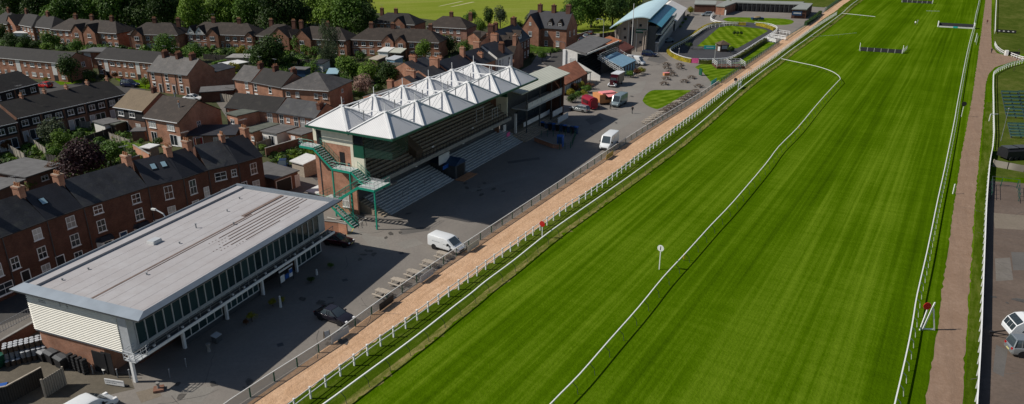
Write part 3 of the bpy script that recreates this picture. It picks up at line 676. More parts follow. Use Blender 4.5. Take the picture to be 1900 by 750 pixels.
def house(name, label, cat, org, rot, w, d, e, rise, wall, roof, wins=(), doors=(), chims=(), hip=(0, 0), group=None, sty='cas', gut=True, rgut=True, xo=.0, ends=(), bargemat=None, skyl=(), proj=(), lower=None, ch_mat='brick_dark', bay=()):
    """wins: (x, z, w, h[, style]) on the front; ends: (y, z, w, h) on the right gable; proj: front gables (x0, x1, depth, rise)"""
    t = thing(name, label, cat, (org[0], org[1], 0), rot, group); foot(org, rot, w, d)
    r = e + rise
    if hip[0] or hip[1]:
        m = MB(); m.box(0, w, 0, d, 0, e - .1)
        if not hip[0]: m.prof_x([(0.0, e - .1), (0.0, e), (d / 2, r - .05), (d, e), (d, e - .1)], 0, .25)
        if not hip[1]: m.prof_x([(0.0, e - .1), (0.0, e), (d / 2, r - .05), (d, e), (d, e - .1)], w - .25, w)
        m.build('wall', wall, t); ro = hip_roof(w, d, e, r, .35, *hip).build('roof', roof, t)
    else:
        gable_wall(w, d, e, r).build('wall', wall, t); ro = gable_roof(w, d, e, r, .25, .13, xo).build('roof', roof, t)
    if gut:
        g = MB(); g.box(-.02, w + .02, -.42, -.30, e - .16, e - .04); g.build('gutter', 'white' if gut is True else gut, t)
    if lower:      # cladding between the storeys
        c = MB(); c.box(.25, w - .25, -.05, -.003, lower[0], lower[1]); c.build('cladding', lower[2], t)
    if w > 3.5:
        m = MB(); m.box(.10, .18, -.10, -.02, 0, e - .15); m.build('downpipe', 'grey_dark', t)
    for q in wins:
        yy = -.055 if lower and lower[0] <= q[1] < lower[1] else 0
        window(t, q[0], yy, q[1], q[2], q[3], q[4] if len(q) > 4 else sty)
    for q in ends: window(t, w, q[0], q[1], q[2], q[3], q[4] if len(q) > 4 else sty, math.pi / 2)
    for q in doors: door(t, *q)
    for q in bay:
        b = MB(); b.hexa([(q - 1.1, -.003, .3), (q - .75, -.75, .3), (q + .75, -.75, .3), (q + 1.1, -.003, .3)], [(q - 1.1, -.003, 2.3), (q - .75, -.75, 2.3), (q + .75, -.75, 2.3), (q + 1.1, -.003, 2.3)]); bo = b.build('bay', 'white_wall', t)
        b = MB(); b.hexa([(q - 1.25, -.003, 2.303), (q - .85, -.9, 2.303), (q + .85, -.9, 2.303), (q + 1.25, -.003, 2.303)], [(q - 1.0, -.003, 2.8), (q - .6, -.3, 2.8), (q + .6, -.3, 2.8), (q + 1.0, -.003, 2.8)]); b.build('bay_roof', 'slate_dark', bo)
        b = MB()
        for k in (-.48, .02): b.box(q + k, q + k + .46, -.77, -.755, 1.0, 2.15)
        b.build('pane', 'glass', bo)
    for q in chims:
        o, pm = chimney(t, q[0], q[1] if len(q) > 1 and q[1] is not None else d / 2, r - .1 if len(q) < 3 else q[2], *((lambda a: a if len(a) > 3 else tuple(a) + (.55, 1.1, 1.3)[len(a):] + (ch_mat,))(q[3] if len(q) > 3 else ())))
        o.parent = ro; inst(pm, 'chimney_pots', t, o.location).parent = ro
    if chims and rnd.random() < .6:
        q = chims[0]; zc_ = (r - .1 if len(q) < 3 else q[2]) + 1.2; m = MB(); y_ = d / 2 if len(q) < 2 or q[1] is None else q[1]
        m.tube((q[0], y_, zc_ - .4), (q[0], y_, zc_ + 1.5), .025, 4); m.tube((q[0] - .7, y_, zc_ + 1.4), (q[0] + .7, y_, zc_ + 1.4), .02, 4)
        for k in range(6): m.tube((q[0] - .6 + k * .22, y_ - .28, zc_ + 1.4), (q[0] - .6 + k * .22, y_ + .28, zc_ + 1.4), .015, 4)
        m.build('aerial', 'grey', t).parent = ro
    sl = math.atan2(rise, d / 2)
    for q in skyl:
        s = MB(); zz = e + rise * q[1] / (d / 2)
        c, sn = math.cos(sl), math.sin(sl)
        def pt(a, b, n): return (q[0] + a, q[1] + b * c - n * sn, zz + b * sn + n * c + .13)
        s.hexa([pt(-.4, -.55, 0), pt(.4, -.55, 0), pt(.4, .55, 0), pt(-.4, .55, 0)], [pt(-.4, -.55, .09), pt(.4, -.55, .09), pt(.4, .55, .09), pt(-.4, .55, .09)])
        so_ = s.build('skylight', 'black', t); so_.parent = ro
        s = MB(); s.face([pt(-.32, -.45, .1), pt(.32, -.45, .1), pt(.32, .45, .1), pt(-.32, .45, .1)]); s.build('pane', 'skylight_glass', t).parent = ro
    for (x0, x1, dep, rs, ws) in proj:
        xm = (x0 + x1) / 2; re = e + rs
        pr = [(x0, 0), (x0, e), (xm, re - .02), (x1, e), (x1, 0)]
        m = MB(); m.prof_y(pr, -dep, .003); pw = m.build('front_gable', wall, t)
        m = MB(); back = d * .5 * rs / rise + .15
        o_ = .3; sl2 = rs / ((x1 - x0) / 2)
        m.prof_y([(x0 - o_, e - o_ * sl2), (xm, re), (x1 + o_, e - o_ * sl2), (x1 + o_, e - o_ * sl2 + .12), (xm, re + .15), (x0 - o_, e - o_ * sl2 + .12)], -dep - .15, back)
        m.build('front_gable_roof', roof, t)
        for q in ws: window(t, xm + q[0], -dep, q[1], q[2], q[3])
    return t
def frame_px(a, b, z):
    """origin and rotation of a facade whose eaves (height z) run from photo pixel a to b"""
    p = P2(*a, z); q = P2(*b, z); return p, math.atan2(q.y - p.y, q.x - p.x), (q - p).length
# ---------------------------------------------------------------- the clubhouse with the flat roof
B0 = P2(256, 593, 7.9); CL = (P2(634.9, 367.9, 7.9) - B0); rotC = math.atan2(CL.y, CL.x)
t = thing('clubhouse', 'long two storey clubhouse with pale flat roof, white cladding end and a glazed balcony side', 'clubhouse', B0, rotC)
LC, WC = 32.4, 16.6
m = MB()       # sloping metal eaves all round the sunken membrane
zi, zo = 8.05, 7.72; ri = 1.15
ou = [(0, 0), (LC, 0), (LC, WC), (0, WC)]; iu = [(1.15, .5), (LC - 1.15, .5), (LC - 1.15, WC - .75), (1.15, WC - .75)]
for i in range(4):
    j = (i + 1) % 4
    m.face([(*ou[i], zo), (*ou[j], zo), (*iu[j], zi), (*iu[i], zi)], 0)
    m.face([(*ou[j], zo), (*ou[i], zo), (*ou[i], zo - .16), (*ou[j], zo - .16)], 1)
    m.face([(*iu[i], zi), (*iu[j], zi), (*iu[j], 7.4), (*iu[i], 7.4)], 0)
m.face([(*ou[3], zo - .161), (*ou[2], zo - .161), (*ou[1], zo - .161), (*ou[0], zo - .161)], 1)
m.build('eaves', ['grey_metal', 'grey_dark'], t)
m = MB(); m.box(1.152, LC - 1.152, .502, WC - 1.95, 7.2, 7.62, 0)
m.box(1.152, LC - 1.152, WC - 1.93, WC - .752, 7.2, 7.86, 0)
ro = m.build('roof', 'membrane', t)
m = MB()
for k in range(9): m.box(1.2, LC - 1.2, 1.4 + k * 1.45, 1.425 + k * 1.45, 7.62, 7.628)
m.build('roof_seams', 'seam', t).parent = ro
m = MB(); m.box(1.3, LC - 8, 7.55, 7.78, 7.62, 7.65); m.box(8, LC - 1.6, 7.2, 7.3, 7.62, 7.66); m.box(LC - 9, LC - 1.5, 7.9, 8.35, 7.62, 7.70)
m.build('gutter', 'membrane_seam', t).parent = ro
m = MB()
for k, (a, b) in enumerate(((17.2, 31), (18.0, 31.0), (17.4, 31), (15.8, 31.), (16.3, 28.5), (18, 24))):
    m.box(a, b, 6.2 - k * .62, 6.31 - k * .62, 7.62, 7.66)
    for s in range(3): m.box(a - 1.6 + s * .5, a - 1.4 + s * .5, 6.22 - k * .62, 6.29 - k * .62, 7.62, 7.64)
m.build('roof_joint', 'membrane_seam', t).parent = ro
m = MB(); m.box(13.1, 14.3, 11.6, 12.6, 7.62, 7.95, 0); m.box(13.15, 14.25, 11.65, 12.55, 7.95, 8.02, 1); m.build('skylight', ['offwhite', 'grey_light'], t).parent = ro
for (a, b, h) in ((18.6, 10.8, .5), (7.4, 6.7, .18), (6.1, 13.2, .15), (14.5, 9.3, .15), (24, 11, .2), (28, 12.5, .2), (21, 7.4, .25), (3.4, 13.6, .15)):
    m = MB(); m.tube((a, b, 7.6), (a, b, 7.62 + h), .07, 7, 0); m.tube((a, b, 7.62 + h), (a, b, 7.68 + h), .12, 7, 0); m.build('vent', 'grey', t).parent = ro
m = MB(); m.box(.7, LC - .9, 2.5, WC - 1.3, 3.35, 7.5); m.build('upper_wall', 'offwhite', t)
m = MB()
for k in range(20): z0 = 3.3 + k * .2025; m.prof_y([(.69, z0), (.52, z0 + .02), (.52, z0 + .05), (.69, z0 + .2)], 3.55, WC - 1.35)
m.build('end_cladding', 'cladding_white', t)
m = MB(); m.box(.60, .68, 2.4, 3.5, 3.2, 7.4); m.box(.7, 1.35, 2.42, 2.49, 3.5, 7.4); m.build('corner_panel', 'grey_light', t)
m = MB(); m.box(.62, LC - 1, 3.4, WC - 1.35, 3.08, 3.298); m.build('soffit_slab', 'grey_light', t)
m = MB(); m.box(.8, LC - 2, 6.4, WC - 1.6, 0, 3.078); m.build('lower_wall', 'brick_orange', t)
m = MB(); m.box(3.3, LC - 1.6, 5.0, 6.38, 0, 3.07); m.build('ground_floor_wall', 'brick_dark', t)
m = MB(); m.box(.76, .798, 5.6, 6.9, .0, 2.5); m.box(.70, .796, 6.42, 8.1, 0, 2.35); m.build('service_opening', 'black', t)
m = MB(); m.box(.57, .618, 12.7, 13.6, 6.6, 7.0); m.build('louvre', 'louvre', t)
for k in (0, 1): 
    m = MB(); m.box(.57, .618, 10.6 - k * .9, 10.75 - k * .9, 6.7, 7.1); m.build('small_vent', 'grey_dark', t)
# upper windows in groups with narrow returns
m = MB(); m.box(1.35, LC - 2.2, 2.36, 2.49, 6.15, 6.3); m.box(1.35, LC - 2.2, 2.36, 2.49, 3.6, 3.82); m.build('window_head', 'grey_light', t)
nW = 26; ww = (LC - 3.6) / nW
pm = MB(); pm.box(0, ww - .1, -.03, 0, 0, 2.33); pm = pm.mesh('pane', 'glass_teal')
fm = MB(); fm.box(-.1, 0, -.12, .0, 0, 2.33); fm = fm.mesh('mullion', 'grey_light')
for k in range(nW):
    o = inst(pm, 'window', t, (1.5 + k * ww, 2.47, 3.82)); inst(fm, 'mullion', o, (0, 0, 0))
m = MB(); m.box(LC - 2.2, LC - .95, 2.38, 2.49, 3.5, 7.4); m.build('corner_panel', 'grey_light', t)
m = MB(); m.box(1.0, LC - .4, 1.42, 2.48, 3.12, 3.3); m.build('balcony_floor', 'grey_dark', t)
m = MB(); m.box(1.0, LC - .4, 1.30, 1.41, 3.02, 3.33); m.build('balcony_edge', 'white', t)
m = MB(); m.face([(1.0, 1.38, 3.35), (LC - .4, 1.38, 3.35), (LC - .4, 1.75, 4.1), (1.0, 1.75, 4.1)]); 
m = MB(); 
m.beam((1.0, 1.5, 3.95), (LC - .4, 1.5, 3.95), .06, .06)
m.beam((1.0, 1.5, 3.65), (LC - .4, 1.5, 3.65), .03, .03)
for k in range(22): m.box(1.0 + k * 1.47, 1.04 + k * 1.47, 1.48, 1.52, 3.3, 3.95)
m.build('balcony_rail', 'grey', t)
m = MB()
for k in range(17): m.box(2.2 + k * 1.8, 2.42 + k * 1.8, 1.38, 1.56, 3.42, 3.6)
m.build('balcony_lamps', 'grey_light', t)
m = MB()
for z in (3.6, 4.0, 4.3):
    m.path([(1.0, 2.4, z), (-.35, 2.4, z), (-.35, 1.0, z), (1.0, 1.0, z), (1.6, 1.3, z)], .035, 5)
for q in ((-.35, 2.4), (-.35, 1.7), (-.35, 1.0), (.4, 1.0), (1.0, 1.0)): m.tube((*q, 3.3), (*q, 4.3), .035, 5)
m.box(-.35, .98, 1.0, 2.4, 3.24, 3.3)
m.build('corner_basket', 'grey_light', t)
for uu in (.77, 7.1, 13.35, 19.4, 25.8):
    m = MB(); m.box(uu - .13, uu + .13, 2.85, 3.15, 0, 3.079); m.build('pillar', 'white', t)
for (a, b, n, z0) in ((7.35, 13.1, 5, .62), (13.65, 19.1, 6, .62), (26.1, 31.4, 5, .3)):
    m = MB(); y = 3.3; m.box(a - .08, b + .08, y, y + .1, z0, z0 + .12); m.box(a - .08, b + .08, y, y + .1, 2.85, 2.97)
    for k in range(n + 1): m.box(a + (b - a) * k / n - .05, a + (b - a) * k / n + .05, y, y + .1, z0 + .12, 2.85)
    f_ = m.build('ground_floor_glazing', 'offwhite', t)
    m = MB(); m.box(a - .06, b + .06, y + .02, y + .2, 0, z0 - .002); m.build('plinth', 'grey_dark', t)
    pmesh = MB(); pmesh.box(.06, (b - a) / n - .06, .04, .06, z0 + .13, 2.84); pmesh = pmesh.mesh('pane', 'glass_teal')
    for k in range(n): inst(pmesh, 'pane', f_, (a + (b - a) * k / n, y, 0))
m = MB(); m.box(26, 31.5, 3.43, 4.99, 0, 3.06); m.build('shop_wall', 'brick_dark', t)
m = MB(); m.box(20.2, 24.4, 4.7, 4.98, 0, 2.9); m.build('entrance', 'black', t)
window(t, 4.2, 5.0, 1.5, .8, .9, 'sash')
# notice boards at the entrance
nb = thing('notice_stand', 'white topped notice stand with blue and white posters by the clubhouse entrance', 'notice stand', B0 + Vector((math.cos(rotC), math.sin(rotC))) * 21.6 + Vector((-math.sin(rotC), math.cos(rotC))) * 2.2, rotC)
m = MB(); m.box(0, 2.6, 0, .12, 1.9, 2.1); m.build('header', 'white', nb)
m = MB()
for x in (.02, 2.5): m.box(x, x + .08, .02, .1, 0, 1.9)
m.build('frame', 'grey_dark', nb)
m = MB(); m.box(.15, .9, .03, .08, .5, 1.4, 0); m.box(1.0, 1.7, .03, .08, .6, 1.2, 1); m.box(1.8, 2.4, .03, .08, .5, 1.6, 0); m.box(1.8, 2.4, .02, .029, 1.0, 1.5, 1); m.build('poster', ['white', 'blue'], nb)
# ---------------------------------------------------------------- the grandstand
F0 = P2(727.6, 258.6, 13); GE = P2(998, 145.7, 13) - F0; rotG = math.atan2(GE.y, GE.x); LG = 44.7; ZR = 13.0
def GW(u, v, z=0):
    c, s = math.cos(rotG), math.sin(rotG); return Vector((F0.x + u * c - v * s, F0.y + u * s + v * c, z))
g = thing('grandstand', 'large grandstand under twelve white corrugated pyramid roofs with stepped terracing', 'grandstand', F0, rotG)
bw, bd, ph = LG / 6, 15.5 / 2, 2.5
for r in range(2):
    for c in range(6):
        x0, x1 = c * bw, (c + 1) * bw; y0, y1 = r * bd, (r + 1) * bd; pk = ((x0 + x1) / 2, (y0 + y1) / 2, ZR + ph)
        x0 += .06; x1 -= .06; y0 += .06; y1 -= .06
        m = MB(); A_, B_, C_, D_ = (x0, y0, ZR), (x1, y0, ZR), (x1, y1, ZR), (x0, y1, ZR)
        # ribs run down every slope, so faces left and right use ribs along y
        m.face([A_, B_, pk], 0); m.face([C_, D_, pk], 0); m.face([B_, C_, pk], 1); m.face([D_, A_, pk], 1)
        m.face([(*q[:2], ZR - .12) for q in (A_, D_, C_, B_)], 0)
        for a, b in ((A_, B_), (B_, C_), (C_, D_), (D_, A_)): m.face([a, (*a[:2], ZR - .12), (*b[:2], ZR - .12), b], 0)
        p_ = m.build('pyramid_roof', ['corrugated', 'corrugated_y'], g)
        m = MB()
        for q in (A_, B_, C_, D_): m.beam((q[0], q[1], ZR + .05), (pk[0], pk[1], pk[2] + .05), .34, .12)
        m.tube((pk[0], pk[1], pk[2]), (pk[0], pk[1], pk[2] + 1.3), .05, 5); m.box(pk[0] - .3, pk[0] + .3, pk[1] - .3, pk[1] + .3, pk[2] - .12, pk[2] + .1)
        m.build('hip_capping', 'white', g).parent = p_
gut = MB()  # strips added to block sun leaking through the gaps between pyramids
for k in range(1, 6): gut.box(k * bw - .14, k * bw + .14, 0, 15.5, ZR - .2, ZR - .122)
gut.box(0, LG, bd - .14, bd + .14, ZR - .29, ZR - .201); gut.build('valley_sun_block', 'grey', g)
ties = MB(); posts = MB(); cab = MB()
for r in range(2):
    for c in range(6):
        px, py = (c + .5) * bw, (r + .5) * bd; zt = ZR + ph - .15
        if c < 5:
            ties.beam((px, py, zt), (px + bw, py, zt), .16, .16); posts.tube((px + bw / 2, py, ZR), (px + bw / 2, py, zt), .08, 6)
            for s in (-1, 1): cab.tube((px + bw / 2, py, ZR + .3), (px + bw / 2 + s * 2.6, py, zt - .1), .03, 4)
        if r == 0:
            ties.beam((px, py, zt), (px, py + bd, zt), .16, .16); posts.tube((px, py + bd / 2, ZR), (px, py + bd / 2, zt), .08, 6)
            for s in (-1, 1): cab.tube((px, py + bd / 2, ZR + .3), (px, py + bd / 2 + s * 2.6, zt - .1), .03, 4)
ties.build('tie_bars', 'white', g); posts.build('tie_posts', 'grey', g); cab.build('cables', 'grey', g)
m = MB(); m.box(-.05, LG + .05, -.10, -.02, ZR - .32, ZR - .02); m.box(-.10, -.02, -.1, 15.6, ZR - .32, ZR - .02); m.box(0, LG, 7.7, 7.8, ZR - .5, ZR - .13); m.build('eaves_beam', 'green_dark', g)
# end walls
for (xa, xb) in ((.9, 1.2), (LG - 1.2, LG - .9)):
    m = MB(); m.prof_x([(7.75, 0), (7.75, 5.2), (8.25, 5.2), (8.25, 10.5), (15.1, 10.5), (15.1, 0)], xa, xb); m.build('end_wall_brick', 'brick_orange', g)
    m = MB(); m.box(xa - .02, xb, 8.25, 15.12, 10.502, ZR - .2, 0); m.box(xa - .03, xb, 7.75, 8.248, 5.202, ZR - .2, 0); m.box(xa - .02, xb, 5.9, 7.748, 5.2, 9.0, 0); m.build('end_wall_render', 'cream', g)
    m = MB(); m.box(xa, xb - .05, 5.9, 7.74, 9.002, 10.9); m.build('green_panel', 'green_dark', g)
    m = MB(); m.box(xa + .05, xa + .1, 5.95, 7.7, 11.0, ZR - .35); m.build('end_glazing', 'glass', g)
m = MB(); m.box(1.2, LG - 1.2, 14.8, 15.1, 0, ZR - .15); m.build('rear_wall', 'brick_orange', g)
m = MB(); m.box(.86, .898, 8.6, 8.98, 0, 8.0); m.box(.84, .9, 14.2, 14.35, 0, 12.4); m.build('downpipe', 'grey_dark', g)
door(g, .9, 9.9, 7.45, .9, 2.0, 'black', -math.pi / 2, False); door(g, .87, 14.0, 10.1, .9, 2.1, 'black', -math.pi / 2, False)
window(g, .9, 9.9, .9, 1.3, 2.0, 'sash', -math.pi / 2)
# upper terrace
m = MB(); n = 15
for k in range(n):
    y = 5.3 + k * .58; z = 5.35 + k * .34; m.box(1.25, LG - 1.3, y, y + .58 if k < n - 1 else 14.7, z - .5, z, 0)
m.build('upper_terrace', 'step_brown', g)
m = MB()
for k in range(n): y = 5.3 + k * .58; z = 5.35 + k * .34; m.box(1.3, LG - 1.4, y + .02, y + .17, z + .004, z + .04)
m.build('bench_nosing', 'wood_dark', g)
m = MB(); m.box(1.22, LG - 1.25, 4.9, 5.28, 4.75, 5.38, 0); m.build('deck_edge', 'concrete', g)
m = MB()
for k in range(3): m.beam((1.3, 5.0, 5.75 + k * .3), (LG - 1.3, 5.0, 5.75 + k * .3), .045, .045)
for k in range(44): m.box(1.3 + k * .98, 1.36 + k * .98, 4.97, 5.03, 5.38, 6.4)
m.build('front_railing', 'black', g)
bar = MB(); bar.path([(0, 0, 0), (0, 0, 1.05), (1.1, 0, 1.05), (1.1, 0, 0)], .04, 4); bar = bar.mesh('crush_barrier', 'black')
for x in range(24):
    for y, z in ((7.2, 6.5), (9.8, 8.1)): inst(bar, 'crush_barrier', g, (2.6 + x * 1.8 + (y > 8) * .9, y, z))
m = MB(); m.hexa([(13.2, 5.6, 5.4), (15.0, 5.6, 5.4), (15.0, 10.4, 7.9), (13.2, 10.4, 7.9)], [(13.2, 5.6, 6.7), (15.0, 5.6, 6.7), (15.0, 10.4, 9.9), (13.2, 10.4, 9.9)]); m.build('stair_enclosure', 'wood_dark', g)
m = MB(); m.path([(34, 7, 6.3), (34, 7, 8.6), (36.5, 7, 8.6), (36.5, 7, 6.3)], .06, 5); m.path([(38, 6, 6), (38, 6, 7.9), (40, 6, 7.9), (40, 6, 6)], .06, 5); m.path([(39, 6, 7.9), (39, 6, 6)], .05, 5); m.build('white_frame', 'grey_light', g)
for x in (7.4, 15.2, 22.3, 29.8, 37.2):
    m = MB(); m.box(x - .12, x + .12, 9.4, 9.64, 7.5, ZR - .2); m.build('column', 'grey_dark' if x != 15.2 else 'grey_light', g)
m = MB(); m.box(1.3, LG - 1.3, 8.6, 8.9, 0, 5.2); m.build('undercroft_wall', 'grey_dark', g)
# green netting wrapped round the near corner
m = MB(); m.face([(1.0, 5.85, 9.2), (1.0, .9, 9.6), (1.0, .9, 12.6), (1.0, 5.85, 12.8)]); m.face([(1.0, .9, 9.6), (4.8, .9, 10.0), (4.8, .9, 12.7), (1.0, .9, 12.6)]); m.build('netting', 'net_green', g)
m = MB(); m.box(.95, 1.15, 2.6, 5.85, 5.2, 6.3); m.box(1.0, 2.4, 2.6, 2.7, 5.2, 6.4); m.build('side_balustrade', 'grey', g)
m = MB(); m.box(1.0, 4.0, 2.6, 5.3, 4.95, 5.2); m.build('side_landing', 'concrete_dark', g)
# lower terrace in two flights of steps
for (a, b) in ((3.2, 20.5), (25.0, 46.3)):
    m = MB()
    for k in range(10): m.box(a, b, 3.5 + k * .52, 8.55, k * .2, k * .2 + .198)
    m.build('lower_terrace', 'step_grey', g)
m = MB()
for x in (8.5, 14.5, 31, 38):
    m.path([(x, 5.2, .6), (x, 5.2, 1.7), (x + 1.6, 5.2, 1.7), (x + 1.6, 5.2, .6)], .035, 4)
m.build('lower_barriers', 'grey_dark', g)
# entrance porch between the flights
m = MB(); m.box(21.2, 24.4, 3.6, 8.5, 0, 2.3, 0); m.prof_y([(20.9, 2.3), (22.8, 3.3), (24.7, 2.3)], 3.4, 8.5, 1); m.box(21.8, 23.8, 3.55, 3.599, 0, 2.1, 2); m.build('porch', ['grey_dark', 'blue_dark', 'black'], g)
m = MB(); m.box(19.4, 22.6, 5.6, 5.7, 2.6, 4.2, 0); m.box(19.5, 24.5, 4.9, 5.0, 1.9, 2.5, 1); m.build('sign_panel', ['offwhite', 'blue'], g)
m = MB(); m.prism([(20.6, 1.6), (25, 1.6), (25, 3.35), (20.6, 3.35)], .03, .12); m.build('porch_paving', 'terracotta', g)
m = MB(); m.box(41.6, 42.6, 5.6, 5.7, 2.7, 4.0, 0); m.box(42.2, 43.4, 5.2, 5.3, 1.6, 2.4, 1); m.build('sign_panel', ['offwhite', 'magenta'], g)
for (x, y, z) in ((17.5, 5.5, 6.2), (30, 5.5, 6.2), (12, 5.0, 4.6), (26, 5, 4.6), (36, 5, 4.6)):
    m = MB(); m.box(x, x + .5, y, y + .12, z, z + .25); m.build('floodlight', 'lamp_white', g)
# external green staircase on the near end
st = thing('fire_escape_stair', 'green steel staircase zigzagging down the brick end of the grandstand', 'staircase', F0, rotG)
fr = MB(); tr = MB(); hr = MB()
def flight(y0, z0, y1, z1, x0, x1):
    n = max(2, int(abs(z1 - z0) / .2)); n = int(abs(z1 - z0) / .24)
    for xx in (x0, x1): fr.beam((xx, y0, z0 - .15), (xx, y1, z1 - .15), .06, .34)
    for k in range(n):
        f = (k + .5) / n; y = y0 + (y1 - y0) * f; z = z0 + (z1 - z0) * f; tr.box(x0 + .04, x1 - .04, y - .12, y + .12, z - .05, z)
    for xx in (x0, x1):
        for dz in (.55, 1.05): hr.tube((xx, y0, z0 + dz), (xx, y1, z1 + dz), .03, 4)
        for k in range(5): f = k / 4; hr.tube((xx, y0 + (y1 - y0) * f, z0 + (z1 - z0) * f), (xx, y0 + (y1 - y0) * f, z0 + (z1 - z0) * f + 1.05), .025, 4)
def landing(x0, x1, y0, y1, z, sides='xXyY'):
    tr.box(x0, x1, y0, y1, z - .06, z); fr.beam((x0 - .03, y0, z - .17), (x0 - .03, y1, z - .17), .06, .34); fr.beam((x0, y0 - .03, z - .17), (x1, y0 - .03, z - .17), .06, .34); fr.beam((x0, y1 + .03, z - .17), (x1, y1 + .03, z - .17), .06, .34)
    for s in sides:
        a, b = {'x': ((x0, y0), (x0, y1)), 'X': ((x1, y0), (x1, y1)), 'y': ((x0, y0), (x1, y0)), 'Y': ((x0, y1), (x1, y1))}[s]
        for dz in (.55, 1.05): hr.tube((*a, z + dz), (*b, z + dz), .03, 4)
        n = 4
        for k in range(n + 1): f = k / n; q = (a[0] + (b[0] - a[0]) * f, a[1] + (b[1] - a[1]) * f); hr.tube((*q, z), (*q, z + 1.05), .025, 4)
landing(-1.0, .7, 13.6, 16.2, 10.1, 'xY'); flight(13.6, 10.1, 10.4, 7.5, -1.0, .6)
landing(-1.0, .7, 6.9, 10.4, 7.5, 'x'); flight(6.9, 7.5, 4.8, 6.0, -1.0, .6)
landing(-2.2, 1.3, 1.9, 4.8, 6.0, 'xy'); flight(4.8, 6.0, 9.4, 3.0, -2.2, -1.05)
landing(-3.3, -.3, 9.4, 11.6, 3.0, 'xY'); flight(9.4, 3.0, 5.2, 0.1, -3.3, -2.3)
for q in ((-2.1, 2.0, 5.8), (-1.0, 10.3, 7.3), (-1.0, 7.1, 7.3), (-3.2, 11.4, 2.9)): fr.box(q[0] - .09, q[0] + .09, q[1] - .09, q[1] + .09, 0, q[2])
fr.build('steel_frame', 'green_paint', st); tr.build('treads', 'step_grey', st); hr.build('handrail', 'green_paint', st)
pn = MB(); pn.face([(-2.25, 4.8, 6.1), (-2.25, 9.4, 3.1), (-2.25, 9.4, 4.0), (-2.25, 4.8, 7.0)]); pn.build('side_panel', 'mesh_dark', st)
# concrete steps at the near end of the lower terrace
cs = thing('side_steps', 'short flight of worn concrete steps beside the green staircase foot', 'steps', F0, rotG); m = MB()
for k in range(9): m.box(1.9, 3.15, 3.9 + k * .5, 8.6, k * .2, k * .2 + .198)
m.build('steps', 'step_brown', cs)
# ---------------------------------------------------------------- balcony stand at the far end of the grandstand
x_ = thing('balcony_stand', 'lower stand with pale flat canopy and white balcony panels joined to the grandstand far end', 'stand', F0, rotG)
def GLc(x, y, z):
    q = P2(x, y, z) - F0; c, s = math.cos(rotG), math.sin(rotG); return (q.x * c + q.y * s, -q.x * s + q.y * c)
xn = LG + .3; xf = 65.1
m = MB(); m.hexa([(43.0, 2.5, 9.9), (xf, 2.5, 9.9), (67.6, 8.4, 10.5), (LG - .5, 8.4, 10.5)], [(43.0, 2.5, 10.1), (xf, 2.5, 10.1), (67.6, 8.4, 10.7), (LG - .5, 8.4, 10.7)])
m.build('canopy', 'sheet_pale', x_)
m = MB(); m.box(xn, xf + .5, 8.0, 8.3, 0, 9.9); m.build('rear_wall', 'grey_dark', x_)
m = MB(); m.box(xf + .2, xf + .5, 4.0, 8.0, 0, 9.8); m.build('end_wall', 'brick_dark', x_)
m = MB(); m.box(xn + 4, xf + .2, 4.3, 7.9, 5.3, 5.55); m.build('balcony_floor', 'grey_light', x_)
pm = MB(); pm.box(.06, 1.95, -.03, .03, .15, 1.25); pm = pm.mesh('balcony_panel', 'offwhite')
for k in range(8): inst(pm, 'balcony_panel', x_, (xn + 4.2 + k * 2.0, 4.3, 5.5))
m = MB(); m.box(xn + 4, xf + .1, 4.22, 4.38, 6.78, 6.86); m.build('handrail', 'grey', x_)
for x in (xn + 4.2, xn + 10, xn + 15.5, xf): 
    m = MB(); m.box(x - .1, x + .1, 4.5, 4.7, 0, 9.85); m.build('column', 'grey_dark', x_)
m = MB(); m.box(xn + 1.8, xn + 2.2, 5.7, 6.1, 0, 5.0); m.build('column', 'offwhite', x_)
m = MB()
for k in range(6): m.box(xn + .5, xf, 5.4 - k * .5, 8, .9 - k * .16 - .1, 1.6 - k * .16 - .5)
m.build('terrace_steps', 'step_brown', x_)
m = MB(); m.box(xn + 5.0, xn + 17, 5.62, 5.72, 1.6, 2.5); m.build('terrace_panel', 'offwhite', x_)
m = MB(); m.box(60.2, 65.0, 4.0, 4.1, 1.5, 2.7); m.box(59.8, 65.0, 2.6, 2.7, .4, 1.6); m.build('terrace_panel', 'grey_light', x_)
m = MB(); m.box(xn + 6, xn + 16, 7.6, 7.9, 2.2, 4.2, 0); m.build('bar_window', 'glass', x_)
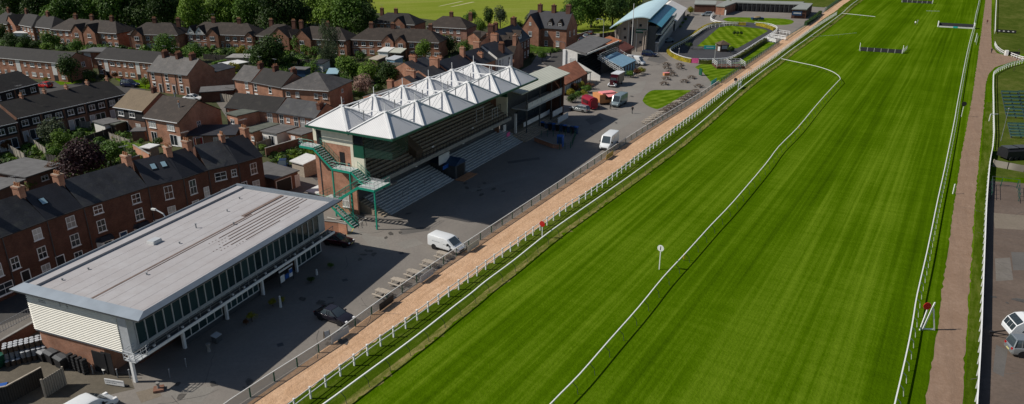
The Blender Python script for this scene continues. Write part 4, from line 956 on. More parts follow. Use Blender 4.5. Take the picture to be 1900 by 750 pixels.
# ---------------------------------------------------------------- tall Victorian terrace behind the clubhouse
TA = [(-85, 470), (0, 438.5), (83.6, 407), (152, 383), (272, 345), (337.6, 329.5), (384, 314), (440, 301.6), (486, 288)]
ZT = 7.5
TT = [ # label, wall, roof, windows (frac x, z, w, h, style), doors, skylights, bays
 ('leftmost tall brick terrace house cut by the photo edge', 'brick_dark', 'slate', [(.75, 5.5, 1.1, 1.4), (.75, 2.9, 1.1, 1.6), (.8, .6, 2.0, 1.4)], [], [], []),
 ('tall brick terrace house with white sashes and a dark door left of the clubhouse', 'brick_dark', 'slate', [(.76, 5.4, 1.1, 1.4), (.76, 2.9, 1.1, 1.5), (.76, .6, 1.1, 1.5), (.15, 3.0, 1.0, 1.5)], [(.3, 'black')], [], []),
 ('tall brick terrace house with one small rooflight beside a twin pot chimney', 'brick_dark', 'slate_dark', [(.62, 5.3, 1.15, 1.5), (.62, 2.8, 1.15, 1.6), (.62, .5, 1.1, 1.5)], [(.13, 'black')], [(1.3, 1.9)], []),
 ('wide dark red terrace house with two bay windows and pale grey slates', 'brick_dark', 'slate', [(.21, 5.9, 1.2, 1.1), (.21, 3.4, 1.1, 1.6), (.80, 5.6, 1.2, 1.3), (.80, 3.2, 1.1, 1.6)], [(.5, 'blue_dark')], [], [.21, .80]),
 ('tall brick terrace house with two dark rooflights in its slates', 'brick_dark', 'slate_dark', [(.56, 4.9, 1.15, 1.9), (.56, 2.2, 1.1, 1.6)], [(.12, 'black')], [(2.0, 2.2), (3.4, 2.2)], []),
 ('narrow brick terrace house between two stacks with a tall upper window', 'brick_dark', 'slate_dark', [(.35, 4.6, 1.1, 2.1), (.35, 2.0, 1.1, 1.6), (.85, 3.6, .9, 1.4)], [], [], []),
 ('brick terrace house with one wide and one small upper window', 'brick_dark', 'slate', [(.40, 5.4, 1.7, 1.2), (.85, 5.5, .8, 1.1), (.5, 2.7, 1.5, 1.3)], [], [], []),
 ('end terrace house with smooth new grey slates near the grandstand', 'brick_dark', 'slate_dark', [(.60, 5.0, 1.1, 1.7), (.15, 2.8, 1.0, 1.5), (.62, 2.4, 1.2, 1.5)], [], [], []),
]
for i, (lab, wl, rf, wn, dr, sk, by) in enumerate(TT):
    p, ro_, L = frame_px(TA[i], TA[i + 1], ZT); w = L - .02
    ch = [(w, None, 9.9, (.75, 1.25, 1.35), )] if i not in (6,) else [(w - .3, None, 9.9, (.6, 1.0, 1.2))]
    house('terraced_house', lab, 'house', p, ro_, w, 7.2, ZT, 2.6, wl, rf, [(a * w, b, c, d, 'sash') for a, b, c, d in wn],
          [(a * w, 0, .3, .9, 2.05, mm) for a, mm in dr], [(q[0], q[1], q[2], q[3]) for q in ch], group=None, gut='black', skyl=sk, bay=[b * w for b in by], ch_mat='brick_orange')
# ---------------------------------------------------------------- dark clad terraces on the left
def clad_row(pa, pb, n, labs, rise=2.3, d=10, chim=True, last_gap=0):
    p, ro_, L = frame_px(pa, pb, 5.0); w = L / n; dx, dy = math.cos(ro_), math.sin(ro_)
    for i in range(n):
        o = p + Vector((dx, dy)) * (w * i)
        house('terraced_house', labs[i], 'house', o, ro_, w - .02, d, 5, rise, 'brick_brown', 'tile_dark',
              [(w * .27, 3.2, 1.3, 1.1), (w * .73, 3.2, 1.3, 1.1), (w * .6, .2, 2.2, 2.0, 'french')], [(w * .2, 0, .1, .9, 2.0, 'grey_light')],
              [(w - .2, None, 5 + rise, (.35, .8, .75, 'brick_orange', 2))] if chim else [], gut='grey_light', lower=(2.75, 4.7, 'boards_black'), xo=0)
clad_row((31, 219), (232, 174), 5, [
 'first dark clad terrace house from the left in the long row behind the purple tree',
 'second dark clad terrace house in the long row, above the grey bush',
 'middle dark clad terrace house of the long row with pale patio doors',
 'fourth dark clad terrace house in the long row, behind the small garden shed',
 'last dark clad terrace house of the long row next to the beige roof'])
clad_row((-62, 247), (31, 226), 2, ['dark clad house at the photo edge lower down than the long row', 'dark clad house with pale verge stepping down from the long row'], 2.5, 11, False)
clad_row((-70, 188), (70, 153.6), 3, ['leftmost of the upper dark clad terrace houses, mostly outside the photo', 'middle house of the upper dark clad terrace at the left edge', 'end house of the upper dark clad terrace beside the red car'], 2.4, 10, False)
# ---------------------------------------------------------------- two storey blocks of flats
def flats(pa, pb, lab, n, d=8.2, seed=1):
    p, ro_, L = frame_px(pa, pb, 5.0); ws = []
    k = L / n
    for i in range(n):
        x = k * (i + .5)
        if i % 5 == 1: continue
        for z in (.8, 3.3): ws.append((x, z, (1.1, .8, 1.5)[i % 3], 1.0))
    foot(p, ro_, L, d)
    t = house('flats_block', lab, 'flats', p, ro_, L, d, 5, 2.0, 'brick_red', 'tile_dark', ws, [], [], gut='offwhite', xo=.1, ends=[(5.5, 3.1, 1.1, 1.3), (5.5, .6, 1.1, 1.3)])
    for i in range(n):
        if i % 5 == 1:
            m = MB(); m.box(k * (i + .2), k * (i + .8), -.05, -.004, 1.6, 4.8, 0); m.box(k * (i + .25), k * (i + .75), -.05, -.004, 0, 1.59, 1); m.build('stair_panel', ['offwhite', 'black'], t)
    return t
flats((-52, 102), (119, 117.5), 'long two storey brick flats at the left edge behind the upper clad houses', 13)
flats((178, 107.5), (296, 118), 'two storey brick flats with a white stair panel left of the white lintel terrace', 10)
p, ro_, L = frame_px((150, 97), (173, 97.5), 4.6)
t = thing('stair_block', 'small flat roofed white stair block linking the two brick flats', 'building', p, ro_)
m = MB(); m.box(0, 4.2, .3, 6, 0, 4.6, 0); m.build('wall', 'brick_red', t)
m = MB(); m.box(.6, 2.6, .24, .297, .4, 4.5); m.build('white_panel', 'offwhite', t); m = MB(); m.box(-.6, 6.8, -.3, 6.5, 4.62, 4.9); m.build('roof', 'felt', t)
# ---------------------------------------------------------------- terrace with white lintels
p, ro_, L = frame_px((273, 131), (349, 139), 5.2)
for i in range(3):
    w = L / 3; o = p + Vector((math.cos(ro_), math.sin(ro_))) * (w * i)
    house('terraced_house', ['left house of the three with white lintels and pale slates', 'middle house of the three with white lintels and pale slates', 'right house of the white lintel terrace with a tall blank brick gable'][i], 'house', o, ro_, w - .02, 8.6, 5.2, 3.0,
          'brick_orange', 'slate_light', [(w * .38, 3.2, .95, 1.5, 'lintel'), (w * .38, .8, .95, 1.5, 'lintel')], [(w * .82, 0, .1, .85, 2.0, 'black')], [(w * .5, None, 8.1, (.8, 1.6, 1.3, 'brick_dark', 4))], gut='grey', ch_mat='brick_dark')
rr = ro_; vx = Vector((math.cos(rr), math.sin(rr))); vy = Vector((-vx.y, vx.x))
t = thing('rear_extension', 'long brick rear wing with grey lean-to roof behind the blank gable', 'building', p + vx * (L - 4.2) + vy * 8.7, rr)
m = MB(); m.box(0, 4.1, 0, 7, 0, 4.2); m.build('wall', 'brick_orange', t); m = MB(); m.prof_y([(-.2, 4.9), (-.2, 5.05), (4.4, 4.3), (4.4, 4.15)], -.02, 7.1); m.build('roof', 'slate', t)
# ---------------------------------------------------------------- beige roofed house and the larger gable ended pair
p, ro_, L = frame_px((212, 197.5), (266, 206), 5)
house('brick_house', 'brick house with a pale beige tiled roof in front of the clad row', 'house', p, ro_, L, 9, 5, 2.6, 'brick_brown', 'tile_beige', [(1.8, 3.3, 1.6, 1.1), (5, 3.3, 1.6, 1.1), (2.2, .2, 2.2, 2.1, 'french'), (6.2, .8, 1.4, 1.3)], [], [(6.8, None, 7.6, (.6, .9, 1.1, 'brick_dark', 1))], lower=(2.75, 4.75, 'boards_black'))
p, ro_, L = frame_px((267, 217), (331, 227), 5)
house('brick_house', 'large orange brick house with white patio doors and a wide plain gable end', 'house', p, ro_, L, 10.4, 5, 3.0, 'brick_orange', 'tile_brown', [(2.0, 3.1, 1.9, 1.25), (6.9, 3.1, 1.9, 1.25), (2.0, .2, 1.5, 2.1, 'french'), (7.2, .2, 1.9, 2.1, 'french')], [(8.6, 0, .1, .8, 2, 'white')], [(3.2, None, 8.0, (.18, .18, 1.0, 'grey_metal', 1)), (6.5, 3, 6.9, (.15, .15, .9, 'grey_metal', 1))], ends=[(4.6, 2.2, .9, 1.9)], xo=.15)
t = thing('outbuilding', 'low brick outbuilding with dark roof and a red door behind the wide gable', 'outbuilding', p + Vector((math.cos(ro_), math.sin(ro_))) * (L + 1.0) + Vector((-math.sin(ro_), math.cos(ro_))) * 1, ro_ + .5)
m = MB(); m.box(0, 8.5, 0, 4, 0, 2.2); m.build('wall', 'brick_brown', t); m = MB(); m.prof_x([(-.3, 2.22), (-.3, 2.35), (4.3, 3.2), (4.3, 3.05)], -.3, 8.8); m.build('roof', 'slate_dark', t)
door(t, 1.6, 0, 0, 1.6, 1.9, 'red'); window(t, 5, 0, .9, 1.1, 1.0); window(t, 6.8, 0, .9, 1.1, 1.0)
# ---------------------------------------------------------------- semis in the middle and row behind the car park wall
p, ro_, L = frame_px((433, 146), (467, 151), 5)
house('terraced_house', 'small pale slated brick house left end of the middle row', 'house', p, ro_, L - .02, 7.4, 5, 2.5, 'brick_orange', 'slate_light', [(4.2, 3.1, .95, 1.4, 'lintel'), (4.4, .7, .95, 1.4, 'lintel')], [], [(L - .6, None, 7.5, (.8, 1.3, 1.1, 'brick_dark', 4))], gut='grey')
p, ro_, L = frame_px((468, 151.5), (523, 162), 5)
house('terraced_house', 'dark roofed brick house with two stout chimneys in the middle row', 'house', p, ro_, L - .02, 7.4, 5, 2.5, 'brick_orange', 'tile_dark', [(1.0, 3.0, 1.0, 1.6, 'lintel'), (6.2, 3.0, 1.0, 1.6, 'lintel'), (1.0, .6, 1.0, 1.4, 'lintel'), (6.2, .6, 1.0, 1.4, 'lintel')], [(8, 0, 0.1, .8, 2, 'black')], [(4.2, None, 7.5, (.8, 1.3, 1.1, 'brick_dark', 3)), (8.2, 5.5, 6.9, (.8, 1.3, 1.1, 'brick_dark', 3))], gut='grey')
p, ro_, L = frame_px((524, 163), (603, 168), 5)
house('brick_house', 'brick house with a large hipped grey tiled roof beside the blossom bush', 'house', p, ro_, L + 1.0, 11, 5, 2.8, 'brick_orange', 'slate_light', [(1.3, 3.1, 1.0, 1.1), (3.6, 3.1, .9, 1.2), (8.2, 3.1, .9, 1.1), (10.4, 3.1, 1.1, 1.2)], [], [], hip=(1, 1), ends=[(6, 3.3, .9, .8), (6, 1, .9, .9)])
p, ro_, L = frame_px((418, 198), (513, 208), 5)
for i, (a, b, rf, lab) in enumerate(((0, .45, 'tile_dark', 'left dark roofed house of the lower middle row with two white roof vents'), (.45, 1, 'tile_dark', 'second dark roofed house of the lower middle row above the conservatory'))):
    o = p + Vector((math.cos(ro_), math.sin(ro_))) * (L * a); w = L * (b - a) - .02
    house('terraced_house', lab, 'house', o, ro_, w, 6.8, 5, 2.0, 'brick_orange', rf, [(w * .75, 2.7, 1.2, 1.9, 'sash')] + ([(w * .25, 3.4, .9, .9)] if i else []), [], [], gut='grey_dark', hip=(0, 0))
p, ro_, L = frame_px((513, 208), (586, 219), 5)
for i in range(2):
    o = p + Vector((math.cos(ro_), math.sin(ro_))) * (L * i * .58); w = L * (.58, .42)[i] - .02
    house('terraced_house', ['grey slated house right of the dark roofs in the lower middle row', 'slated house with yellow chimney pots tucked behind the grandstand roof corner'][i], 'house', o, ro_, w, 6.8, 5, 2.0, 'brick_orange', 'slate', [(w * .2, 2.7, 1.1, 1.9, 'sash'), (w * .5, 3.3, .8, .9), (w * .85, 2.7, 1.1, 1.9, 'sash')], [], [(w - .6, 2.2, 6.3, (.8, 1.2, 1.1, 'brick_dark', 3))] if i else [], gut='grey_dark')
# rear extensions of that row
def annex(name, lab, cat, a, b, z, d, wall, roof, wins=(), drs=(), pitch=0, ov=.25, rth=.18, group=None):
    p, ro_, L = frame_px(a, b, z); t = thing(name, lab, cat, p, ro_, group); foot(p, ro_, L, d)
    m = MB(); m.prof_x([(0, 0), (0, z - .02), (d, z - .02 + pitch), (d, 0)], 0, L); m.build('wall', wall, t)
    m = MB(); m.prof_x([(-ov, z), (-ov, z + rth), (d + ov, z + rth + pitch), (d + ov, z + pitch)], -ov, L + ov); m.build('roof', roof, t)
    for q in wins: window(t, *q)
    for q in drs: door(t, *q)
    return t
annex('extension', 'two storey brick extension with a flat greenish roof', 'extension', (421, 211), (440, 216), 4.8, 6.5, 'brick_orange', 'felt_green', [(1.6, 0, 3.0, 1.3, 1.0), (1.8, 0, .5, 1.3, 1.3)])
annex('extension', 'single storey brick extension with a green felt roof and two windows', 'extension', (448, 242), (469, 246), 2.6, 7, 'brick_orange', 'felt_green', [(1.0, 0, .9, 1.2, .9), (2.9, 0, 1.0, .7, .8)])
annex('extension', 'white walled extension with grey roof and tall glazed doors', 'extension', (486, 244), (513, 249), 2.6, 8, 'white_wall', 'felt', [(2.3, 0, .1, 1.4, 2.0, 'french'), (.9, 0, .9, .9, .9)])
annex('extension', 'low brick lean-to with white windows right of the white extension', 'extension', (535, 246), (560, 251), 2.6, 6, 'brick_orange', 'felt', [(3, 0, .9, 1.2, 1.0)], [(1.2, 0, 0, .9, 2, 'white')])
annex('garage', 'pale roofed garage with dark open front at the end of the tall terrace', 'garage', (509, 334), (552, 318), 2.6, 7.0, 'brick_brown', 'felt', [], [(1.8, 0, 0, 3.0, 2.2, 'black'), (4.6, 0, 0, .8, 2.0, 'offwhite')], .2)
annex('shed', 'small white roofed shed behind the pale garage', 'shed', (541, 300), (563, 306), 2.3, 3.2, 'wood_grey', 'offwhite', pitch=.4)
annex('brick_store', 'roofless looking brick store against the grandstand wall', 'store', (596, 340), (642, 346), 2.0, 3.0, 'brick_orange', 'wood_dark', [], [(2.5, 0, 0, 2.6, 1.8, 'black')])
annex('garage', 'leftmost flat grey garage roof at the photo edge among the gardens', 'garage', (-60, 378), (44, 335), 2.6, 9, 'brick_brown', 'felt')
annex('garage', 'large flat grey garage roof with windows below it left of the purple tree', 'garage', (48, 330), (118, 307), 2.6, 9.5, 'brick_brown', 'felt', [(3, 0, 1.2, 1.2, .8), (6, 0, 1.2, 1.2, .8)])
annex('shed', 'small white faced shed with a felt roof behind the clad row', 'shed', (174, 226), (194, 232), 2.2, 3, 'white_wall', 'felt')
annex('shed', 'second felt roofed shed beside the white faced shed', 'shed', (190, 229), (214, 232), 2.1, 3.2, 'wood_dark', 'felt_green')
annex('shed', 'small garden shed with a pale lid like roof near the patio doors house', 'shed', (244, 245), (268, 244), 1.9, 2.4, 'brick_brown', 'felt')
annex('shed', 'tiny box shed with grey top behind the tall terrace chimneys', 'shed', (262, 274), (278, 276), 1.7, 2.0, 'wood', 'offwhite')
annex('garage', 'flat dark roof garage right of the blank gable', 'garage', (421, 163), (436, 165), 2.6, 5, 'brick_orange', 'felt')
annex('garage', 'long low dark roof below the blank gable beside the panel fence', 'garage', (372, 172), (432, 168), 2.4, 5.5, 'brick_dark', 'felt')
annex('shed', 'blue sided shed behind the hipped roof house', 'shed', (537, 129), (566, 130), 2.3, 3.2, 'blue_dark', 'felt')
annex('shed', 'white fronted garden shed beside the willow like tree', 'shed', (582, 118), (598, 119), 2.3, 4, 'offwhite', 'slate_dark', pitch=.4)
annex('greenhouse', 'shed with a pale blue roof left of the big green bushes', 'shed', (607, 138), (625, 138), 2.2, 3.2, 'grey_dark', 'skylight_glass', pitch=.8)
annex('conservatory', 'white conservatory with an open side behind the gabled council houses', 'conservatory', (702, 96), (719, 97), 2.6, 5, 'white', 'offwhite', pitch=.6)
annex('conservatory', 'pale roofed veranda next to the white conservatory', 'veranda', (724, 98), (743, 99), 2.5, 4, 'wood_dark', 'sheet_pale', pitch=.6)
annex('shed', 'pale blue shed in front of the veranda', 'shed', (717, 110), (732, 112), 2.3, 3.5, 'awning_blue', 'grey_light', pitch=.4)
annex('shed', 'brown roofed shed left of the pale blue shed', 'shed', (686, 110), (700, 112), 2.3, 3.5, 'wood_dark', 'wood_grey', pitch=.5)
annex('garage', 'white doored garage beside the round green tree', 'garage', (764, 118), (779, 121), 2.3, 5.5, 'white_wall', 'slate', pitch=.8)
annex('conservatory', 'white glazed conservatory at the far left behind the dark bushes', 'conservatory', (25, 62), (64, 62), 2.4, 5, 'white', 'offwhite', pitch=.7)
annex('shed', 'pale flat roof shed on the rough grass beyond the yellow bush', 'shed', (426, 122), (460, 116), 1.8, 5, 'wood', 'offwhite')
annex('shed', 'long weathered flat roofed shed near the yellow bush', 'shed', (420, 108), (462, 108), 1.9, 6, 'wood_grey', 'concrete')
annex('store', 'low white roofed slab at the foot of the grandstand wall', 'store', (571, 356), (596, 361), .8, 2.5, 'concrete', 'offwhite')
# ---------------------------------------------------------------- council semis with front gables
def semi(pa, pb, lab, projs, wall='brick_red', roof='tile_brown', ch=(.3, .7), hip=(1, 1), d=8.5, band=False, rise=3.2, wn=None, fw=1.2):
    p, ro_, L = frame_px(pa, pb, 5); ws = []
    occ = [(a * L, b * L) for a, b in projs]
    x = 1.3
    while x < L - .8:
        if not any(a - .6 < x < b + .6 for a, b in occ):
            ws += [(x, 3.2, 1.25, 1.15), (x, .8, 1.4, 1.2)]
        x += 2.6
    t = house('semi_detached_house', lab, 'house', p, ro_, L, d, 5, rise, wall, roof, ws, [(L * .5, 0, 0, .9, 2.05, 'blue_dark')] if not any(a < L * .5 < b for a, b in occ) else [], [(L * c, None, 5 + rise - .1, (1.2, .8, 1.5)) for c in ch], hip=hip,
              proj=[(a, b, 1.4, min(rise - .3, (b - a) / 2 * .95), [(0, 3.3, 1.5, 1.2), (0, .7, 1.5, 1.3)]) for a, b in occ])
    if band:
        m = MB(); m.box(-.02, L * band, -.035, -.004, 2.55, 2.68); m.build('white_band', 'white', t)
    return t
semi((-20, 40), (14, 45), 'brick house at the top left corner behind dark bushes', [], ch=(.5,), roof='tile_dark')
semi((17, 42), (60, 50), 'gabled council house left of the white conservatory roof', [(.05, .45)], ch=(.3,), roof='tile_dark')
semi((62, 49), (96, 53), 'hipped council house with dark roof above the conservatory', [], ch=(.25,), roof='tile_dark', hip=(0, 1))
semi((95, 54), (217, 62), 'pair of council houses with a white rooflight glint and twin front gables', [(.36, .52), (.54, .72)], ch=(.25, .5, .8))
semi((238, 63), (330, 65), 'council house pair behind the round bush at the flats', [(.1, .32)], ch=(.42, .9), roof='tile_brown')
t = semi((346, 62), (472, 66), 'long council terrace with two small white gables', [(.32, .5), (.9, 1.0)], ch=(.32, .7), band=.55, wall='brick_red')
for k, (a, b) in enumerate(((.5, 2.9), (3.3, 6.3))):
    m = MB(); m.prof_y([(a, 4.6), (a, 5.4), ((a + b) / 2, 7.3), (b, 5.4), (b, 4.6)], -.3, .9); gg = m.build('white_gable', 'white_wall', t)
    m = MB(); m.prof_y([(a - .2, 5.2), ((a + b) / 2, 7.35), (b + .2, 5.2), (b + .2, 5.32), ((a + b) / 2, 7.5), (a - .2, 5.32)], -.5, 3.4); m.build('gable_roof', 'tile_brown', t).parent = gg
    window(t, (a + b) / 2, -.3, 5.3, .9, .9)
semi((476, 66), (541, 69), 'council house with greyer roof left of the small round tree', [(.42, .98)], ch=(.25, .9), wall='brick_red')
semi((543, 70), (642, 75), 'council house pair mostly hidden behind the pale willow like tree', [(.05, .38)], ch=(.05, .55), wall='brick_red')
semi((652, 73), (815, 79), 'long council terrace with two central gables above the sheds', [(.37, .50), (.52, .64)], ch=(.18, .43, .86), band=.24, hip=(1, 1))
semi((690, 42), (770, 46), 'dark roofed council houses at the edge of the cricket field', [(.5, .8)], ch=(.12, .45), roof='tile_dark')
semi((792, 49), (866, 53), 'pinkish brick council house with hipped roof facing the cricket field', [], ch=(.5, .98), wall='brick_pink')
semi((585, 28), (615, 31), 'small tiled house glimpsed between the big trees', [], ch=(.4,), roof='tile_orange', d=7)
p, ro_, L = frame_px((870, 67), (890, 71), 2.6)
house('garage', 'small gabled brick garage with a white door behind the terraces', 'garage', p + Vector((0, 0)), ro_ , L + .5, 6, 2.6, 1.6, 'brick_red', 'tile_brown', [], [(L * .5, 0, 0, 2.4, 2.1, 'white')], [], proj=[(0, L + .5, .5, 1.5, [])], gut=False)
# ---------------------------------------------------------------- Victorian villas near the old stand
o = GW(103.5, 46.5)
house('villa', 'brown tiled wing with an orange gable left of the dark dormered villa', 'house', o, rotG - R(90) + .15, 9.5, 8, 4.6, 3.6, 'brick_orange', 'tile_brown', [], [], [(.6, None, 7.6, (1.0, 1.4, 2.0, 'brick_orange', 3)), (8.8, 3, 7.2, (1.0, 1.6, 2.4, 'brick_orange', 4))], gut='grey_dark')
o = GW(105.2, 39.8); L = 22
t = house('villa', 'dark roofed Victorian villa with pale framed dormers and tall chimneys', 'house', o, rotG + R(9), L, 9, 6, 4.0, 'brick_dark', 'slate_dark', [(x, z, 1.1, 1.7, 'sash') for x in (2, 5, 8, 11, 14, 17, 20) for z in (.7, 3.6)], [], [(.5, None, 9.8, (1.6, 1.6, 2.6)), (9.5, 6.5, 9.0, (1.0, 1.2, 2.6)), (L - 2.5, None, 9.8, (1.8, 1.4, 2.2))], gut='grey_dark')
for x in (4, 9, 14.5):
    m = MB(); m.prof_y([(x - .9, 6.0), (x - .9, 7.6), (x, 8.9), (x + .9, 7.6), (x + .9, 6.0)], .55, 3.5); dd = m.build('dormer', 'white_wall', t)
    m = MB(); m.prof_y([(x - 1.15, 7.4), (x, 9.0), (x + 1.15, 7.4), (x + 1.15, 7.52), (x, 9.15), (x - 1.15, 7.52)], .3, 4); m.build('dormer_roof', 'tile_brown', t).parent = dd
    window(t, x, .55, 6.4, .9, 1.1, 'sash')
c0 = P2(972, 86); rv = R(-25)
t = house('villa', 'tall orange brick gothic villa with steep gables by the cricket field', 'house', c0, rv, 15, 10, 6.5, 4.6, 'brick_red', 'slate_dark', [(8.0, 3.9, 1.1, 1.6, 'sash'), (8.0, .8, 1.1, 1.6, 'sash'), (12, 3.9, 1.1, 1.6, 'sash'), (12, .8, 1.1, 1.6, 'sash')], [], [(3.6, None, 11.0, (1.3, 1.3, 2.2)), (8.5, None, 11.0, (1.3, 1.3, 2.2)), (13.6, None, 11.0, (1.5, 1.3, 2.4))], gut='grey_dark', proj=[(.2, 6.2, 2.2, 4.2, [(0, 3.9, 1.2, 1.5), (0, 7.4, .7, .9)])], ends=[(3, 3.8, 1.1, 1.6), (7, 3.8, 1.1, 1.6)])
for x in (9, 12.4):
    m = MB(); m.prof_y([(x - .9, 6.4), (x - .9, 8.0), (x, 9.3), (x + .9, 8.0), (x + .9, 6.4)], .6, 3.5); dd = m.build('dormer', 'tile_brown', t)
    window(t, x, .6, 6.9, 1.0, 1.2, 'sash')
# slate terraces running behind the grandstand
def back(a, b, z, lab, w=None, d=7.5, rise=2.4, wall='brick_orange', roof='slate', ch=(1,), ex=(), hip=(0, 0), rot=None, wn=()):
    p, ro_, L = frame_px(a, b, z); L = w or L
    return house('terraced_house', lab, 'house', p, ro_ if rot is None else rot, L, d, z, rise, wall, roof, wn, [], [(L * c if c < 1 else L - .3, None, z + rise - .1, (.8, 1.4, 1.5, 'brick_orange', 5)) for c in ch], gut='grey_dark', hip=hip, ends=ex)
G90 = rotG
def behind(u, v, w, d, z, rise, lab, wall='brick_orange', roof='slate', ch=(), ex=(), wn=(), name='terraced_house'):
    o = GW(u, v); return house(name, lab, 'house', o, rotG, w, d, z, rise, wall, roof, wn, [], ch, gut='grey_dark', ends=ex)
behind(59.0, 37, 5.8, 8.5, 4.4, 2.0, 'low slated terrace house with the nearest row of yellow pots behind the stand', ch=[(2.6, 4, 6.2, (.8, 2.2, 1.5, 'brick_orange', 5))])
behind(64.9, 37, 7.6, 8.5, 4.8, 2.2, 'slated terrace house with a wide six pot stack behind the stand', ch=[(6.8, 4.2, 6.8, (.9, 2.4, 2.0, 'brick_orange', 6))])
behind(72.6, 37, 11.6, 8.5, 5.2, 2.5, 'long dark slated terrace house behind the fourth roof pyramid', roof='slate_dark', ch=[(4.6, 6.4, 6.4, (.8, 1.6, 1.6, 'brick_orange', 4)), (11.0, 3.6, 7.2, (.9, 1.2, 2.4, 'brick_orange', 3))])
behind(84.3, 36.5, 9.0, 9, 5.4, 2.7, 'slated terrace house between two tall stacks right of the long dark one', roof='slate_dark', ch=[(4.6, 2.0, 6.6, (.8, 1.4, 1.0, 'brick_orange', 3)), (8.4, 5.2, 7.9, (1.0, 1.8, 1.8, 'brick_orange', 4))])
behind(93.4, 36, 8.6, 9.4, 5.8, 2.9, 'white walled end terrace house with two tall windows', wall='white_wall', roof='slate_dark', ch=[(4.6, 1.2, 6.3, (1.0, 1.4, 2.6, 'brick_dark', 4)), (7.9, 5.2, 8.4, (1.1, 2.0, 2.2, 'brick_orange', 4))], wn=[(1.4, 3.2, 1.0, 1.8, 'sash'), (3.0, 3.2, 1.0, 1.8, 'sash'), (6.6, 3.2, 1.0, 1.8, 'sash')])
behind(50.0, 38, 8.4, 8, 3.2, 1.2, 'low pale roofed building beyond the near corner of the stand', roof='felt', ch=[(7.6, 6, 4.2, (.9, 1.4, 1.6, 'brick_orange', 2))])
behind(76.0, 50, 9, 7, 4.0, 1.8, 'small slated outbuilding with a stack behind the long dark house', roof='slate', ch=[(4, None, 5.6, (.8, 2.0, 1.4, 'brick_orange', 4))])
# hipped slate building between the grandstand and the road
o = GW(56.5, 10.2)
t = house('lodge', 'low hipped grey slate building behind the pale canopy with a brick chimney', 'building', o, rotG, 17, 12.5, 4.6, 3.2, 'brick_red', 'slate', [], [], [(6.5, 10.5, 5.4, (1.3, 1.3, 2.6))], hip=(1, 1), gut='grey_dark')
m = MB(); m.prof_y([(10.8, 5.2), (10.8, 5.8), (12.2, 7.6), (13.6, 5.8), (13.6, 5.2)], .8, 4); m.build('roof_gablet', 'slate', t)
# ---------------------------------------------------------------- old stand, red roofed pavilions
def blk(name, lab, cat, pa, pb, z, **k):
    p, r_, L = frame_px(pa, pb, z); return thing(name, lab, cat, p, r_), L
o = P2(1043, 101, 6.8); q = P2(1087, 100.5, 6.8)
rr = rotG; uG = Vector((math.cos(rr), math.sin(rr))); vG = Vector((-uG.y, uG.x))
def LG2(x, y, z): k = P2(x, y, z) - F0; return (k.dot(uG), k.dot(vG))
t = thing('old_stand', 'old white walled stand with a flat grey roof and an open dark front', 'stand', F0, rotG)
a = LG2(1087.5, 100.5, 6.8); b = LG2(1049, 96, 6.8); c = LG2(1136, 75, 6.8); d = LG2(1094, 72, 6.8)
m = MB(); m.hexa([(*a, 6.8), (*c, 6.8), (*d, 7.6), (*b, 7.6)], [(*a, 7.05), (*c, 7.05), (*d, 7.85), (*b, 7.85)]); m.build('roof', 'felt', t)
ux, vf, vb = a[0], a[1], b[1]
m = MB(); m.prof_x([(vb - .4, 0), (vb - .4, 7.5), (vb - 3.6, 7.2), (vb - 3.6, 4.4), (vf - 4.0, 1.3), (vf - 4.0, 0)], ux + .5, ux + .8); ew = m.build('end_wall', 'white_wall', t)
m = MB(); m.beam((ux + .65, vb - 3.5, 7.0), (ux + .65, vf + .1, 6.55), .3, .55); m.beam((ux + .5, vf - .1, 6.75), (c[0], vf - .1, 6.75), .2, .4); m.build('fascia', 'white_wall', t)
window(t, ux + .5, vb - 2.2, 4.0, 1.6, 1.3, 'cas', -math.pi / 2)
m = MB(); m.box(ux + .2, ux + 1.0, vb - .3, vb + .5, 0, 7.4); m.build('white_pier', 'white', t)
m = MB(); m.box(ux + 1, c[0], vb - .6, vb - .3, 0, 7.4); m.build('rear_wall', 'grey_dark', t)
m = MB()
for k in range(8): m.box(ux + 1, c[0] - 1, vf - 1 + k * .75, vf - .25 + k * .75, 0, 1.0 + k * .42)
m.build('steps', 'black', t)  # black colour stands in for the shade inside the stand
m = MB(); m.box(ux + 14, c[0], vf - .2, vf, 2.4, 6.8); m.build('glass_screen', 'mesh_dark', t)
t = thing('awning_terrace', 'pale blue sloping terrace cover with white stair rails in front of the old stand', 'terrace', F0, rotG)
e1 = LG2(1107, 131, 2.6); e2 = LG2(1150, 122, 2.6)
m = MB(); u0, u1 = ux + 8.5, ux + 19.5; v0 = vf - 7.2; v1 = vf - 1.2
m.hexa([(u0, v0, 2.5), (u1, v0, 2.5), (u1, v1, 4.4), (u0, v1, 4.4)], [(u0, v0, 2.65), (u1, v0, 2.65), (u1, v1, 4.55), (u0, v1, 4.55)]); m.build('cover', 'awning_blue', t)
m = MB()
for uu in (u0 - .7, u0 - 2.2, u1 + .8):
    for dz in (0.1, .5, 1.0): m.beam((uu, v0 - .6, 1.2 + dz), (uu, v1 + .5, 4.6 + dz), .07, .07)
    for k in range(7): m.box(uu - .04, uu + .04, v0 - .6 + k * 1.1, v0 - .52 + k * 1.1, 1.0 + k * .55, 2.3 + k * .55)
for dz in (.1, .5, 1.0): m.beam((u0 - .7, v1 + .5, 4.6 + dz), (u1 + .8, v1 + .5, 4.6 + dz), .07, .07)
m.build('stair_rail', 'offwhite', t)
m = MB(); m.box(u0, u1, v0 + .1, v0 + .2, 0, 2.45); m.box(u0, u1, v1, v1 + .2, 0, 4.3); m.build('front', 'grey_dark', t)
m = MB()
for k in range(5): m.box(u0 + .3 + k * 2.2, u0 + 1.2 + k * 2.2, v0 + .03, v0 + .09, .1, 2.2)
m.build('kiosk_door', 'awning_blue', t)
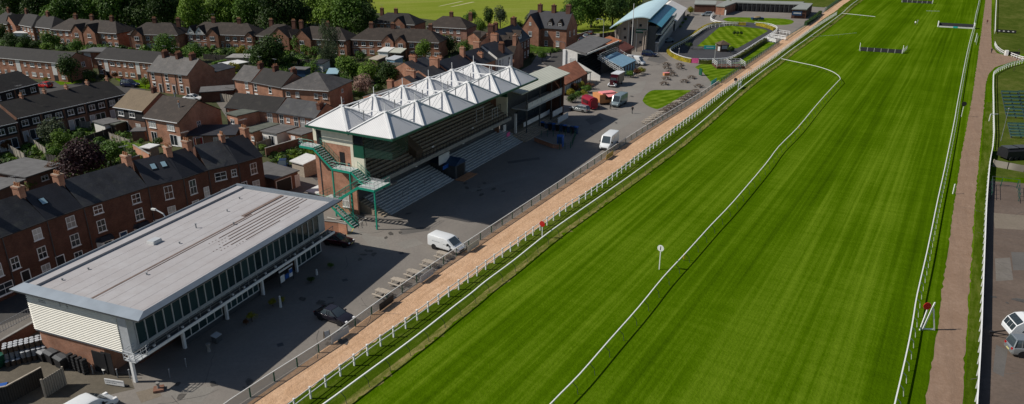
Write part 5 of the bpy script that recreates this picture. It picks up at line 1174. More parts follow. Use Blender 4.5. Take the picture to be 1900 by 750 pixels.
t = thing('tiled_pavilion', 'low pavilion with a faded red tiled roof right of the pale canopy', 'pavilion', F0, rotG)
m = MB(); uu0, uu1 = 64.6 + 1.2, ux + 4; 
r0 = LG2(1061, 115, 5.4); r1 = LG2(1090, 136, 2.9); r2 = LG2(1050, 157, 2.9)
m.face([(r2[0], r2[1], 2.9), (r1[0], r1[1], 2.9), (r0[0] + 2.5, r0[1], 5.4), (r2[0] - .5, r0[1], 5.4)])
m.face([(r2[0], r2[1], 2.78), (r2[0] - .5, r0[1], 5.28), (r0[0] + 2.5, r0[1], 5.28), (r1[0], r1[1], 2.78)])
m.build('roof', 'tile_red', t)
m = MB(); m.box(r2[0] + .3, r1[0] - .3, r2[1] + .5, r0[1] - .4, 0, 2.75); m.build('wall', 'brick_dark', t)
m = MB()
for k in range(8): m.box(r2[0] + .5 + k * 1.3, r2[0] + 1.4 + k * 1.3, r2[1] + .42, r2[1] + .49, .6, 2.4)
m.build('window_band', 'grey_light', t)
t = thing('kiosk', 'small flat roofed kiosk with white posts between the pavilion and the truck', 'kiosk', F0, rotG)
k1 = LG2(1084, 141, 2.5); k2 = LG2(1104, 138, 2.5)
m = MB(); m.box(k1[0], k1[0] + 5, k1[1], k1[1] + 3.4, 2.5, 2.7); m.build('roof', 'felt_green', t)
m = MB(); m.box(k1[0] + .3, k1[0] + 4.7, k1[1] + 1.2, k1[1] + 3.2, 0, 2.49); m.build('wall', 'grey_dark', t)
m = MB()
for k in range(3): m.box(k1[0] + .2 + k * 2.2, k1[0] + .35 + k * 2.2, k1[1] + .15, k1[1] + .3, 0, 2.49)
m.build('post', 'offwhite', t)
# orange and maroon tiled roofs
o1 = LG2(1133, 97, 3.4)
t = thing('tiled_pavilion', 'pavilion with twin bright orange and dark red tiled roof slopes beside the tall tan building', 'pavilion', F0, rotG)
m = MB(); ua, va = LG2(1134, 107, 3.0); ub, _ = LG2(1178, 88, 3.0); um = LG2(1115, 92, 4.8)
m.prof_x([(va, 3.0), (va, 3.12), (va + 3.2, 4.6), (va + 3.2, 4.45)], ua, ub, 0)
m.prof_x([(va + 3.3, 4.9), (va + 3.3, 5.05), (va + 7.4, 6.2), (va + 7.4, 6.05)], ua - 1.0, ub - 2.0, 1); m.build('roof', ['tile_maroon', 'tile_orange'], t)
m = MB(); m.box(ua + .4, ub - .4, va + .6, va + 7.2, 0, 2.98, 0); m.box(ua, ub - 2.4, va + 3.35, va + 7.2, 3.0, 4.85, 0); m.build('wall', 'brick_brown', t)
m = MB(); m.box(ua, ub, va - .02, va + .08, 2.8, 2.99); m.build('red_fascia', 'red', t)
m = MB()
for k in range(5): m.box(ua + 1 + k * 2.6, ua + 2.0 + k * 2.6, va + .52, va + .59, .1, 2.1)
m.build('door', 'offwhite', t)
# ---------------------------------------------------------------- tall tan building with curved blue roof
CO = P2(1199, 97); CR_ = R(90 - 17.3)
t = thing('curved_roof_stand', 'tall tan rendered building under a sweeping pale blue curved roof', 'stand', CO, CR_)
U = 0.0; V0 = 0.0; V1 = 9.9; UE = 46.0
m = MB(); prof = [(V0, 0), (V0, 10.4), (V0 + 1.5, 10.75), (V0 + 3.5, 10.7), (V0 + 6, 10.0), (V0 + 8, 8.9), (V1, 7.3), (V1, 0)]
m.prof_x(prof, U, UE); m.build('wall', 'render_tan', t)
m = MB(); n = 12; top = []
for i in range(n + 1):
    f = i / n; top.append((V0 - .9 + (V1 + 1.7 + .9) * f, 11.35 - 5.6 * abs(f - .2) ** 1.7))
pr = top + [(a, b - .35) for a, b in reversed(top)]
for i in range(n):
    (a0, b0), (a1, b1) = top[i], top[i + 1]
    m.raw([(U - 2.5, a0, b0), (UE + 3, a0, b0), (UE + 3, a1, b1), (U - 2.5, a1, b1), (U - 2.5, a0, b0 - .3), (UE + 3, a0, b0 - .3), (UE + 3, a1, b1 - .3), (U - 2.5, a1, b1 - .3)], [(0, 1, 2, 3), (7, 6, 5, 4), (0, 3, 7, 4), (1, 5, 6, 2)] + ([(0, 4, 5, 1)] if i == 0 else []) + ([(2, 6, 7, 3)] if i == n - 1 else []))
m.build('curved_roof', 'blue_roof', t, smooth=False)
m = MB()
for i in range(6):
    f0, f1 = i / 6, (i + 1) / 6
    za, zb = 8.2 + 1.7 * math.sin(f0 * 1.4), 8.2 + 1.7 * math.sin(f1 * 1.4); ya, yb = V0 - 4.4 + 4.2 * f0, V0 - 4.4 + 4.2 * f1
    m.raw([(U - 1, ya, za), (UE, ya, za), (UE, yb, zb), (U - 1, yb, zb), (U - 1, ya, za - .15), (UE, ya, za - .15), (UE, yb, zb - .15), (U - 1, yb, zb - .15)], [(0, 1, 2, 3), (7, 6, 5, 4), (0, 3, 7, 4), (1, 5, 6, 2), (0, 4, 5, 1), (2, 6, 7, 3)])
m.build('lower_roof', 'blue_roof_dark', t)
m = MB(); m.box(U + .5, UE, V0 - 2.6, V0 - .005, 0, 8.2); m.build('front_block', 'grey_dark', t)
for z, dd in ((5.6, 4.4), (3.0, 3.8)):
    m = MB(); m.box(U + .2, UE + .5, V0 - dd, V0 - 2.61, z, z + .25); m.box(U + .2, UE + .5, V0 - dd - .02, V0 - dd + .06, z + .25, z + 1.2); m.build('balcony', 'grey_light', t)
m = MB(); m.box(U + .6, UE, V0 - 3.6, V0 - 2.62, 0, 2.9); m.build('ground_floor_front', 'grey', t)
for (v_, z, w, h) in ((V0 + 2.3, 7.9, .8, .8), (V0 + 2.0, 2.6, .8, .8), (V0 + 5.0, 8.6, .7, .8), (V0 + 7.0, 3.9, .8, .8), (V0 + 7.2, 6.6, .8, .8)):
    m = MB(); m.box(U - .04, U - .005, v_ - w / 2, v_ + w / 2, z, z + h); m.build('window', 'glass', t)
m = MB(); m.box(U - .05, U - .006, V0 + 4.3, V0 + 5.6, 1.2, 7.6); m.build('stair_window', 'glass', t)
m = MB()
for v_ in (V0 + .1, V0 + 3.3, V0 + 6.0): m.box(U - .12, U - .006, v_, v_ + .12, 0, (10.3, 10.6, 9.9)[int(v_ // 2.9)])
m.build('white_strip', 'offwhite', t)
for v_ in (V1 - .1, V1 - 1.0, V0 + .3, V0 + 1.0):
    m = MB(); m.tube((U - .5, v_, 0), (U - .5, v_, 6.6), .24, 10); m.box(U - .85, U - .1, v_ - .35, v_ + .35, 6.6, 6.9); m.build('column', 'render_tan', t)
m = MB(); m.box(U - .2, U - .05, V0 + .3, V0 + 3.7, 5.9, 7.2); sg = m.build('name_board', 'green_dark', t)
m = MB()
for k in range(9): m.box(U - .23, U - .201, V0 + .6 + k * .33, V0 + .8 + k * .33, 6.4, 6.8)
m.build('lettering', 'offwhite', t).parent = sg
fp = thing('flagpole', 'tall white flagpole in front of the tan building', 'flagpole', P2(1171, 101))
m = MB(); m.tube((0, 0, 0), (0, 0, 15.2), .14, 8, 0, .09); m.build('pole', 'offwhite', fp); m = MB(); m.ell((0, 0, 15.3), (.16, .16, .16), 8, 5); m.build('finial', 'offwhite', fp)
# marquee
mq = thing('marquee', 'large white roofed marquee behind the curved roof building', 'marquee', P2(1254, 40, 3.4), CR_)
X0, X1, Y0, Y1 = 0.0, 43.0, 0.0, 12.5
m = MB(); m.prof_x([(Y0 - .4, 3.4), ((Y0 + Y1) / 2, 6.4), (Y1 + .4, 3.4), (Y1 + .4, 3.3), ((Y0 + Y1) / 2, 6.25), (Y0 - .4, 3.3)], X0, X1); m.build('roof', 'marquee', mq)
m = MB(); m.box(X0 + .4, X1 - .2, Y0 + .2, Y1, 0, 3.25); m.build('wall', 'grey_dark', mq)
m = MB()
for k in range(9): m.box(X0 + .3 + k * 3.6, X0 + .6 + k * 3.6, Y0 - .1, Y0 + .18, 0, 3.3)
m.build('leg', 'offwhite', mq)
# ---------------------------------------------------------------- stable blocks at the top
def stable(lab, pts, z, wall, name='stable_block', front=None, th=.4, open_=None):
    P0 = P2(*pts[0], z); t = thing(name, lab, 'stables', P0)
    q = [P2(*a, z) - P0 for a in pts]
    m = MB(); m.prism(q, z, z + th, 0); m.build('roof', 'roof_grey', t)
    c = sum(q, Vector((0, 0))) / len(q); m = MB(); m.prism([c + (a - c) * .965 for a in q], 0, z - .01, 0); m.build('wall', wall, t); return t, q
t1, q1 = stable('flat roofed brick box with a small white sign left of the stable yard', [(1288, 9), (1328, 10), (1330, 3.5), (1290, 2.5)], 3.2, 'brick_dark')
m = MB(); d_ = (q1[1] - q1[0]).normalized(); 
m.box(0, 2.6, -.05, 0, 1.2, 2.6); m.build('sign', 'offwhite', t1, rot=math.atan2(d_.y, d_.x), loc=(.3, .25, 0))
t2, q2 = stable('brick stable wing with a broad flat grey roof above the parade ring', [(1328, 12), (1345, 13.5), (1366, 6), (1350, 1.5)], 3.4, 'brick_red')
t3, q3 = stable('long open fronted stable range with a flat grey roof', [(1366, 6), (1486, 10), (1492, 5), (1357, 1.5)], 3.4, 'black')  # solid wall painted black as the shade of the open front
m = MB()
for k in range(14):
    a = q3[0] + (q3[1] - q3[0]) * (k + .5) / 14; m.box(a.x - .15, a.x + .15, a.y - .5, a.y - .2, 0, 3.39)
m.build('posts', 'grey_dark', t3)
t4, q4 = stable('dark brick stable end block with a lettered blue sign', [(1469, 18), (1497, 19), (1508, 8), (1488, 7)], 3.6, 'brick_dark')
a, b = P2(1472, 27), P2(1493, 28); m = MB(); m.box(0, (b - a).length, -.1, -.02, 1.3, 3.0, 0)
for k in range(7): m.box(.8 + k * .5, 1.1 + k * .5, -.13, -.101, 1.95, 2.5, 1)
dl = b - a; o = m.build('sign', ['blue_dark', 'white'], t4); qq = a - P2(1469, 18, 3.6); o.location = (q4[0].x + .3, q4[0].y - .05, 0); dd = q4[1] - q4[0]; o.rotation_euler.z = math.atan2(dd.y, dd.x)
o.scale = (.85, 1, 1)
m = MB(); m.box(.5, 4.5, -.08, -.01, 0, 2.2); o = m.build('white_door', 'offwhite', t2); dd = q2[1] - q2[0]; o.rotation_euler.z = math.atan2(dd.y, dd.x); o.location = (.6, .2, 0)
# ---------------------------------------------------------------- trees and shrubs
CR = {}
def crown(shape, mat, seed):
    k = (shape, mat, seed)
    if k in CR: return CR[k]
    r = random.Random(seed * 31 + len(shape))
    cfg = {'broad': (5200, .085, 24, .50, .46), 'round': (2600, .10, 14, .48, .50), 'tall': (2600, .10, 18, .5, .42), 'bush': (1100, .14, 9, .45, .5), 'willow': (3200, .085, 22, .55, .38)}
    n, ls, nb, rad, br = cfg[shape]
    bl = []
    for i in range(nb):
        while True:
            p = Vector((r.uniform(-1, 1), r.uniform(-1, 1), r.uniform(-1, 1)))
            if .25 < p.length < 1: break
        p = p.normalized() * rad * r.uniform(.55, 1.12)
        if shape == 'bush' and p.z < 0: p.z *= -.5
        bl.append((p, br * r.uniform(.62, 1.1)))
    m = MB()
    for i in range(n):
        c, b = bl[r.randrange(nb)]
        d = Vector((r.gauss(0, 1), r.gauss(0, 1), r.gauss(0, 1))).normalized()
        if d.z < -.5 and r.random() < .6: d.z = -d.z
        q = c + d * b * (r.uniform(.82, 1.04) if r.random() < .82 else r.uniform(.2, .8))
        s = ls * r.uniform(.55, 1.25)
        nrm = (d + Vector((r.gauss(0, .5), r.gauss(0, .5), r.gauss(0, .5) + .25))).normalized()
        t = nrm.cross(Vector((r.gauss(0, 1), r.gauss(0, 1), r.gauss(0, 1)))).normalized(); u = nrm.cross(t)
        if shape == 'willow': t = Vector((t.x, t.y, -1.6)).normalized(); u = nrm.cross(t).normalized() * .5
        m.raw([q - t * s * .5 - u * s * .18, q + u * s * -.42 + t * s * .05, q + t * s * .6, q + u * s * .42 + t * s * .05], [(0, 1, 2, 3)])
    CR[k] = m.mesh('crown', mat); return CR[k]
TR = {}
def trunk_mesh(seed):
    if seed not in TR:
        r = random.Random(seed); m = MB()
        m.tube((0, 0, 0), (.02, .01, .55), .055, 8, 0, .042)
        for i in range(6):
            a = i * 1.05 + r.random(); e = Vector((math.cos(a) * .32, math.sin(a) * .32, .72 + r.random() * .3)); mid = Vector((.02 + math.cos(a) * .12, math.sin(a) * .12, .62))
            m.tube((.02, .01, .42 + i * .02), mid, .028, 6, 0, .02); m.tube(mid, e, .02, 5, 0, .007)
        TR[seed] = m.mesh('trunk', 'bark')
    return TR[seed]
TSEED = [0]
def tree(px, zc, rpx, lab, shape='round', mat='leaf_mid', rz=1.0, name=None, cat=None, group=None):
    TSEED[0] += 1; s = TSEED[0]
    p = P(px[0], px[1], zc); depth = p.y * math.cos(PIT) + (CH - zc) * math.sin(PIT); rr = rpx * depth / FP * (1.12 if shape == 'bush' else 1.22); bush = shape == 'bush'
    foot((p.x - .3, p.y - .3), 0, .6, .6); t = thing(name or ('shrub' if bush else 'tree'), lab, cat or ('shrub' if bush else 'tree'), (p.x, p.y, 0), s * 1.7, group)
    zc = max(rr * rz * .55, min(zc, rr * rz * 1.05))
    o = inst(crown(shape, mat, s % 3), 'crown', t, (0, 0, zc), s * .9, (rr, rr, rr * rz))
    H = zc + rr * rz * .4
    inst(trunk_mesh(s % 4), 'trunk', t, (0, 0, 0), s, (max(rr * 1.1, .6), max(rr * 1.1, .6), H))
    return t
BT = 'tall trees behind the council houses'
ordn = ['first', 'second', 'third', 'fourth', 'fifth', 'sixth', 'seventh', 'eighth', 'ninth', 'tenth', 'eleventh', 'twelfth', 'thirteenth', 'fourteenth', 'fifteenth', 'sixteenth', 'seventeenth', 'eighteenth', 'nineteenth', 'twentieth']
k = 0
for (x, y, z, r, mt) in ((70, 14, 8, 24, 'leaf_dark'), (108, 20, 8, 25, 'leaf_mid'), (160, 18, 8, 24, 'leaf_mid'), (213, 12, 9, 30, 'leaf_mid'), (262, 18, 8, 27, 'leaf_dark'), (305, 16, 9, 27, 'leaf_dark'), (352, 24, 8, 24, 'leaf_bright'), (415, 20, 8, 27, 'leaf_bright'), (460, 22, 8, 26, 'leaf_mid'), (510, 16, 10, 32, 'leaf_dark'), (550, 20, 9, 26, 'leaf_dark'), (607, 22, 9, 24, 'leaf_bright'), (650, 24, 9, 30, 'leaf_mid'), (672, 30, 8, 22, 'leaf_dark')):
    tree((x, y), z, r * 1.2, '%s tall tree from the left in the near row behind the council houses' % ordn[k], 'broad', mt, 1.15, group=BT); k += 1
k = 0
for (x, y, z, r, mt) in ((20, -2, 9, 28, 'leaf_dark'), (85, -8, 11, 28, 'leaf_dark'), (135, -6, 11, 28, 'leaf_dark'), (190, -10, 12, 30, 'leaf_dark'), (245, -8, 12, 30, 'leaf_dark'), (300, -10, 12, 30, 'leaf_mid'), (350, -6, 12, 28, 'leaf_dark'), (395, -6, 12, 28, 'leaf_mid'), (440, -8, 12, 30, 'leaf_bright'), (490, -10, 12, 30, 'leaf_mid'), (540, -8, 12, 28, 'leaf_mid'), (590, -6, 12, 28, 'leaf_bright'), (632, -4, 12, 28, 'leaf_mid'), (668, -2, 11, 24, 'leaf_dark')):
    tree((x, y), z, r * 1.2, '%s tree from the left in the far row cut by the top edge' % ordn[k], 'broad', mt, 1.15, group=BT); k += 1
for (x, y, z, r, sh, mt, rz, lab) in (
 (1062, 22, 7, 26, 'broad', 'leaf_mid', 1.1, 'large bright green tree left of the group between villa and curved roof'),
 (1098, 12, 8, 34, 'broad', 'leaf_mid', 1.1, 'largest green tree between the gothic villa and the curved roof'),
 (1138, 14, 8, 28, 'broad', 'leaf_dark', 1.1, 'dark green tree behind the left tip of the curved roof'),
 (1165, -4, 9, 28, 'broad', 'leaf_dark', 1.1, 'tree cut by the top edge above the curved roof'),
 (1120, -10, 9, 28, 'broad', 'leaf_mid', 1.1, 'tree cut by the top edge above the largest green tree'),
 (981, 36, 3.5, 10, 'round', 'leaf_grey', 1.2, 'small pale feathery tree left of the gothic villa'),
 (964, 48, 3, 10, 'round', 'leaf_dark', 1.2, 'dark small tree between the two villas'),
 (907, 30, 5, 11, 'tall', 'leaf_dark', 1.9, 'slim dark conifer at the edge of the cricket field'),
 (928, 30, 4.5, 15, 'round', 'leaf_grey', 1.2, 'pale grey green tree right of the slim conifer'),
 (871, 30, 4, 14, 'round', 'leaf_mid', 1.0, 'rounded green tree behind the pinkish house chimney'),
 (890, 47, 3, 14, 'round', 'leaf_bright', .9, 'bright low tree below the slim conifer'),
 (1043, 66, 4, 13, 'round', 'leaf_autumn', 1.1, 'russet leaved small tree in front of the gothic villa'),
 (1006, 103, 1.8, 11, 'bush', 'leaf_mid', 1.0, 'green bush beside the lodge chimney and the road'),
 (985, 104, 1.8, 9, 'bush', 'leaf_dark', 1.0, 'dark bush left of the lodge chimney'),
 (4, 60, 3, 15, 'round', 'leaf_dark', 1, 'dark tree at the left edge beside the white conservatory'),
 (24, 76, 2.5, 18, 'round', 'leaf_dark', .9, 'dark spreading tree below the white conservatory'),
 (48, 76, 2.5, 14, 'round', 'leaf_dark', .9, 'dark tree right of the one below the white conservatory'),
 (37, 86, 1.8, 8, 'bush', 'leaf_mid', 1, 'small green shrub behind the long flats roof'),
 (95, 72, 3, 17, 'round', 'leaf_mid', 1, 'olive tree before the twin gabled council houses'),
 (86, 88, 1.5, 13, 'bush', 'leaf_bright', .9, 'bright yellow green bush behind the long flats roof'),
 (64, 84, 1.5, 10, 'bush', 'leaf_dark', .9, 'dark bush left of the bright yellow green one'),
 (141, 84, 2.5, 14, 'round', 'leaf_mid', 1, 'round bushy tree beside the pink garden parasol'),
 (118, 92, 1.5, 9, 'bush', 'leaf_dark', 1, 'low dark bush between two trees behind the flats'),
 (128, 126, 4.0, 24, 'round', 'leaf_dark', 1.0, 'dark green tree in front of the end of the long flats'),
 (166, 140, 1.8, 15, 'bush', 'leaf_dark', .9, 'dark bush between the two blocks of flats'),
 (84, 147, 1.0, 7, 'bush', 'leaf_gold', .8, 'yellow shrub beside the red car'),
 (213, 140, 1.0, 7, 'bush', 'leaf_autumn', .9, 'brownish shrub against the wall of the right flats'),
 (268, 153, 1.4, 11, 'bush', 'leaf_bright', 1, 'bright hedge like bush beside the navy car'),
 (306, 84, 3.5, 25, 'round', 'leaf_mid', .85, 'big round olive tree behind the right hand flats'),
 (358, 96, 3, 21, 'round', 'leaf_mid', .8, 'wide green tree behind the white lintel terrace'),
 (448, 94, 1.8, 12, 'bush', 'leaf_gold', .9, 'brilliant yellow bush in the gardens near the pale roofed shed'),
 (418, 97, 1.8, 10, 'bush', 'leaf_dark', .9, 'dark bush left of the brilliant yellow bush'),
 (434, 126, 1.8, 13, 'bush', 'leaf_gold', .9, 'yellow green bush behind the pale slated brick house'),
 (500, 95, 4.6, 38, 'broad', 'leaf_dark', .85, 'large dark tree left of the willow like tree'),
 (480, 105, 2.5, 18, 'round', 'leaf_mid', .9, 'medium tree overlapping the large dark tree'),
 (553, 80, 3.5, 15, 'round', 'leaf_mid', 1, 'round bright tree left of the willow like tree'),
 (565, 92, 2.0, 10, 'bush', 'leaf_bright', 1.1, 'bright slim bush under the round bright tree'),
 (583, 95, 2.0, 14, 'bush', 'leaf_mid', .9, 'green bush behind the white fronted shed'),
 (543, 113, 1.2, 12, 'bush', 'leaf_mid', .8, 'low bush left of the white fronted shed'),
 (609, 76, 5.8, 27, 'willow', 'leaf_grey', 1.35, 'pale drooping willow like tree in front of the council pair'),
 (614, 104, 3.4, 24, 'willow', 'leaf_grey', 1.2, 'lower pale foliage mass under the willow like tree'),
 (580, 126, 1.2, 20, 'bush', 'leaf_mid', .6, 'long low green shrub behind the hipped roof'),
 (652, 124, 3.4, 28, 'round', 'leaf_bright', .85, 'large bright green bushy tree behind the blossom bush'),
 (684, 134, 3.0, 25, 'round', 'leaf_bright', .85, 'bright bushy tree right of the larger one'),
 (718, 137, 2.8, 25, 'round', 'leaf_dark', .85, 'dark bushy tree just behind the grandstand roof'),
 (640, 150, 2.0, 12, 'bush', 'leaf_mid', 1, 'green bush below the bright bushy trees'),
 (673, 156, 2.6, 21, 'round', 'leaf_blossom', .8, 'pinkish blossoming round bush beside the grandstand roof'),
 (668, 178, 1.5, 13, 'bush', 'leaf_mid', .8, 'low green bush below the pinkish blossoming one'),
 (668, 104, 1.5, 12, 'bush', 'leaf_mid', .9, 'bush before the long council terrace left end'),
 (706, 102, 1.2, 10, 'bush', 'leaf_mid', .9, 'rounded clipped bush left of the white conservatory'),
 (788, 92, 3.5, 18, 'round', 'leaf_bright', 1, 'bright round tree standing before the end of the long council terrace'),
 (785, 118, 1.5, 8, 'bush', 'leaf_bright', .9, 'tiny bright bush among the yellow chimney pots'),
 (833, 82, 3, 19, 'round', 'leaf_dark', .9, 'dark bushy tree in front of the pinkish house'),
 (860, 88, 2.5, 15, 'round', 'leaf_mid', .9, 'mid green bushy tree right of the dark one by the pinkish house'),
 (822, 70, 1.5, 8, 'bush', 'leaf_bright', .9, 'bright bush against the wall of the pinkish house'),
 (893, 100, 1.2, 8, 'bush', 'leaf_mid', .9, 'small bush by the gabled brick garage'),
 (148, 294, 4.6, 45, 'broad', 'leaf_purple', .85, 'large dark purple leaved tree behind the tall terrace'),
 (102, 308, 2.5, 20, 'round', 'leaf_autumn', .9, 'dull brownish tree at the foot of the purple tree'),
 (95, 240, 3.2, 26, 'round', 'leaf_grey', .85, 'grey green rounded bush before the dark clad row'),
 (114, 258, 3.0, 21, 'round', 'leaf_bright', 1, 'pale yellow green tree between grey bush and purple tree'),
 (201, 282, 3.2, 29, 'round', 'leaf_mid', .9, 'green bushy tree right of the purple tree'),
 (150, 246, 1.5, 10, 'bush', 'leaf_dark', .9, 'dark bush before the shed of the clad row'),
 (100, 285, 1.5, 16, 'bush', 'leaf_mid', .9, 'green bush left of the purple tree'),
 (24, 344, 1.8, 15, 'bush', 'leaf_autumn', 1, 'russet bush behind the leftmost terrace chimney'),
 (52, 336, 1.8, 13, 'bush', 'leaf_bright', .9, 'bright green bush behind the leftmost terrace chimney'),
 (12, 270, 1.3, 11, 'bush', 'leaf_autumn', 1, 'brown faded bush at the left edge gardens'),
 (57, 292, .8, 6, 'bush', 'leaf_bright', .9, 'little bright shrub above the large flat garage roof'),
 (214, 254, 1, 8, 'bush', 'leaf_gold', .9, 'yellow shrub on the garden fence behind the green bushy tree'),
 (240, 262, 1.2, 9, 'bush', 'leaf_mid', .9, 'green shrub left of the wide gable house'),
 (262, 262, 1.0, 8, 'bush', 'leaf_mid', .9, 'second green shrub left of the wide gable house'),
 (296, 262, 1.2, 11, 'bush', 'leaf_dark', .9, 'dark bush below the patio doors of the wide gable house'),
 (245, 288, 1.2, 10, 'bush', 'leaf_mid', .9, 'bush beside the small lawn behind the terrace'),
 (487, 272, 1.0, 9, 'bush', 'leaf_bright', .8, 'bright low bush in front of the white extension'),
 (516, 275, .9, 8, 'bush', 'leaf_mid', .8, 'low bush right of the white extension doors'),
 (545, 282, .9, 10, 'bush', 'leaf_bright', .7, 'low garden bush behind the staircase, left one'),
 (565, 290, .9, 9, 'bush', 'leaf_mid', .7, 'low garden bush behind the staircase, right one'),
 (575, 270, 1.2, 10, 'bush', 'leaf_bright', .8, 'bright bush against the grandstand rear corner'),
 (585, 300, 1.0, 9, 'bush', 'bracken', .7, 'dry brown brushwood heap beside the grandstand wall'),
 (555, 300, 1.0, 8, 'bush', 'bracken', .5, 'dry brown brushwood on the brick store'),
 (466, 584, .9, 11, 'bush', 'leaf_gold', .9, 'yellow green shrub in the planter nearest the clubhouse pillars'),
 (456, 594, .6, 7, 'bush', 'leaf_autumn', .8, 'reddish low shrub at the foot of the yellow green one'),
 (505, 556, .9, 9, 'bush', 'leaf_gold', .9, 'left golden shrub of the pair by the clubhouse entrance'),
 (523, 551, .9, 8, 'bush', 'leaf_gold', .9, 'right golden shrub of the pair by the clubhouse entrance'),
 (576, 516, .6, 9, 'bush', 'leaf_dark', .6, 'dark low shrub in front of the clubhouse shop'),
 (613, 489, .6, 8, 'bush', 'leaf_mid', .6, 'green low shrub near the maroon car'),
 (634, 385, .6, 6, 'bush', 'leaf_gold', .6, 'little yellow weeds at the foot of the staircase'),
 (1064, 163, 1.2, 12.0, 'bush', 'leaf_autumn', .9, 'orange red shrub in the flower bed by the tiled pavilion'),
 (1058, 172, .9, 10.5, 'bush', 'leaf_gold', .9, 'yellow shrub below the orange red one in the flower bed'),
 (1072, 176, .9, 10.5, 'bush', 'leaf_mid', .9, 'green shrub in the middle of the flower bed'),
 (1077, 160, 1.0, 10.5, 'bush', 'leaf_gold', .9, 'golden shrub at the back of the flower bed'),
 (1088, 166, .9, 12.0, 'bush', 'leaf_mid', .8, 'green shrub on the right of the flower bed'),
 (1094, 160, .8, 10.5, 'bush', 'leaf_autumn', .8, 'reddish shrub on the right of the flower bed'),
 (1083, 174, .7, 10.5, 'bush', 'leaf_gold', .7, 'pale golden shrub at the front of the flower bed'),
 (1062, 184, .8, 12.0, 'bush', 'leaf_dark', .9, 'dark shrub at the near corner of the flower bed'),
 (1170, 137, 1.0, 10.4, 'bush', 'leaf_mid', .8, 'green shrub left of the planted island by the far van'),
 (1182, 134, 1.0, 9.1, 'bush', 'leaf_autumn', .8, 'reddish shrub of the planted island by the far van'),
 (1191, 131, 1.0, 9.1, 'bush', 'leaf_gold', .8, 'golden shrub right of the planted island by the far van'),
 (1279, 84, 1.2, 8, 'bush', 'leaf_dark', .9, 'dark clipped bush left of the teal banner in the ring'),
 (1356, 92, 1.2, 8, 'bush', 'leaf_dark', .9, 'dark clipped bush right of the ring hut'),
 (1281, 19, 2, 8, 'bush', 'leaf_gold', 1, 'yellowish bush beside the marquee'),
 ):
    tree((x, y), z, r, lab, sh, mt, rz)
MATS  # materials are looked up by name above
# benches with planters outside the marquee read as dark clutter; low shrubs line it
for i in range(5):
    tree((1262 + i * 5, 50 - i * 7), .7, 4, '%s small shrub from the near end beside the marquee wall' % ordn[i], 'bush', 'leaf_mid', .9, group='shrubs along the marquee')
def hedge(name, lab, path, w, h, mat, n_per=26, kind=None):
    r = random.Random(len(lab)); o0 = path[0]; t = thing(name, lab, 'hedge', (o0.x, o0.y, 0))
    m = MB(); lf = MB()
    for a, b in zip(path, path[1:]):
        a = a - o0; b = b - o0; L = (b - a).length
        if L < .01: continue
        d = (b - a) / L; s = Vector((d.y, -d.x))
        m.beam((a.x, a.y, h * .46), (b.x, b.y, h * .46), w * .82, h * .88)
        for i in range(int(L * n_per)):
            f = r.random() * L; side = r.choice((-1, 1, 0, 0)); 
            if side: q = a + d * f + s * side * w / 2; z = r.uniform(.05, h)
            else: q = a + d * f + s * r.uniform(-w / 2, w / 2); z = h
            c = Vector((q.x, q.y, z)); nr = Vector((s.x * side + r.gauss(0, .4), s.y * side + r.gauss(0, .4), (1 if not side else .2) + r.gauss(0, .3))).normalized()
            tt = nr.cross(Vector((r.gauss(0, 1), r.gauss(0, 1), r.gauss(0, 1)))).normalized(); u = nr.cross(tt); z_ = r.uniform(.12, .26)
            lf.raw([c - tt * z_, c - u * z_ * .6, c + tt * z_, c + u * z_ * .6], [(0, 1, 2, 3)])
    m.build('core', mat, t); lf.build('leaves', mat, t); return t
RING = [(1283, 113), (1270, 110.5), (1256, 106), (1245, 100), (1240, 93.5), (1247, 87), (1268, 76), (1290, 62), (1308, 50), (1322, 45), (1345, 43), (1372, 43.5)]
hedge('hedge', 'yellow flowering hedge curving round the left of the parade ring', smoothpath(pxs(RING, .6), 3), 1.1, 1.15, 'hedge_yellow', 16)
hedge('hedge', 'olive clipped hedge curving along the near side of the parade ring', smoothpath(pxs([(1297, 114.5), (1320, 115.5), (1345, 114), (1362, 110), (1385, 97), (1405, 84), (1421, 73.5)], .6), 3), 1.1, 1.15, 'hedge_leaf', 16)
hedge('hedge', 'yellow hedge closing the far right corner of the parade ring', smoothpath(pxs([(1404, 44.5), (1418, 47.5), (1432, 52), (1437, 55)], .6), 3), 1.1, 1.15, 'hedge_yellow', 16)
hedge('hedge', 'short yellow hedge at the far gate of the parade ring', pxs([(1372, 44), (1384, 44.5)], .6), 1.1, 1.1, 'hedge_yellow', 16)
hedge('hedge', 'tall dark hedge between the stable end block and the green railing', pxs([(1495, 43), (1510, 33), (1523, 22)], 1), 1.2, 1.5, 'leaf_dark', 18)
hedge('hedge', 'dark green hedge at the garden wall of the gothic villa', pxs([(982, 89), (1024, 92)], 1), 1.6, 1.6, 'leaf_mid', 16)
hedge('hedge', 'low green hedge row behind the middle row gardens', pxs([(395, 118), (420, 112)], 1), 1.2, 1.4, 'leaf_mid', 14)
hedge('hedge', 'low leafy hedge in the gardens below the wide gable house', pxs([(228, 262), (266, 272)], 1), 1.0, 1.2, 'leaf_bright', 14)
hedge('hedge', 'long strip of planting before the council terrace sheds', pxs([(575, 122), (640, 118)], 1), 1.2, 1.2, 'leaf_mid', 12)
R1 = smoothpath(pxs([(1283, 111), (1270, 108.5), (1257, 104), (1247, 99), (1243, 94), (1249, 87.5), (1268, 77.5), (1290, 64), (1308, 52), (1322, 47), (1345, 45)], .9), 3)
rail_fence('ring_rail', 'white parade ring rail round the left and far side', 'rail', R1, 1.2, 2.2, POST_SW, simple_rail(1.3, .16, .12, (.8,)), 'white')
R2 = smoothpath(pxs([(1297, 110.5), (1320, 111), (1345, 109.5), (1362, 105), (1385, 92), (1405, 79), (1421, 69), (1435, 60), (1442, 54), (1438, 49), (1425, 45), (1400, 42.5)], 1.0), 3)
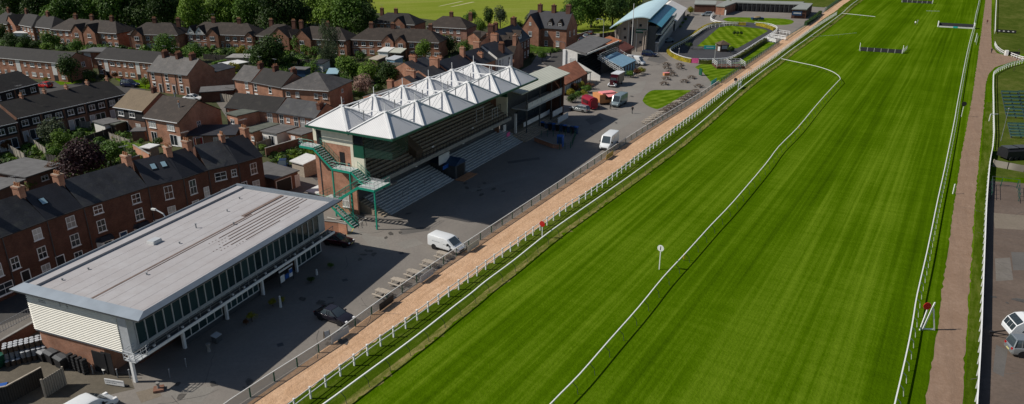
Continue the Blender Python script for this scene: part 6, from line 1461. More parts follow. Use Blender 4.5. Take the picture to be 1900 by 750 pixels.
rail_fence('ring_rail', 'white parade ring rail along the near and right side with purple shade', 'rail', R2, 1.2, 1.5, POST_SW, simple_rail(1.3, .16, .12, (.8,)), 'white')
R3 = smoothpath(pxs([(1324, 24), (1319, 30), (1320, 36), (1332, 41), (1350, 42.5), (1370, 43)], 1.0), 3)
rail_fence('ring_rail', 'white curved rail fence left of the far lawn', 'rail', R3, 1.2, 1.2, POST_SW, simple_rail(1.3, .2, .25, (.7,)), 'white')
rail_fence('ring_gate', 'white gates closing the ring beside the sand track crossing', 'gate', pxs([(1423, 71), (1440, 75)], 1.0), 1.2, 1.4, POST_SW, simple_rail(1.3, .14, .2, (.9, .5)), 'white')
rail_fence('ring_gate', 'white gate panels on the crossing between ring and sand track', 'gate', pxs([(1428, 65.5), (1444, 67.5), (1459, 70)], 1.0), 1.2, 1.4, POST_SW, simple_rail(1.5, .14, .2, (.9, .5)), 'white')
rail_fence('ring_gate', 'white gate panels beyond the crossing near the far right lawn', 'gate', pxs([(1445, 57), (1466, 60)], 1.0), 1.2, 1.4, POST_SW, simple_rail(1.3, .12, .12, (.7,)), 'white')
# ---------------------------------------------------------------- garden walls and fences
def barrier(name, lab, cat, pts, h, mat, w=.08, posts=False):
    q = pxs(pts); o = q[0]; t = thing(name, lab, cat, (o.x, o.y, 0)); 
    m = MB(); cp = MB(); ps = MB()
    for a, b in zip(q, q[1:]):
        a = a - o; b = b - o; m.beam((a.x, a.y, h / 2), (b.x, b.y, h / 2), w, h)
        if not posts: cp.beam((a.x, a.y, h + .04), (b.x, b.y, h + .04), w + .08, .08)
        L = (b - a).length; n = max(1, int(L / 1.9))
        if posts:
            for i in range(n + 1): c = a + (b - a) * i / n; ps.box(c.x - .07, c.x + .07, c.y - .07, c.y + .07, 0, h + .12)
    m.build('panel', mat, t)
    if posts: ps.build('post', 'wood_grey', t)
    else: cp.build('coping', 'concrete' if 'brick' in mat else 'wood_grey', t)
    return t
for a in (
 ('garden_fence', 'weathered board fence beside the small lawn at the left edge', [(20, 286), (49, 303)], 1.8, 'boards_vertical', 1),
 ('garden_fence', 'taller board fence running down from the clad row to the grey bush', [(54, 268), (88, 292)], 1.8, 'boards_vertical', 1),
 ('garden_fence', 'dark board fence from the clad row beside the felt roofed shed', [(136, 238), (170, 240)], 1.6, 'boards_vertical', 1),
 ('garden_fence', 'long brown board fence behind the purple and green trees', [(160, 268), (240, 240)], 1.6, 'boards_dark', 1),
 ('garden_fence', 'grey panel fence right of the green bushy tree', [(205, 262), (244, 276)], 1.7, 'boards_vertical', 1),
 ('garden_fence', 'tall pale panel fence with concrete posts in front of the blank gable', [(383, 184), (434, 192)], 1.9, 'boards_vertical', 1),
 ('garden_fence', 'dark panel fence behind the brilliant yellow bush', [(378, 110), (462, 116)], 1.6, 'boards_dark', 1),
 ('garden_fence', 'grey panel fence in front of the pale blue shed', [(697, 125), (748, 128)], 1.7, 'boards_vertical', 1),
 ('garden_fence', 'fence panel left of the white doored garage', [(748, 128), (764, 128)], 1.7, 'boards_vertical', 1),
 ('garden_fence', 'dark fence between the sheds behind the hipped roof', [(552, 120), (575, 122)], 1.7, 'boards_dark', 1),
 ('garden_fence', 'grey fence between the extension gardens behind the grandstand', [(478, 280), (513, 268)], 1.6, 'boards_vertical', 1),
 ('garden_wall', 'long brick wall with pale coping in front of the white extension', [(494, 292), (560, 272), (583, 262)], 1.7, 'brick_brown', 0),
 ('garden_wall', 'brick wall with a curved top behind the terrace chimneys', [(365, 275), (400, 265), (423, 258)], 1.8, 'brick_brown', 0),
 ('garden_wall', 'brick garden wall behind the wide dark red terrace house', [(228, 318), (262, 306)], 1.8, 'brick_brown', 0),
 ('garden_wall', 'brick wall beside the small lawn behind the terrace', [(250, 284), (280, 302)], 1.6, 'brick_orange', 0),
 ('garden_wall', 'brick wall of the driveway in front of the pale roofed garage', [(505, 366), (545, 378)], 1.5, 'brick_orange', 0),
 ('garden_wall', 'low brick wall beside the parked maroon car', [(604, 428), (630, 431), (645, 435)], 1.5, 'brick_orange', 0),
 ('garden_wall', 'low brick planter wall beside the blue portable toilet', [(992, 262), (1026, 275), (1042, 276)], .8, 'brick_red', 0),
 ('garden_wall', 'brick retaining wall below the pavement railing at the left edge', [(-60, 680), (0, 655), (70, 614)], 1.2, 'brick_dark', 0),
 ('garden_wall', 'white topped wall at the front of the far conservatory garden', [(195, 103), (300, 104)], 1.0, 'brick_brown', 0),
 ('garden_fence', 'dark fence at the back of the purple tree garden', [(88, 300), (106, 306)], 1.6, 'boards_dark', 1),
 ('garden_wall', 'roadside brick wall behind the parked street cars', [(1050, 78), (1090, 66)], 1.4, 'brick_brown', 0),
 ('garden_fence', 'dark slatted fence right of the street below the curved roof', [(1112, 72), (1140, 68)], 1.8, 'boards_dark', 1),
 ): barrier(a[0], a[1], 'fence' if a[0] == 'garden_fence' else 'wall', a[2], a[3], a[4], .22 if not a[5] else .06, bool(a[5]))

# ---------------------------------------------------------------- undergrowth filling the back gardens
def inpoly(q, poly):
    r_ = False; n = len(poly)
    for i in range(n):
        a, b = poly[i], poly[(i + 1) % n]
        if (a.y > q.y) != (b.y > q.y) and q.x < (b.x - a.x) * (q.y - a.y) / (b.y - a.y) + a.x: r_ = not r_
    return r_
r = random.Random(11); GM = MB()
for poly, n, big in (([(0, 88), (640, 118), (655, 100), (480, 84), (0, 66)], 420, 1.5), ([(-20, 60), (700, 60), (700, 20), (-20, 20)], 260, 2.0), ([(440, 118), (650, 112), (680, 200), (600, 205), (560, 150)], 260, 1.2), ([(0, 262), (150, 235), (262, 232), (300, 285), (100, 345), (0, 345)], 300, .9),
                     ([(470, 262), (590, 240), (590, 310), (500, 300)], 90, .7), ([(660, 128), (900, 90), (900, 118), (700, 175)], 160, 1.1), ([(120, 118), (215, 150), (150, 152), (60, 145)], 50, .8), ([(960, 80), (1060, 62), (1075, 90), (985, 105)], 60, 1.2)):
    pl = pxs(poly); xs = [q.x for q in pl]; ys = [q.y for q in pl]; k = 0; tries = 0
    while k < n and tries < 6000:
        tries += 1; q = Vector((r.uniform(min(xs), max(xs)), r.uniform(min(ys), max(ys))))
        if not inpoly(q, pl): continue
        R_ = r.uniform(.5, 1.3) * big; bad = False
        for (ox, oy, c_, s_, w, d) in FOOT:
            dx, dy = q.x - ox, q.y - oy; lx = dx * c_ + dy * s_; ly = -dx * s_ + dy * c_
            if -R_ - .2 < lx < w + R_ + .2 and -R_ - .4 < ly < d + R_ + .2: bad = True; break
        if bad: continue
        k += 1; mi = r.choice((0, 0, 1, 1, 1, 2, 3)); hh = R_ * r.uniform(.5, 1.2)
        for i in range(70):
            dr = Vector((r.gauss(0, 1), r.gauss(0, 1), abs(r.gauss(0, 1)))).normalized(); c_ = Vector((q.x + dr.x * R_ * r.uniform(.7, 1.1), q.y + dr.y * R_ * r.uniform(.7, 1.1), .1 + dr.z * hh * r.uniform(.7, 1.15)))
            tt = dr.cross(Vector((r.gauss(0, 1), r.gauss(0, 1), r.gauss(0, 1)))).normalized(); u = (dr + Vector((r.gauss(0, .3), r.gauss(0, .3), 0))).cross(tt); s_ = R_ * .22 * r.uniform(.6, 1.3)
            GM.raw([c_ - tt * s_, c_ - u * s_ * .7, c_ + tt * s_, c_ + u * s_ * .7], [(0, 1, 2, 3)], mi)
o = GM.build('garden_undergrowth', ['leaf_dark', 'leaf_mid', 'leaf_grey', 'leaf_bright']); tag(o, 'mixed low shrubs and plants growing all over the back gardens', 'undergrowth', kind='stuff')
# ---------------------------------------------------------------- vehicles
def loft(st, mi=0):
    """st: stations along x, each a list of (y, z) for the right half from bottom to top; mirrored"""
    m = MB(); rings = []
    for x, pr in st:
        ring = [(x, y, z) for y, z in pr] + [(x, -y, z) for y, z in reversed(pr)]
        rings.append(ring)
    n = len(rings[0]); vs = [v for r_ in rings for v in r_]; fs = []
    for k in range(len(rings) - 1):
        for i in range(n): j = (i + 1) % n; fs.append((k * n + i, (k + 1) * n + i, (k + 1) * n + j, k * n + j))
    fs.append(tuple(range(n))); fs.append(tuple(range(len(rings) * n - 1, (len(rings) - 1) * n - 1, -1)))
    m.raw(vs, fs, mi); return m
VM = {}
def soft(o, w=.06):
    m_ = o.modifiers.new('bevel', 'BEVEL'); m_.width = w; m_.segments = 3; m_.limit_method = 'ANGLE'; m_.angle_limit = R(22); m_.harden_normals = False
    for p_ in o.data.polygons: p_.use_smooth = True
    return o
def wheelm(r):
    if ('w', r) not in VM:
        m = MB(); m.tube((0, -.11, r), (0, .11, r), r, 16); q = MB(); q.tube((0, -.118, r), (0, .118, r), r * .62, 12)
        VM[('w', r)] = (m.mesh('wheel', 'rubber', False), q.mesh('rim', 'grey_light'))
    return VM[('w', r)]
def vehicle(name, lab, cat, pa, pb, side, kind, paint, group=None, L=None):
    """pa, pb: photo pixels of the rear and front wheel contact on the visible side; side -1: its right side is visible, +1: its left"""
    a = P2(*pa); b = P2(*pb); h = (b - a).normalized(); ln = Vector((-h.y, h.x)); md = (a + b) / 2
    dims = dict(hatch=(4.2, 1.78, 1.46, 2.6), saloon=(4.6, 1.82, 1.42, 2.75), estate=(4.7, 1.8, 1.48, 2.75), suv=(4.7, 1.95, 1.88, 2.8), van=(5.0, 1.98, 1.98, 2.95), bigvan=(6.0, 2.04, 2.6, 3.65))[kind]
    L_, Wd, H, wb = dims; hw = Wd / 2
    c = md - ln * (hw - .12) * side
    t = thing(name, lab, cat, (c.x, c.y, 0), math.atan2(h.y, h.x), group)
    x0, x1 = -L_ / 2, L_ / 2; wr = .36 if kind in ('van', 'bigvan', 'suv') else .32
    def sec(zb, zm, zt, wt, ww=1.0): return [(hw * .86 * ww, zb), (hw * ww, zb + .18), (hw * ww, zm), (hw * .97 * ww, zt - .05), (hw * wt, zt)]
    if kind in ('van', 'bigvan'):
        hb = 1.0 if kind == 'van' else 1.15; tr = H; cab = x1 - (2.0 if kind == 'van' else 1.75)
        st = [(x0, sec(.42, 1.3, tr - .14, .72, .95)), (x0 + .1, sec(.32, 1.45, tr, .72)), (cab - .3, sec(.3, 1.4, tr, .72)), (cab + .25, sec(.3, 1.05, tr - .10, .74)), (x1 - .80, sec(.3, .9, hb + .10, .80)), (x1 - .12, sec(.3, .7, hb - .22, .78, .93)), (x1, sec(.38, .6, .72, .7, .86))]
        soft(loft(st).build('body', paint, t), .07)
        # windscreen lies on the slope between roof and bonnet
        g_ = MB(); za, zb = tr - .14, hb + .16; xa, xb = cab + .30, x1 - .80
        g_.face([(xa, -hw * .70, za), (xb, -hw * .78, zb), (xb, hw * .78, zb), (xa, hw * .70, za)]); 
        for v in range(len(g_.v)): q = g_.v[v]; g_.v[v] = (q[0] + .03, q[1], q[2] + .03)
        g_.build('windscreen', 'car_glass', t)
        for s in (-1, 1):
            g_ = MB(); y = s * (hw + .006); yt = s * (hw * .93 + .012)
            g_.face([(cab - .35, y, hb + .12), (x1 - 1.0, y, hb + .08), (cab + .22, yt, tr - .34), (cab - .35, yt, tr - .34)]); g_.build('side_window', 'car_glass', t)
            m = MB(); m.box(cab + .42, cab + .55, s * (hw + .02), s * (hw + .28), hb + .12, hb + .42); m.build('mirror', 'black', t)
            m = MB(); m.box(x1 - .42, x1 - .06, s * hw * .72 - .13, s * hw * .72 + .13, .72, .92) ; m.build('headlight', 'lamp_white', t)
            m = MB(); m.box(x0 - .02, x0 + .08, s * hw * .86 - .07, s * hw * .86 + .07, .8, 1.4); m.build('tail_light', 'lamp_red', t)
        m = MB(); m.box(x1 - .06, x1 + .02, -hw * .55, hw * .55, .42, .62); m.build('grille', 'black', t)
        m = MB(); m.box(-.02, .0, -hw * 1.004, hw * 1.004, .5, tr - .4); m.build('door_seam', 'grey_light' if paint == 'paint_white' else 'grey_dark', t)
    else:
        bl = {'hatch': .92, 'saloon': .9, 'estate': .92, 'suv': 1.08}[kind]
        st = [(x0, sec(.4, .6, bl - .22, .8, .88)), (x0 + .14, sec(.26, .6, bl - .02, .84, .96)), (x0 + .8, sec(.2, .62, bl, .86)), (x1 - 1.4, sec(.2, .62, bl, .86)), (x1 - .5, sec(.22, .58, bl - .12, .84, .97)), (x1 - .1, sec(.28, .5, bl - .28, .78, .9)), (x1, sec(.36, .5, bl - .42, .7, .84))]
        soft(loft(st).build('body', paint, t), .07)
        ra = {'hatch': (x0 + .12, x0 + .75), 'saloon': (x0 + .75, x0 + 1.35), 'estate': (x0 + .08, x0 + .45), 'suv': (x0 + .08, x0 + .3)}[kind]
        fa = (x1 - 2.15, x1 - 1.25); wt = .72
        cb = lambda x, z0, z1, wtop: (x, [(hw * .86, z0), (hw * .86, z0 + .01), (hw * wtop, z1 - .03), (hw * (wtop - .05), z1)])
        soft(loft([cb(ra[0], bl - .06, bl, .84), cb(ra[1], bl - .06, H - .03, wt), cb(fa[0], bl - .06, H - .02, wt), cb(fa[1], bl - .06, bl, .84)]).build('windows', 'car_glass', t), .03)
        m = MB(); m.hexa([(ra[1] - .02, -hw * .68, H - .07), (fa[0] + .05, -hw * .68, H - .07), (fa[0] + .05, hw * .68, H - .07), (ra[1] - .02, hw * .68, H - .07)], [(ra[1] + .05, -hw * .63, H + .02), (fa[0] - .04, -hw * .63, H + .02), (fa[0] - .04, hw * .63, H + .02), (ra[1] + .05, hw * .63, H + .02)])
        for s in (-1, 1):
            for xx in (ra[1] + .55, (ra[1] + fa[0]) / 2 + .3): m.beam((xx, s * hw * .865, bl), (xx, s * hw * wt * .99, H - .04), .07, .03)
            m.beam((fa[1] - .02, s * hw * .85, bl), (fa[0], s * hw * .7, H - .02), .07, .07); m.beam((ra[0] + .02, s * hw * .85, bl), (ra[1], s * hw * .7, H - .02), .1, .07)
        m.build('roof', paint, t)
        for s in (-1, 1):
            m = MB(); m.box(x1 - .28, x1 - .03, s * hw * .66 - .14, s * hw * .66 + .14, bl - .38, bl - .24); m.build('headlight', 'lamp_white', t)
            m = MB(); m.box(x0 - .01, x0 + .1, s * hw * .7 - .14, s * hw * .7 + .14, bl - .3, bl - .1); m.build('tail_light', 'lamp_red', t)
            m = MB(); m.box(fa[1] - .35, fa[1] - .2, s * hw * .96, s * (hw * .96 + .2), bl, bl + .14); m.build('mirror', paint, t)
        m = MB(); m.box(x1 - .04, x1 + .01, -.26, .26, .38, .5); m.box(x0 - .02, x0 + .02, -.26, .26, .5, .62); m.build('number_plate', 'plate', t)
    w_, r_ = wheelm(wr)
    for sx in (-1, 1):
        for s in (-1, 1):
            o = inst(w_, 'wheel', t, (sx * wb / 2 + .05, s * (hw - .12), 0)); inst(r_, 'rim', o, (0, 0, 0))
            m = MB(); m.tube((sx * wb / 2 + .05, s * (hw - .08), wr + .02), (sx * wb / 2 + .05, s * (hw + .004), wr + .02), wr + .07, 14); m.build('wheel_arch', 'black', t)
    return t
tv = vehicle('van', 'white mid size van parked beside the picnic tables with faint grey lettering', 'van', (805, 462), (839, 472), -1, 'van', 'paint_white')
m = MB()
x = -1.7
for wd in (.16, .05, .14, .14, .05, .12, .14, .1):
    m.box(x, x + wd, -.995, -.9915, 1.18, 1.32); x += wd + .05
m.build('lettering', 'grey_light', tv)
vehicle('van', 'white high roofed van facing the camera beside the apron fence', 'van', (1147, 266), (1129, 281), 1, 'bigvan', 'paint_white')
vehicle('van', 'grey blue high roofed van parked by the pink awning trailer', 'van', (1161, 192.5), (1149, 199.5), 1, 'bigvan', 'paint_greyblue')
vehicle('van', 'white van parked at the corner of the awning terrace', 'van', (1166, 119.5), (1186, 122), -1, 'bigvan', 'paint_white')
vehicle('van', 'white van at the bottom left edge seen from behind its roof', 'van', (132, 806), (216, 756), -1, 'van', 'paint_white')
vehicle('car', 'glossy black car half in the clubhouse shadow', 'car', (597, 594), (628, 604), -1, 'saloon', 'paint_black')
vehicle('car', 'dark maroon hatchback parked tight to the clubhouse end', 'car', (609, 455), (637, 459), -1, 'hatch', 'paint_maroon')
vehicle('car', 'silver estate car beside the red trailer', 'car', (1082, 209.5), (1062, 206), 1, 'estate', 'paint_silver')
vehicle('car', 'pale blue green car in the shade of the curved roof stand', 'car', (1246, 79), (1237, 79.5), 1, 'hatch', 'paint_greyblue')
vehicle('car', 'deep blue car in front of the curved roof stand', 'car', (1197, 105), (1210, 106), -1, 'suv', 'paint_navy')
vehicle('car', 'silver off road car parked near the marquee', 'car', (1316, 30.5), (1308, 30.5), 1, 'suv', 'paint_silver')
vehicle('car', 'bright red car at the end of the upper clad terrace', 'car', (84, 164), (73, 163), 1, 'hatch', 'paint_red')
vehicle('car', 'dark navy car on the drive below the right flats', 'car', (229, 162), (247, 163), -1, 'suv', 'paint_navy')
vehicle('car', 'dark car parked on the driveway behind the grandstand', 'car', (536, 306), (531, 319), 1, 'hatch', 'paint_navy')
vehicle('car', 'white low car almost hidden behind the wide gable roof ridge', 'car', (345, 187), (366, 188), -1, 'saloon', 'paint_white')
vehicle('car', 'leftmost dark car parked along the street behind the old stand', 'car', (1081, 78), (1087, 74), -1, 'hatch', 'paint_navy', 'cars parked on the street')
vehicle('car', 'middle silver car parked along the street behind the old stand', 'car', (1089, 72), (1095, 68.5), -1, 'hatch', 'paint_silver', 'cars parked on the street')
vehicle('car', 'rightmost dark red car parked along the street behind the old stand', 'car', (1097, 66), (1103, 62), -1, 'hatch', 'paint_maroon', 'cars parked on the street')
vehicle('off_road_car', 'silver boxy off road car seen from its rear corner beside the caravan', 'car', (1894, 664), (1949, 668), -1, 'suv', 'paint_silver')
# caravan
cp_ = P2(1874, 640); cq = P2(1968, 648); hd = (cq - cp_).normalized()
cv = thing('caravan', 'white touring caravan with dark windows at the right edge', 'caravan', cp_ + Vector((-hd.y, hd.x)) * 1.5, math.atan2(hd.y, hd.x))
pf = [(0, .9), (.02, 1.3), (.35, 2.0), (.95, 2.5), (1.6, 2.62), (6.2, 2.6), (6.4, 2.3), (6.4, .55), (.6, .5)]
m = MB(); m.prof_y(pf, -1.12, 1.12); m.build('body', 'paint_white', cv)
for s in (-1, 1):
    m = MB(); y0, y1 = sorted((s * 1.122, s * 1.135)); m.prof_y([(1.0, 1.35), (1.35, 1.95), (2.9, 1.98), (2.9, 1.35)], y0, y1); m.prof_y([(4.2, 1.4), (4.2, 1.95), (5.4, 1.95), (5.4, 1.4)], y0, y1); m.build('side_window', 'car_glass', cv)
m = MB()
for a, b in ((-1.0, -.38), (-.33, .33), (.38, 1.0)): m.face([(.06, a, 1.42), (.06, b, 1.42), (.34, b, 2.03), (.34, a, 2.03)]); m.face([(.40, a, 2.1), (.40, b, 2.1), (.92, b, 2.53), (.92, a, 2.53)])
m.build('front_window', 'car_glass', cv)
m = MB(); m.beam((.3, -.5, .55), (-1.3, 0, .5), .08, .1); m.beam((.3, .5, .55), (-1.3, 0, .5), .08, .1); m.box(-1.5, -1.1, -.15, .15, .4, .62); m.tube((-1.1, 0, 0), (-1.1, 0, .5), .06, 6); m.build('drawbar', 'black', cv)
m = MB(); m.box(2.2, 3.0, -.4, .4, 2.62, 2.78); m.build('roof_light', 'grey_light', cv)
w_, r_ = wheelm(.34)
for s in (-1, 1): o = inst(w_, 'wheel', cv, (3.5, s * 1.05, 0)); inst(r_, 'rim', o, (0, 0, 0))
# red and orange catering trailers, vintage truck
def orient(pa, pb): a = P2(*pa); b = P2(*pb); d = b - a; return a, math.atan2(d.y, d.x), d.length
a, r, L = orient((1094, 205), (1071, 194))
t = thing('catering_trailer', 'glossy red catering trailer with a rounded roof', 'trailer', a, r)
m = MB(); W_ = 2.2; pr = [(-W_ + .15, .5), (-W_, .8), (-W_, 2.1), (-W_ + .25, 2.55), (-W_ / 2, 2.75), (-.25, 2.55), (0, 2.1), (0, .8), (-.15, .5)]
m.prof_x(pr, .2, 4.0); m.prof_x([(p_[0] * .86 - .15, .5 + (p_[1] - .5) * .88) for p_ in pr], -.05, .199); m.prof_x([(p_[0] * .86 - .15, .5 + (p_[1] - .5) * .88) for p_ in pr], 4.001, 4.25); m.build('body', 'red', t)
m = MB(); m.box(.6, 3.4, .003, .05, 1.2, 2.0); m.build('serving_hatch', 'paint_maroon', t)
m = MB(); m.box(-.5, -.06, -1.6, -.5, .4, .55); m.beam((4.25, -1.1, .5), (5.4, -1.1, .5), .12, .12); m.build('drawbar', 'red', t)
for s in (-2.05, -.1):
    o = inst(w_, 'wheel', t, (2.1, s, 0)); inst(r_, 'rim', o, (0, 0, 0))
a, r, L = orient((1112, 196), (1093, 187))
t = thing('catering_trailer', 'orange wooden catering trailer with a pink striped awning roof', 'trailer', a, r)
m = MB(); m.box(.1, 3.6, -5.2, -.1, .45, 2.4); m.build('body', 'orange', t)
m = MB(); m.box(.3, 2.4, -4.4, -.9, 2.45, 2.75); m.build('roof', 'pink', t)
m = MB(); m.hexa([(-1.3, -4.6, 2.1), (-.05, -4.6, 2.4), (-.05, -1.6, 2.4), (-1.3, -1.6, 2.1)], [(-1.3, -4.6, 2.16), (-.05, -4.6, 2.46), (-.05, -1.6, 2.46), (-1.3, -1.6, 2.16)]); m.build('awning', 'pink', t)
m = MB(); m.box(.06, .098, -4.9, -1.6, 1.2, 2.2); m.build('serving_hatch', 'wood_dark', t)
for s in (-4.6, -.9):
    m = MB(); m.tube((.9, s, .35), (1.15, s, .35), .34, 12); m.build('wheel', 'rubber', t)
a, r, L = orient((1137, 157), (1125, 163.5))
t = thing('vintage_truck', 'vintage maroon box truck with white front wings and a white roof', 'truck', a, r)
m = MB(); m.box(-2.9, 1.0, -.1, 2.0, .75, 3.0, 0); m.build('box_body', 'wood', t)
m = MB(); m.box(-3.0, 1.3, -.2, 2.1, 3.003, 3.15); m.build('box_roof', 'paint_white', t)
m = MB(); m.box(1.01, 2.3, 0, 1.9, .6, 2.5, 0); m.box(1.01, 1.6, -.05, 1.95, 2.5, 3.0, 0); m.prof_x([(.45, .6), (.45, 1.3), (.7, 1.55), (1.2, 1.55), (1.45, 1.3), (1.45, .6)], 2.301, 3.5, 0); m.build('cab', 'paint_maroon', t)
m = MB(); m.box(2.302, 2.33, .15, 1.75, 1.65, 2.3); m.build('windscreen', 'car_glass', t)
for s in (.1, 1.8):
    m = MB(); m.ell((3.0, s, .55), (.75, .32, .42), 12, 6, 0, -.1); m.build('front_wing', 'paint_white', t)
    m = MB(); m.ell((3.5, s * .7 + .3, 1.1), (.14, .14, .14), 8, 5); m.build('headlight', 'lamp_white', t)
m = MB(); m.box(3.45, 3.6, -.1, 2.0, .45, .6); m.build('bumper', 'paint_white', t)
w3, r3 = wheelm(.4)
for x_w in (-1.9, 3.0):
    for s in (.12, 1.78): o = inst(w3, 'wheel', t, (x_w, s, 0)); inst(r3, 'rim', o, (0, 0, 0))
# ---------------------------------------------------------------- picnic tables
def make_table(lab, grp, mat, p, rot, umb=False):
    t = thing('picnic_table', lab, 'picnic table', p, rot, grp)
    for k in range(5):
        pass
    m = MB()
    for k in range(5): m.box(-.9, .9, -.37 + k * .15, -.24 + k * .15, .72, .76)
    m.build('table_top', mat, t)
    for s in (-1, 1):
        m = MB(); m.box(-.9, .9, s * .78 - .13, s * .78 + .13, .43, .47); m.build('bench', mat, t)
        m = MB(); m.beam((s * .65, -.75, 0), (s * .65, -.25, .72), .09, .05); m.beam((s * .65, .75, 0), (s * .65, .25, .72), .09, .05); m.box(s * .65 - .04, s * .65 + .04, -.85, .85, .36, .43); m.build('leg_frame', mat, t)
    return t
NT = orient((811, 467), (834, 473.5))[1]; FT = orient((1193, 231), (1206, 229))[1]
tb = make_table('picnic table nearest the glossy black car', 'picnic tables by the apron fence', 'wood_grey', P2(710, 550), NT)
def tcopy(src, lab, grp, p, rot):
    c = copy_tree(src); c.location = (p.x, p.y, 0); c.rotation_euler.z = rot; c['label'] = lab; c['group'] = grp; return c
for (x, y), lab in (((739, 529), 'second picnic table from the black car'), ((767, 513), 'middle picnic table of the five by the near fence'), ((796, 495), 'fourth picnic table, one away from the white van'), ((822, 479), 'picnic table tucked beside the white van')):
    tcopy(tb, lab, 'picnic tables by the apron fence', P2(x, y), NT + rnd.uniform(-.06, .06))
n = 15; td = None
for i in range(n):
    f = i / (n - 1); x = 1199 + (1290 - 1199) * f + rnd.uniform(-1, 1); y = 230.5 + (172 - 230.5) * f
    lb = '%s picnic table from the near end of the far fence row' % ordn[i]; gr = 'picnic tables along the far fence'
    if i < 5 or i == 9: tcopy(tb, lb, gr, P2(x, y), FT + rnd.uniform(-.08, .08))
    elif td is None: td = make_table(lb, gr, 'wood_dark', P2(x, y), FT)
    else: tcopy(td, lb, gr, P2(x, y), FT + rnd.uniform(-.1, .1))
def round_table(lab, p, rot, first=None):
    if first: return tcopy(first, lab, 'round tables on the far apron', p, rot)
    t = thing('round_table', lab, 'round picnic table', p, rot, 'round tables on the far apron')
    m = MB(); m.tube((0, 0, .72), (0, 0, .77), .65, 12); m.build('table_top', 'wood_dark', t)
    for k in range(4):
        a = k * math.pi / 2; c, s = math.cos(a), math.sin(a); mm = MB()
        pts = [Vector((c * 1.15 - s * y, s * 1.15 + c * y, 0)) for y in (-.5, .5)]
        mm.beam((pts[0].x, pts[0].y, .45), (pts[1].x, pts[1].y, .45), .26, .05); mm.build('bench', 'wood_dark', t)
        mm = MB(); mm.beam((c * .2, s * .2, .7), (c * 1.15, s * 1.15, .03), .09, .09); mm.beam((c * .3, s * .3, .38), (c * 1.15, s * 1.15, .38), .08, .08); mm.build('leg', 'wood_dark', t)
    return t
rt0 = None
for (x, y), lab in (((1236, 121), 'round table farthest left at the back of the far apron'), ((1261, 122), 'round table at the back near the pink banner'), ((1237, 127.5), 'round table second from the back on the left'), ((1262, 128), 'round table second from the back on the right'), ((1243, 135), 'round table in the middle of the left column'), ((1248, 141), 'round table behind the small orange box'), ((1236, 148), 'round table below the small orange box'), ((1232, 157.5), 'nearest round table of the left column'), ((1283, 146), 'lone round table toward the lawn corner'), ((1270, 153), 'round table left of the lone one by the lawn'), ((1296, 162), 'round table closest to the sand track fence')):
    o = round_table(lab, P2(x, y), rnd.random(), rt0); rt0 = rt0 or o
for i, (x, y, lab) in enumerate(((1236, 140, 'small orange wooden crate with a pink lid among the round tables'),)):
    t = thing('wooden_crate', lab, 'crate', P2(x, y), .3); m = MB(); m.box(-.8, .8, -.5, .5, 0, .7); m.build('box', 'orange', t); m = MB(); m.box(-.85, .85, -.55, .55, .702, .78); m.build('lid', 'pink', t)
# ---------------------------------------------------------------- people
def person_mesh(walk):
    me = bpy.data.meshes.new('person_skin'); s = .28 if walk else .05
    V = [(0, 0, .95), (0, 0, 1.2), (0, 0, 1.42), (0, 0, 1.52), (0, 0, 1.66), (0, .19, 1.42), (s * .5, .25, 1.15), (s, .26, .9), (0, -.19, 1.42), (-s * .5, -.25, 1.15), (-s, -.26, .9), (0, .1, .88), (-s * .6, .11, .5), (-s, .11, .07), (-s + .16, .11, .04), (0, -.1, .88), (s * .9, -.11, .5), (s, -.11, .07), (s + .16, -.11, .04)]
    E_ = [(0, 1), (1, 2), (2, 3), (3, 4), (2, 5), (5, 6), (6, 7), (2, 8), (8, 9), (9, 10), (0, 11), (11, 12), (12, 13), (13, 14), (0, 15), (15, 16), (16, 17), (17, 18)]
    rad = [.14, .13, .15, .06, .11, .07, .05, .04, .07, .05, .04, .10, .075, .05, .05, .10, .075, .05, .05]
    me.from_pydata(V, E_, []); o = bpy.data.objects.new('person_skin', me); COL.objects.link(o)
    md = o.modifiers.new('skin', 'SKIN'); 
    if not me.skin_vertices: me.attributes
    sv = me.skin_vertices[0].data
    for i, r_ in enumerate(rad): sv[i].radius = (r_, r_ * (1.15 if i in (0, 1, 2) else 1)); 
    sv[0].use_root = True
    o.modifiers.new('sub', 'SUBSURF').levels = 1
    dg = bpy.context.evaluated_depsgraph_get(); out = bpy.data.meshes.new_from_object(o.evaluated_get(dg)); bpy.data.objects.remove(o); return out
def person(lab, px, rot, top, legs, walk=True):
    t = thing('person', lab, 'person', P2(*px), rot)
    try: me = person_mesh(walk)
    except Exception as ex:
        print('skin failed', ex); m = MB(); m.ell((0, 0, 1.1), (.2, .25, .6)); me = m.mesh('person', 'skin')
    me.materials.clear()
    for q in ('skin', top, legs, 'black'): me.materials.append(MATS[q])
    for p_ in me.polygons:
        z = p_.center.z; y = abs(p_.center.y); p_.material_index = 0 if (z > 1.5 or (y > .2 and z < .98)) else 1 if z > .93 else 2 if z > .1 else 3
        p_.use_smooth = True
    b = bpy.data.objects.new('body', me); COL.objects.link(b); b.parent = t
    m = MB(); m.ell((-.02, 0, 1.70), (.12, .105, .11), 8, 5, 0, -.2); m.build('hair', 'hair', t); return t
person('person in dark clothes walking alone on the asphalt right of the grey blue van', (1173, 211), 2.0, 'black', 'grey_dark')
person('person in a white top standing beside the red trailer', (1110.5, 203), 1.0, 'white', 'black', False)
person('person in dark clothes standing at the front of the grey blue van', (1132.5, 203), .6, 'grey_dark', 'black', False)
person('person in a brown jacket beside the front of the grey blue van', (1134.5, 197), 2.6, 'wood_dark', 'black', False)
person('person in dark clothes standing on the road behind the lodge', (1021.5, 106), 1.2, 'black', 'black', False)
person('person in black on the dirt path at the white fence junction', (1839, 99), -1.9, 'black', 'black')
person('person in a reddish top far up the dirt path', (1831, 44.5), -1.6, 'maroon', 'black')
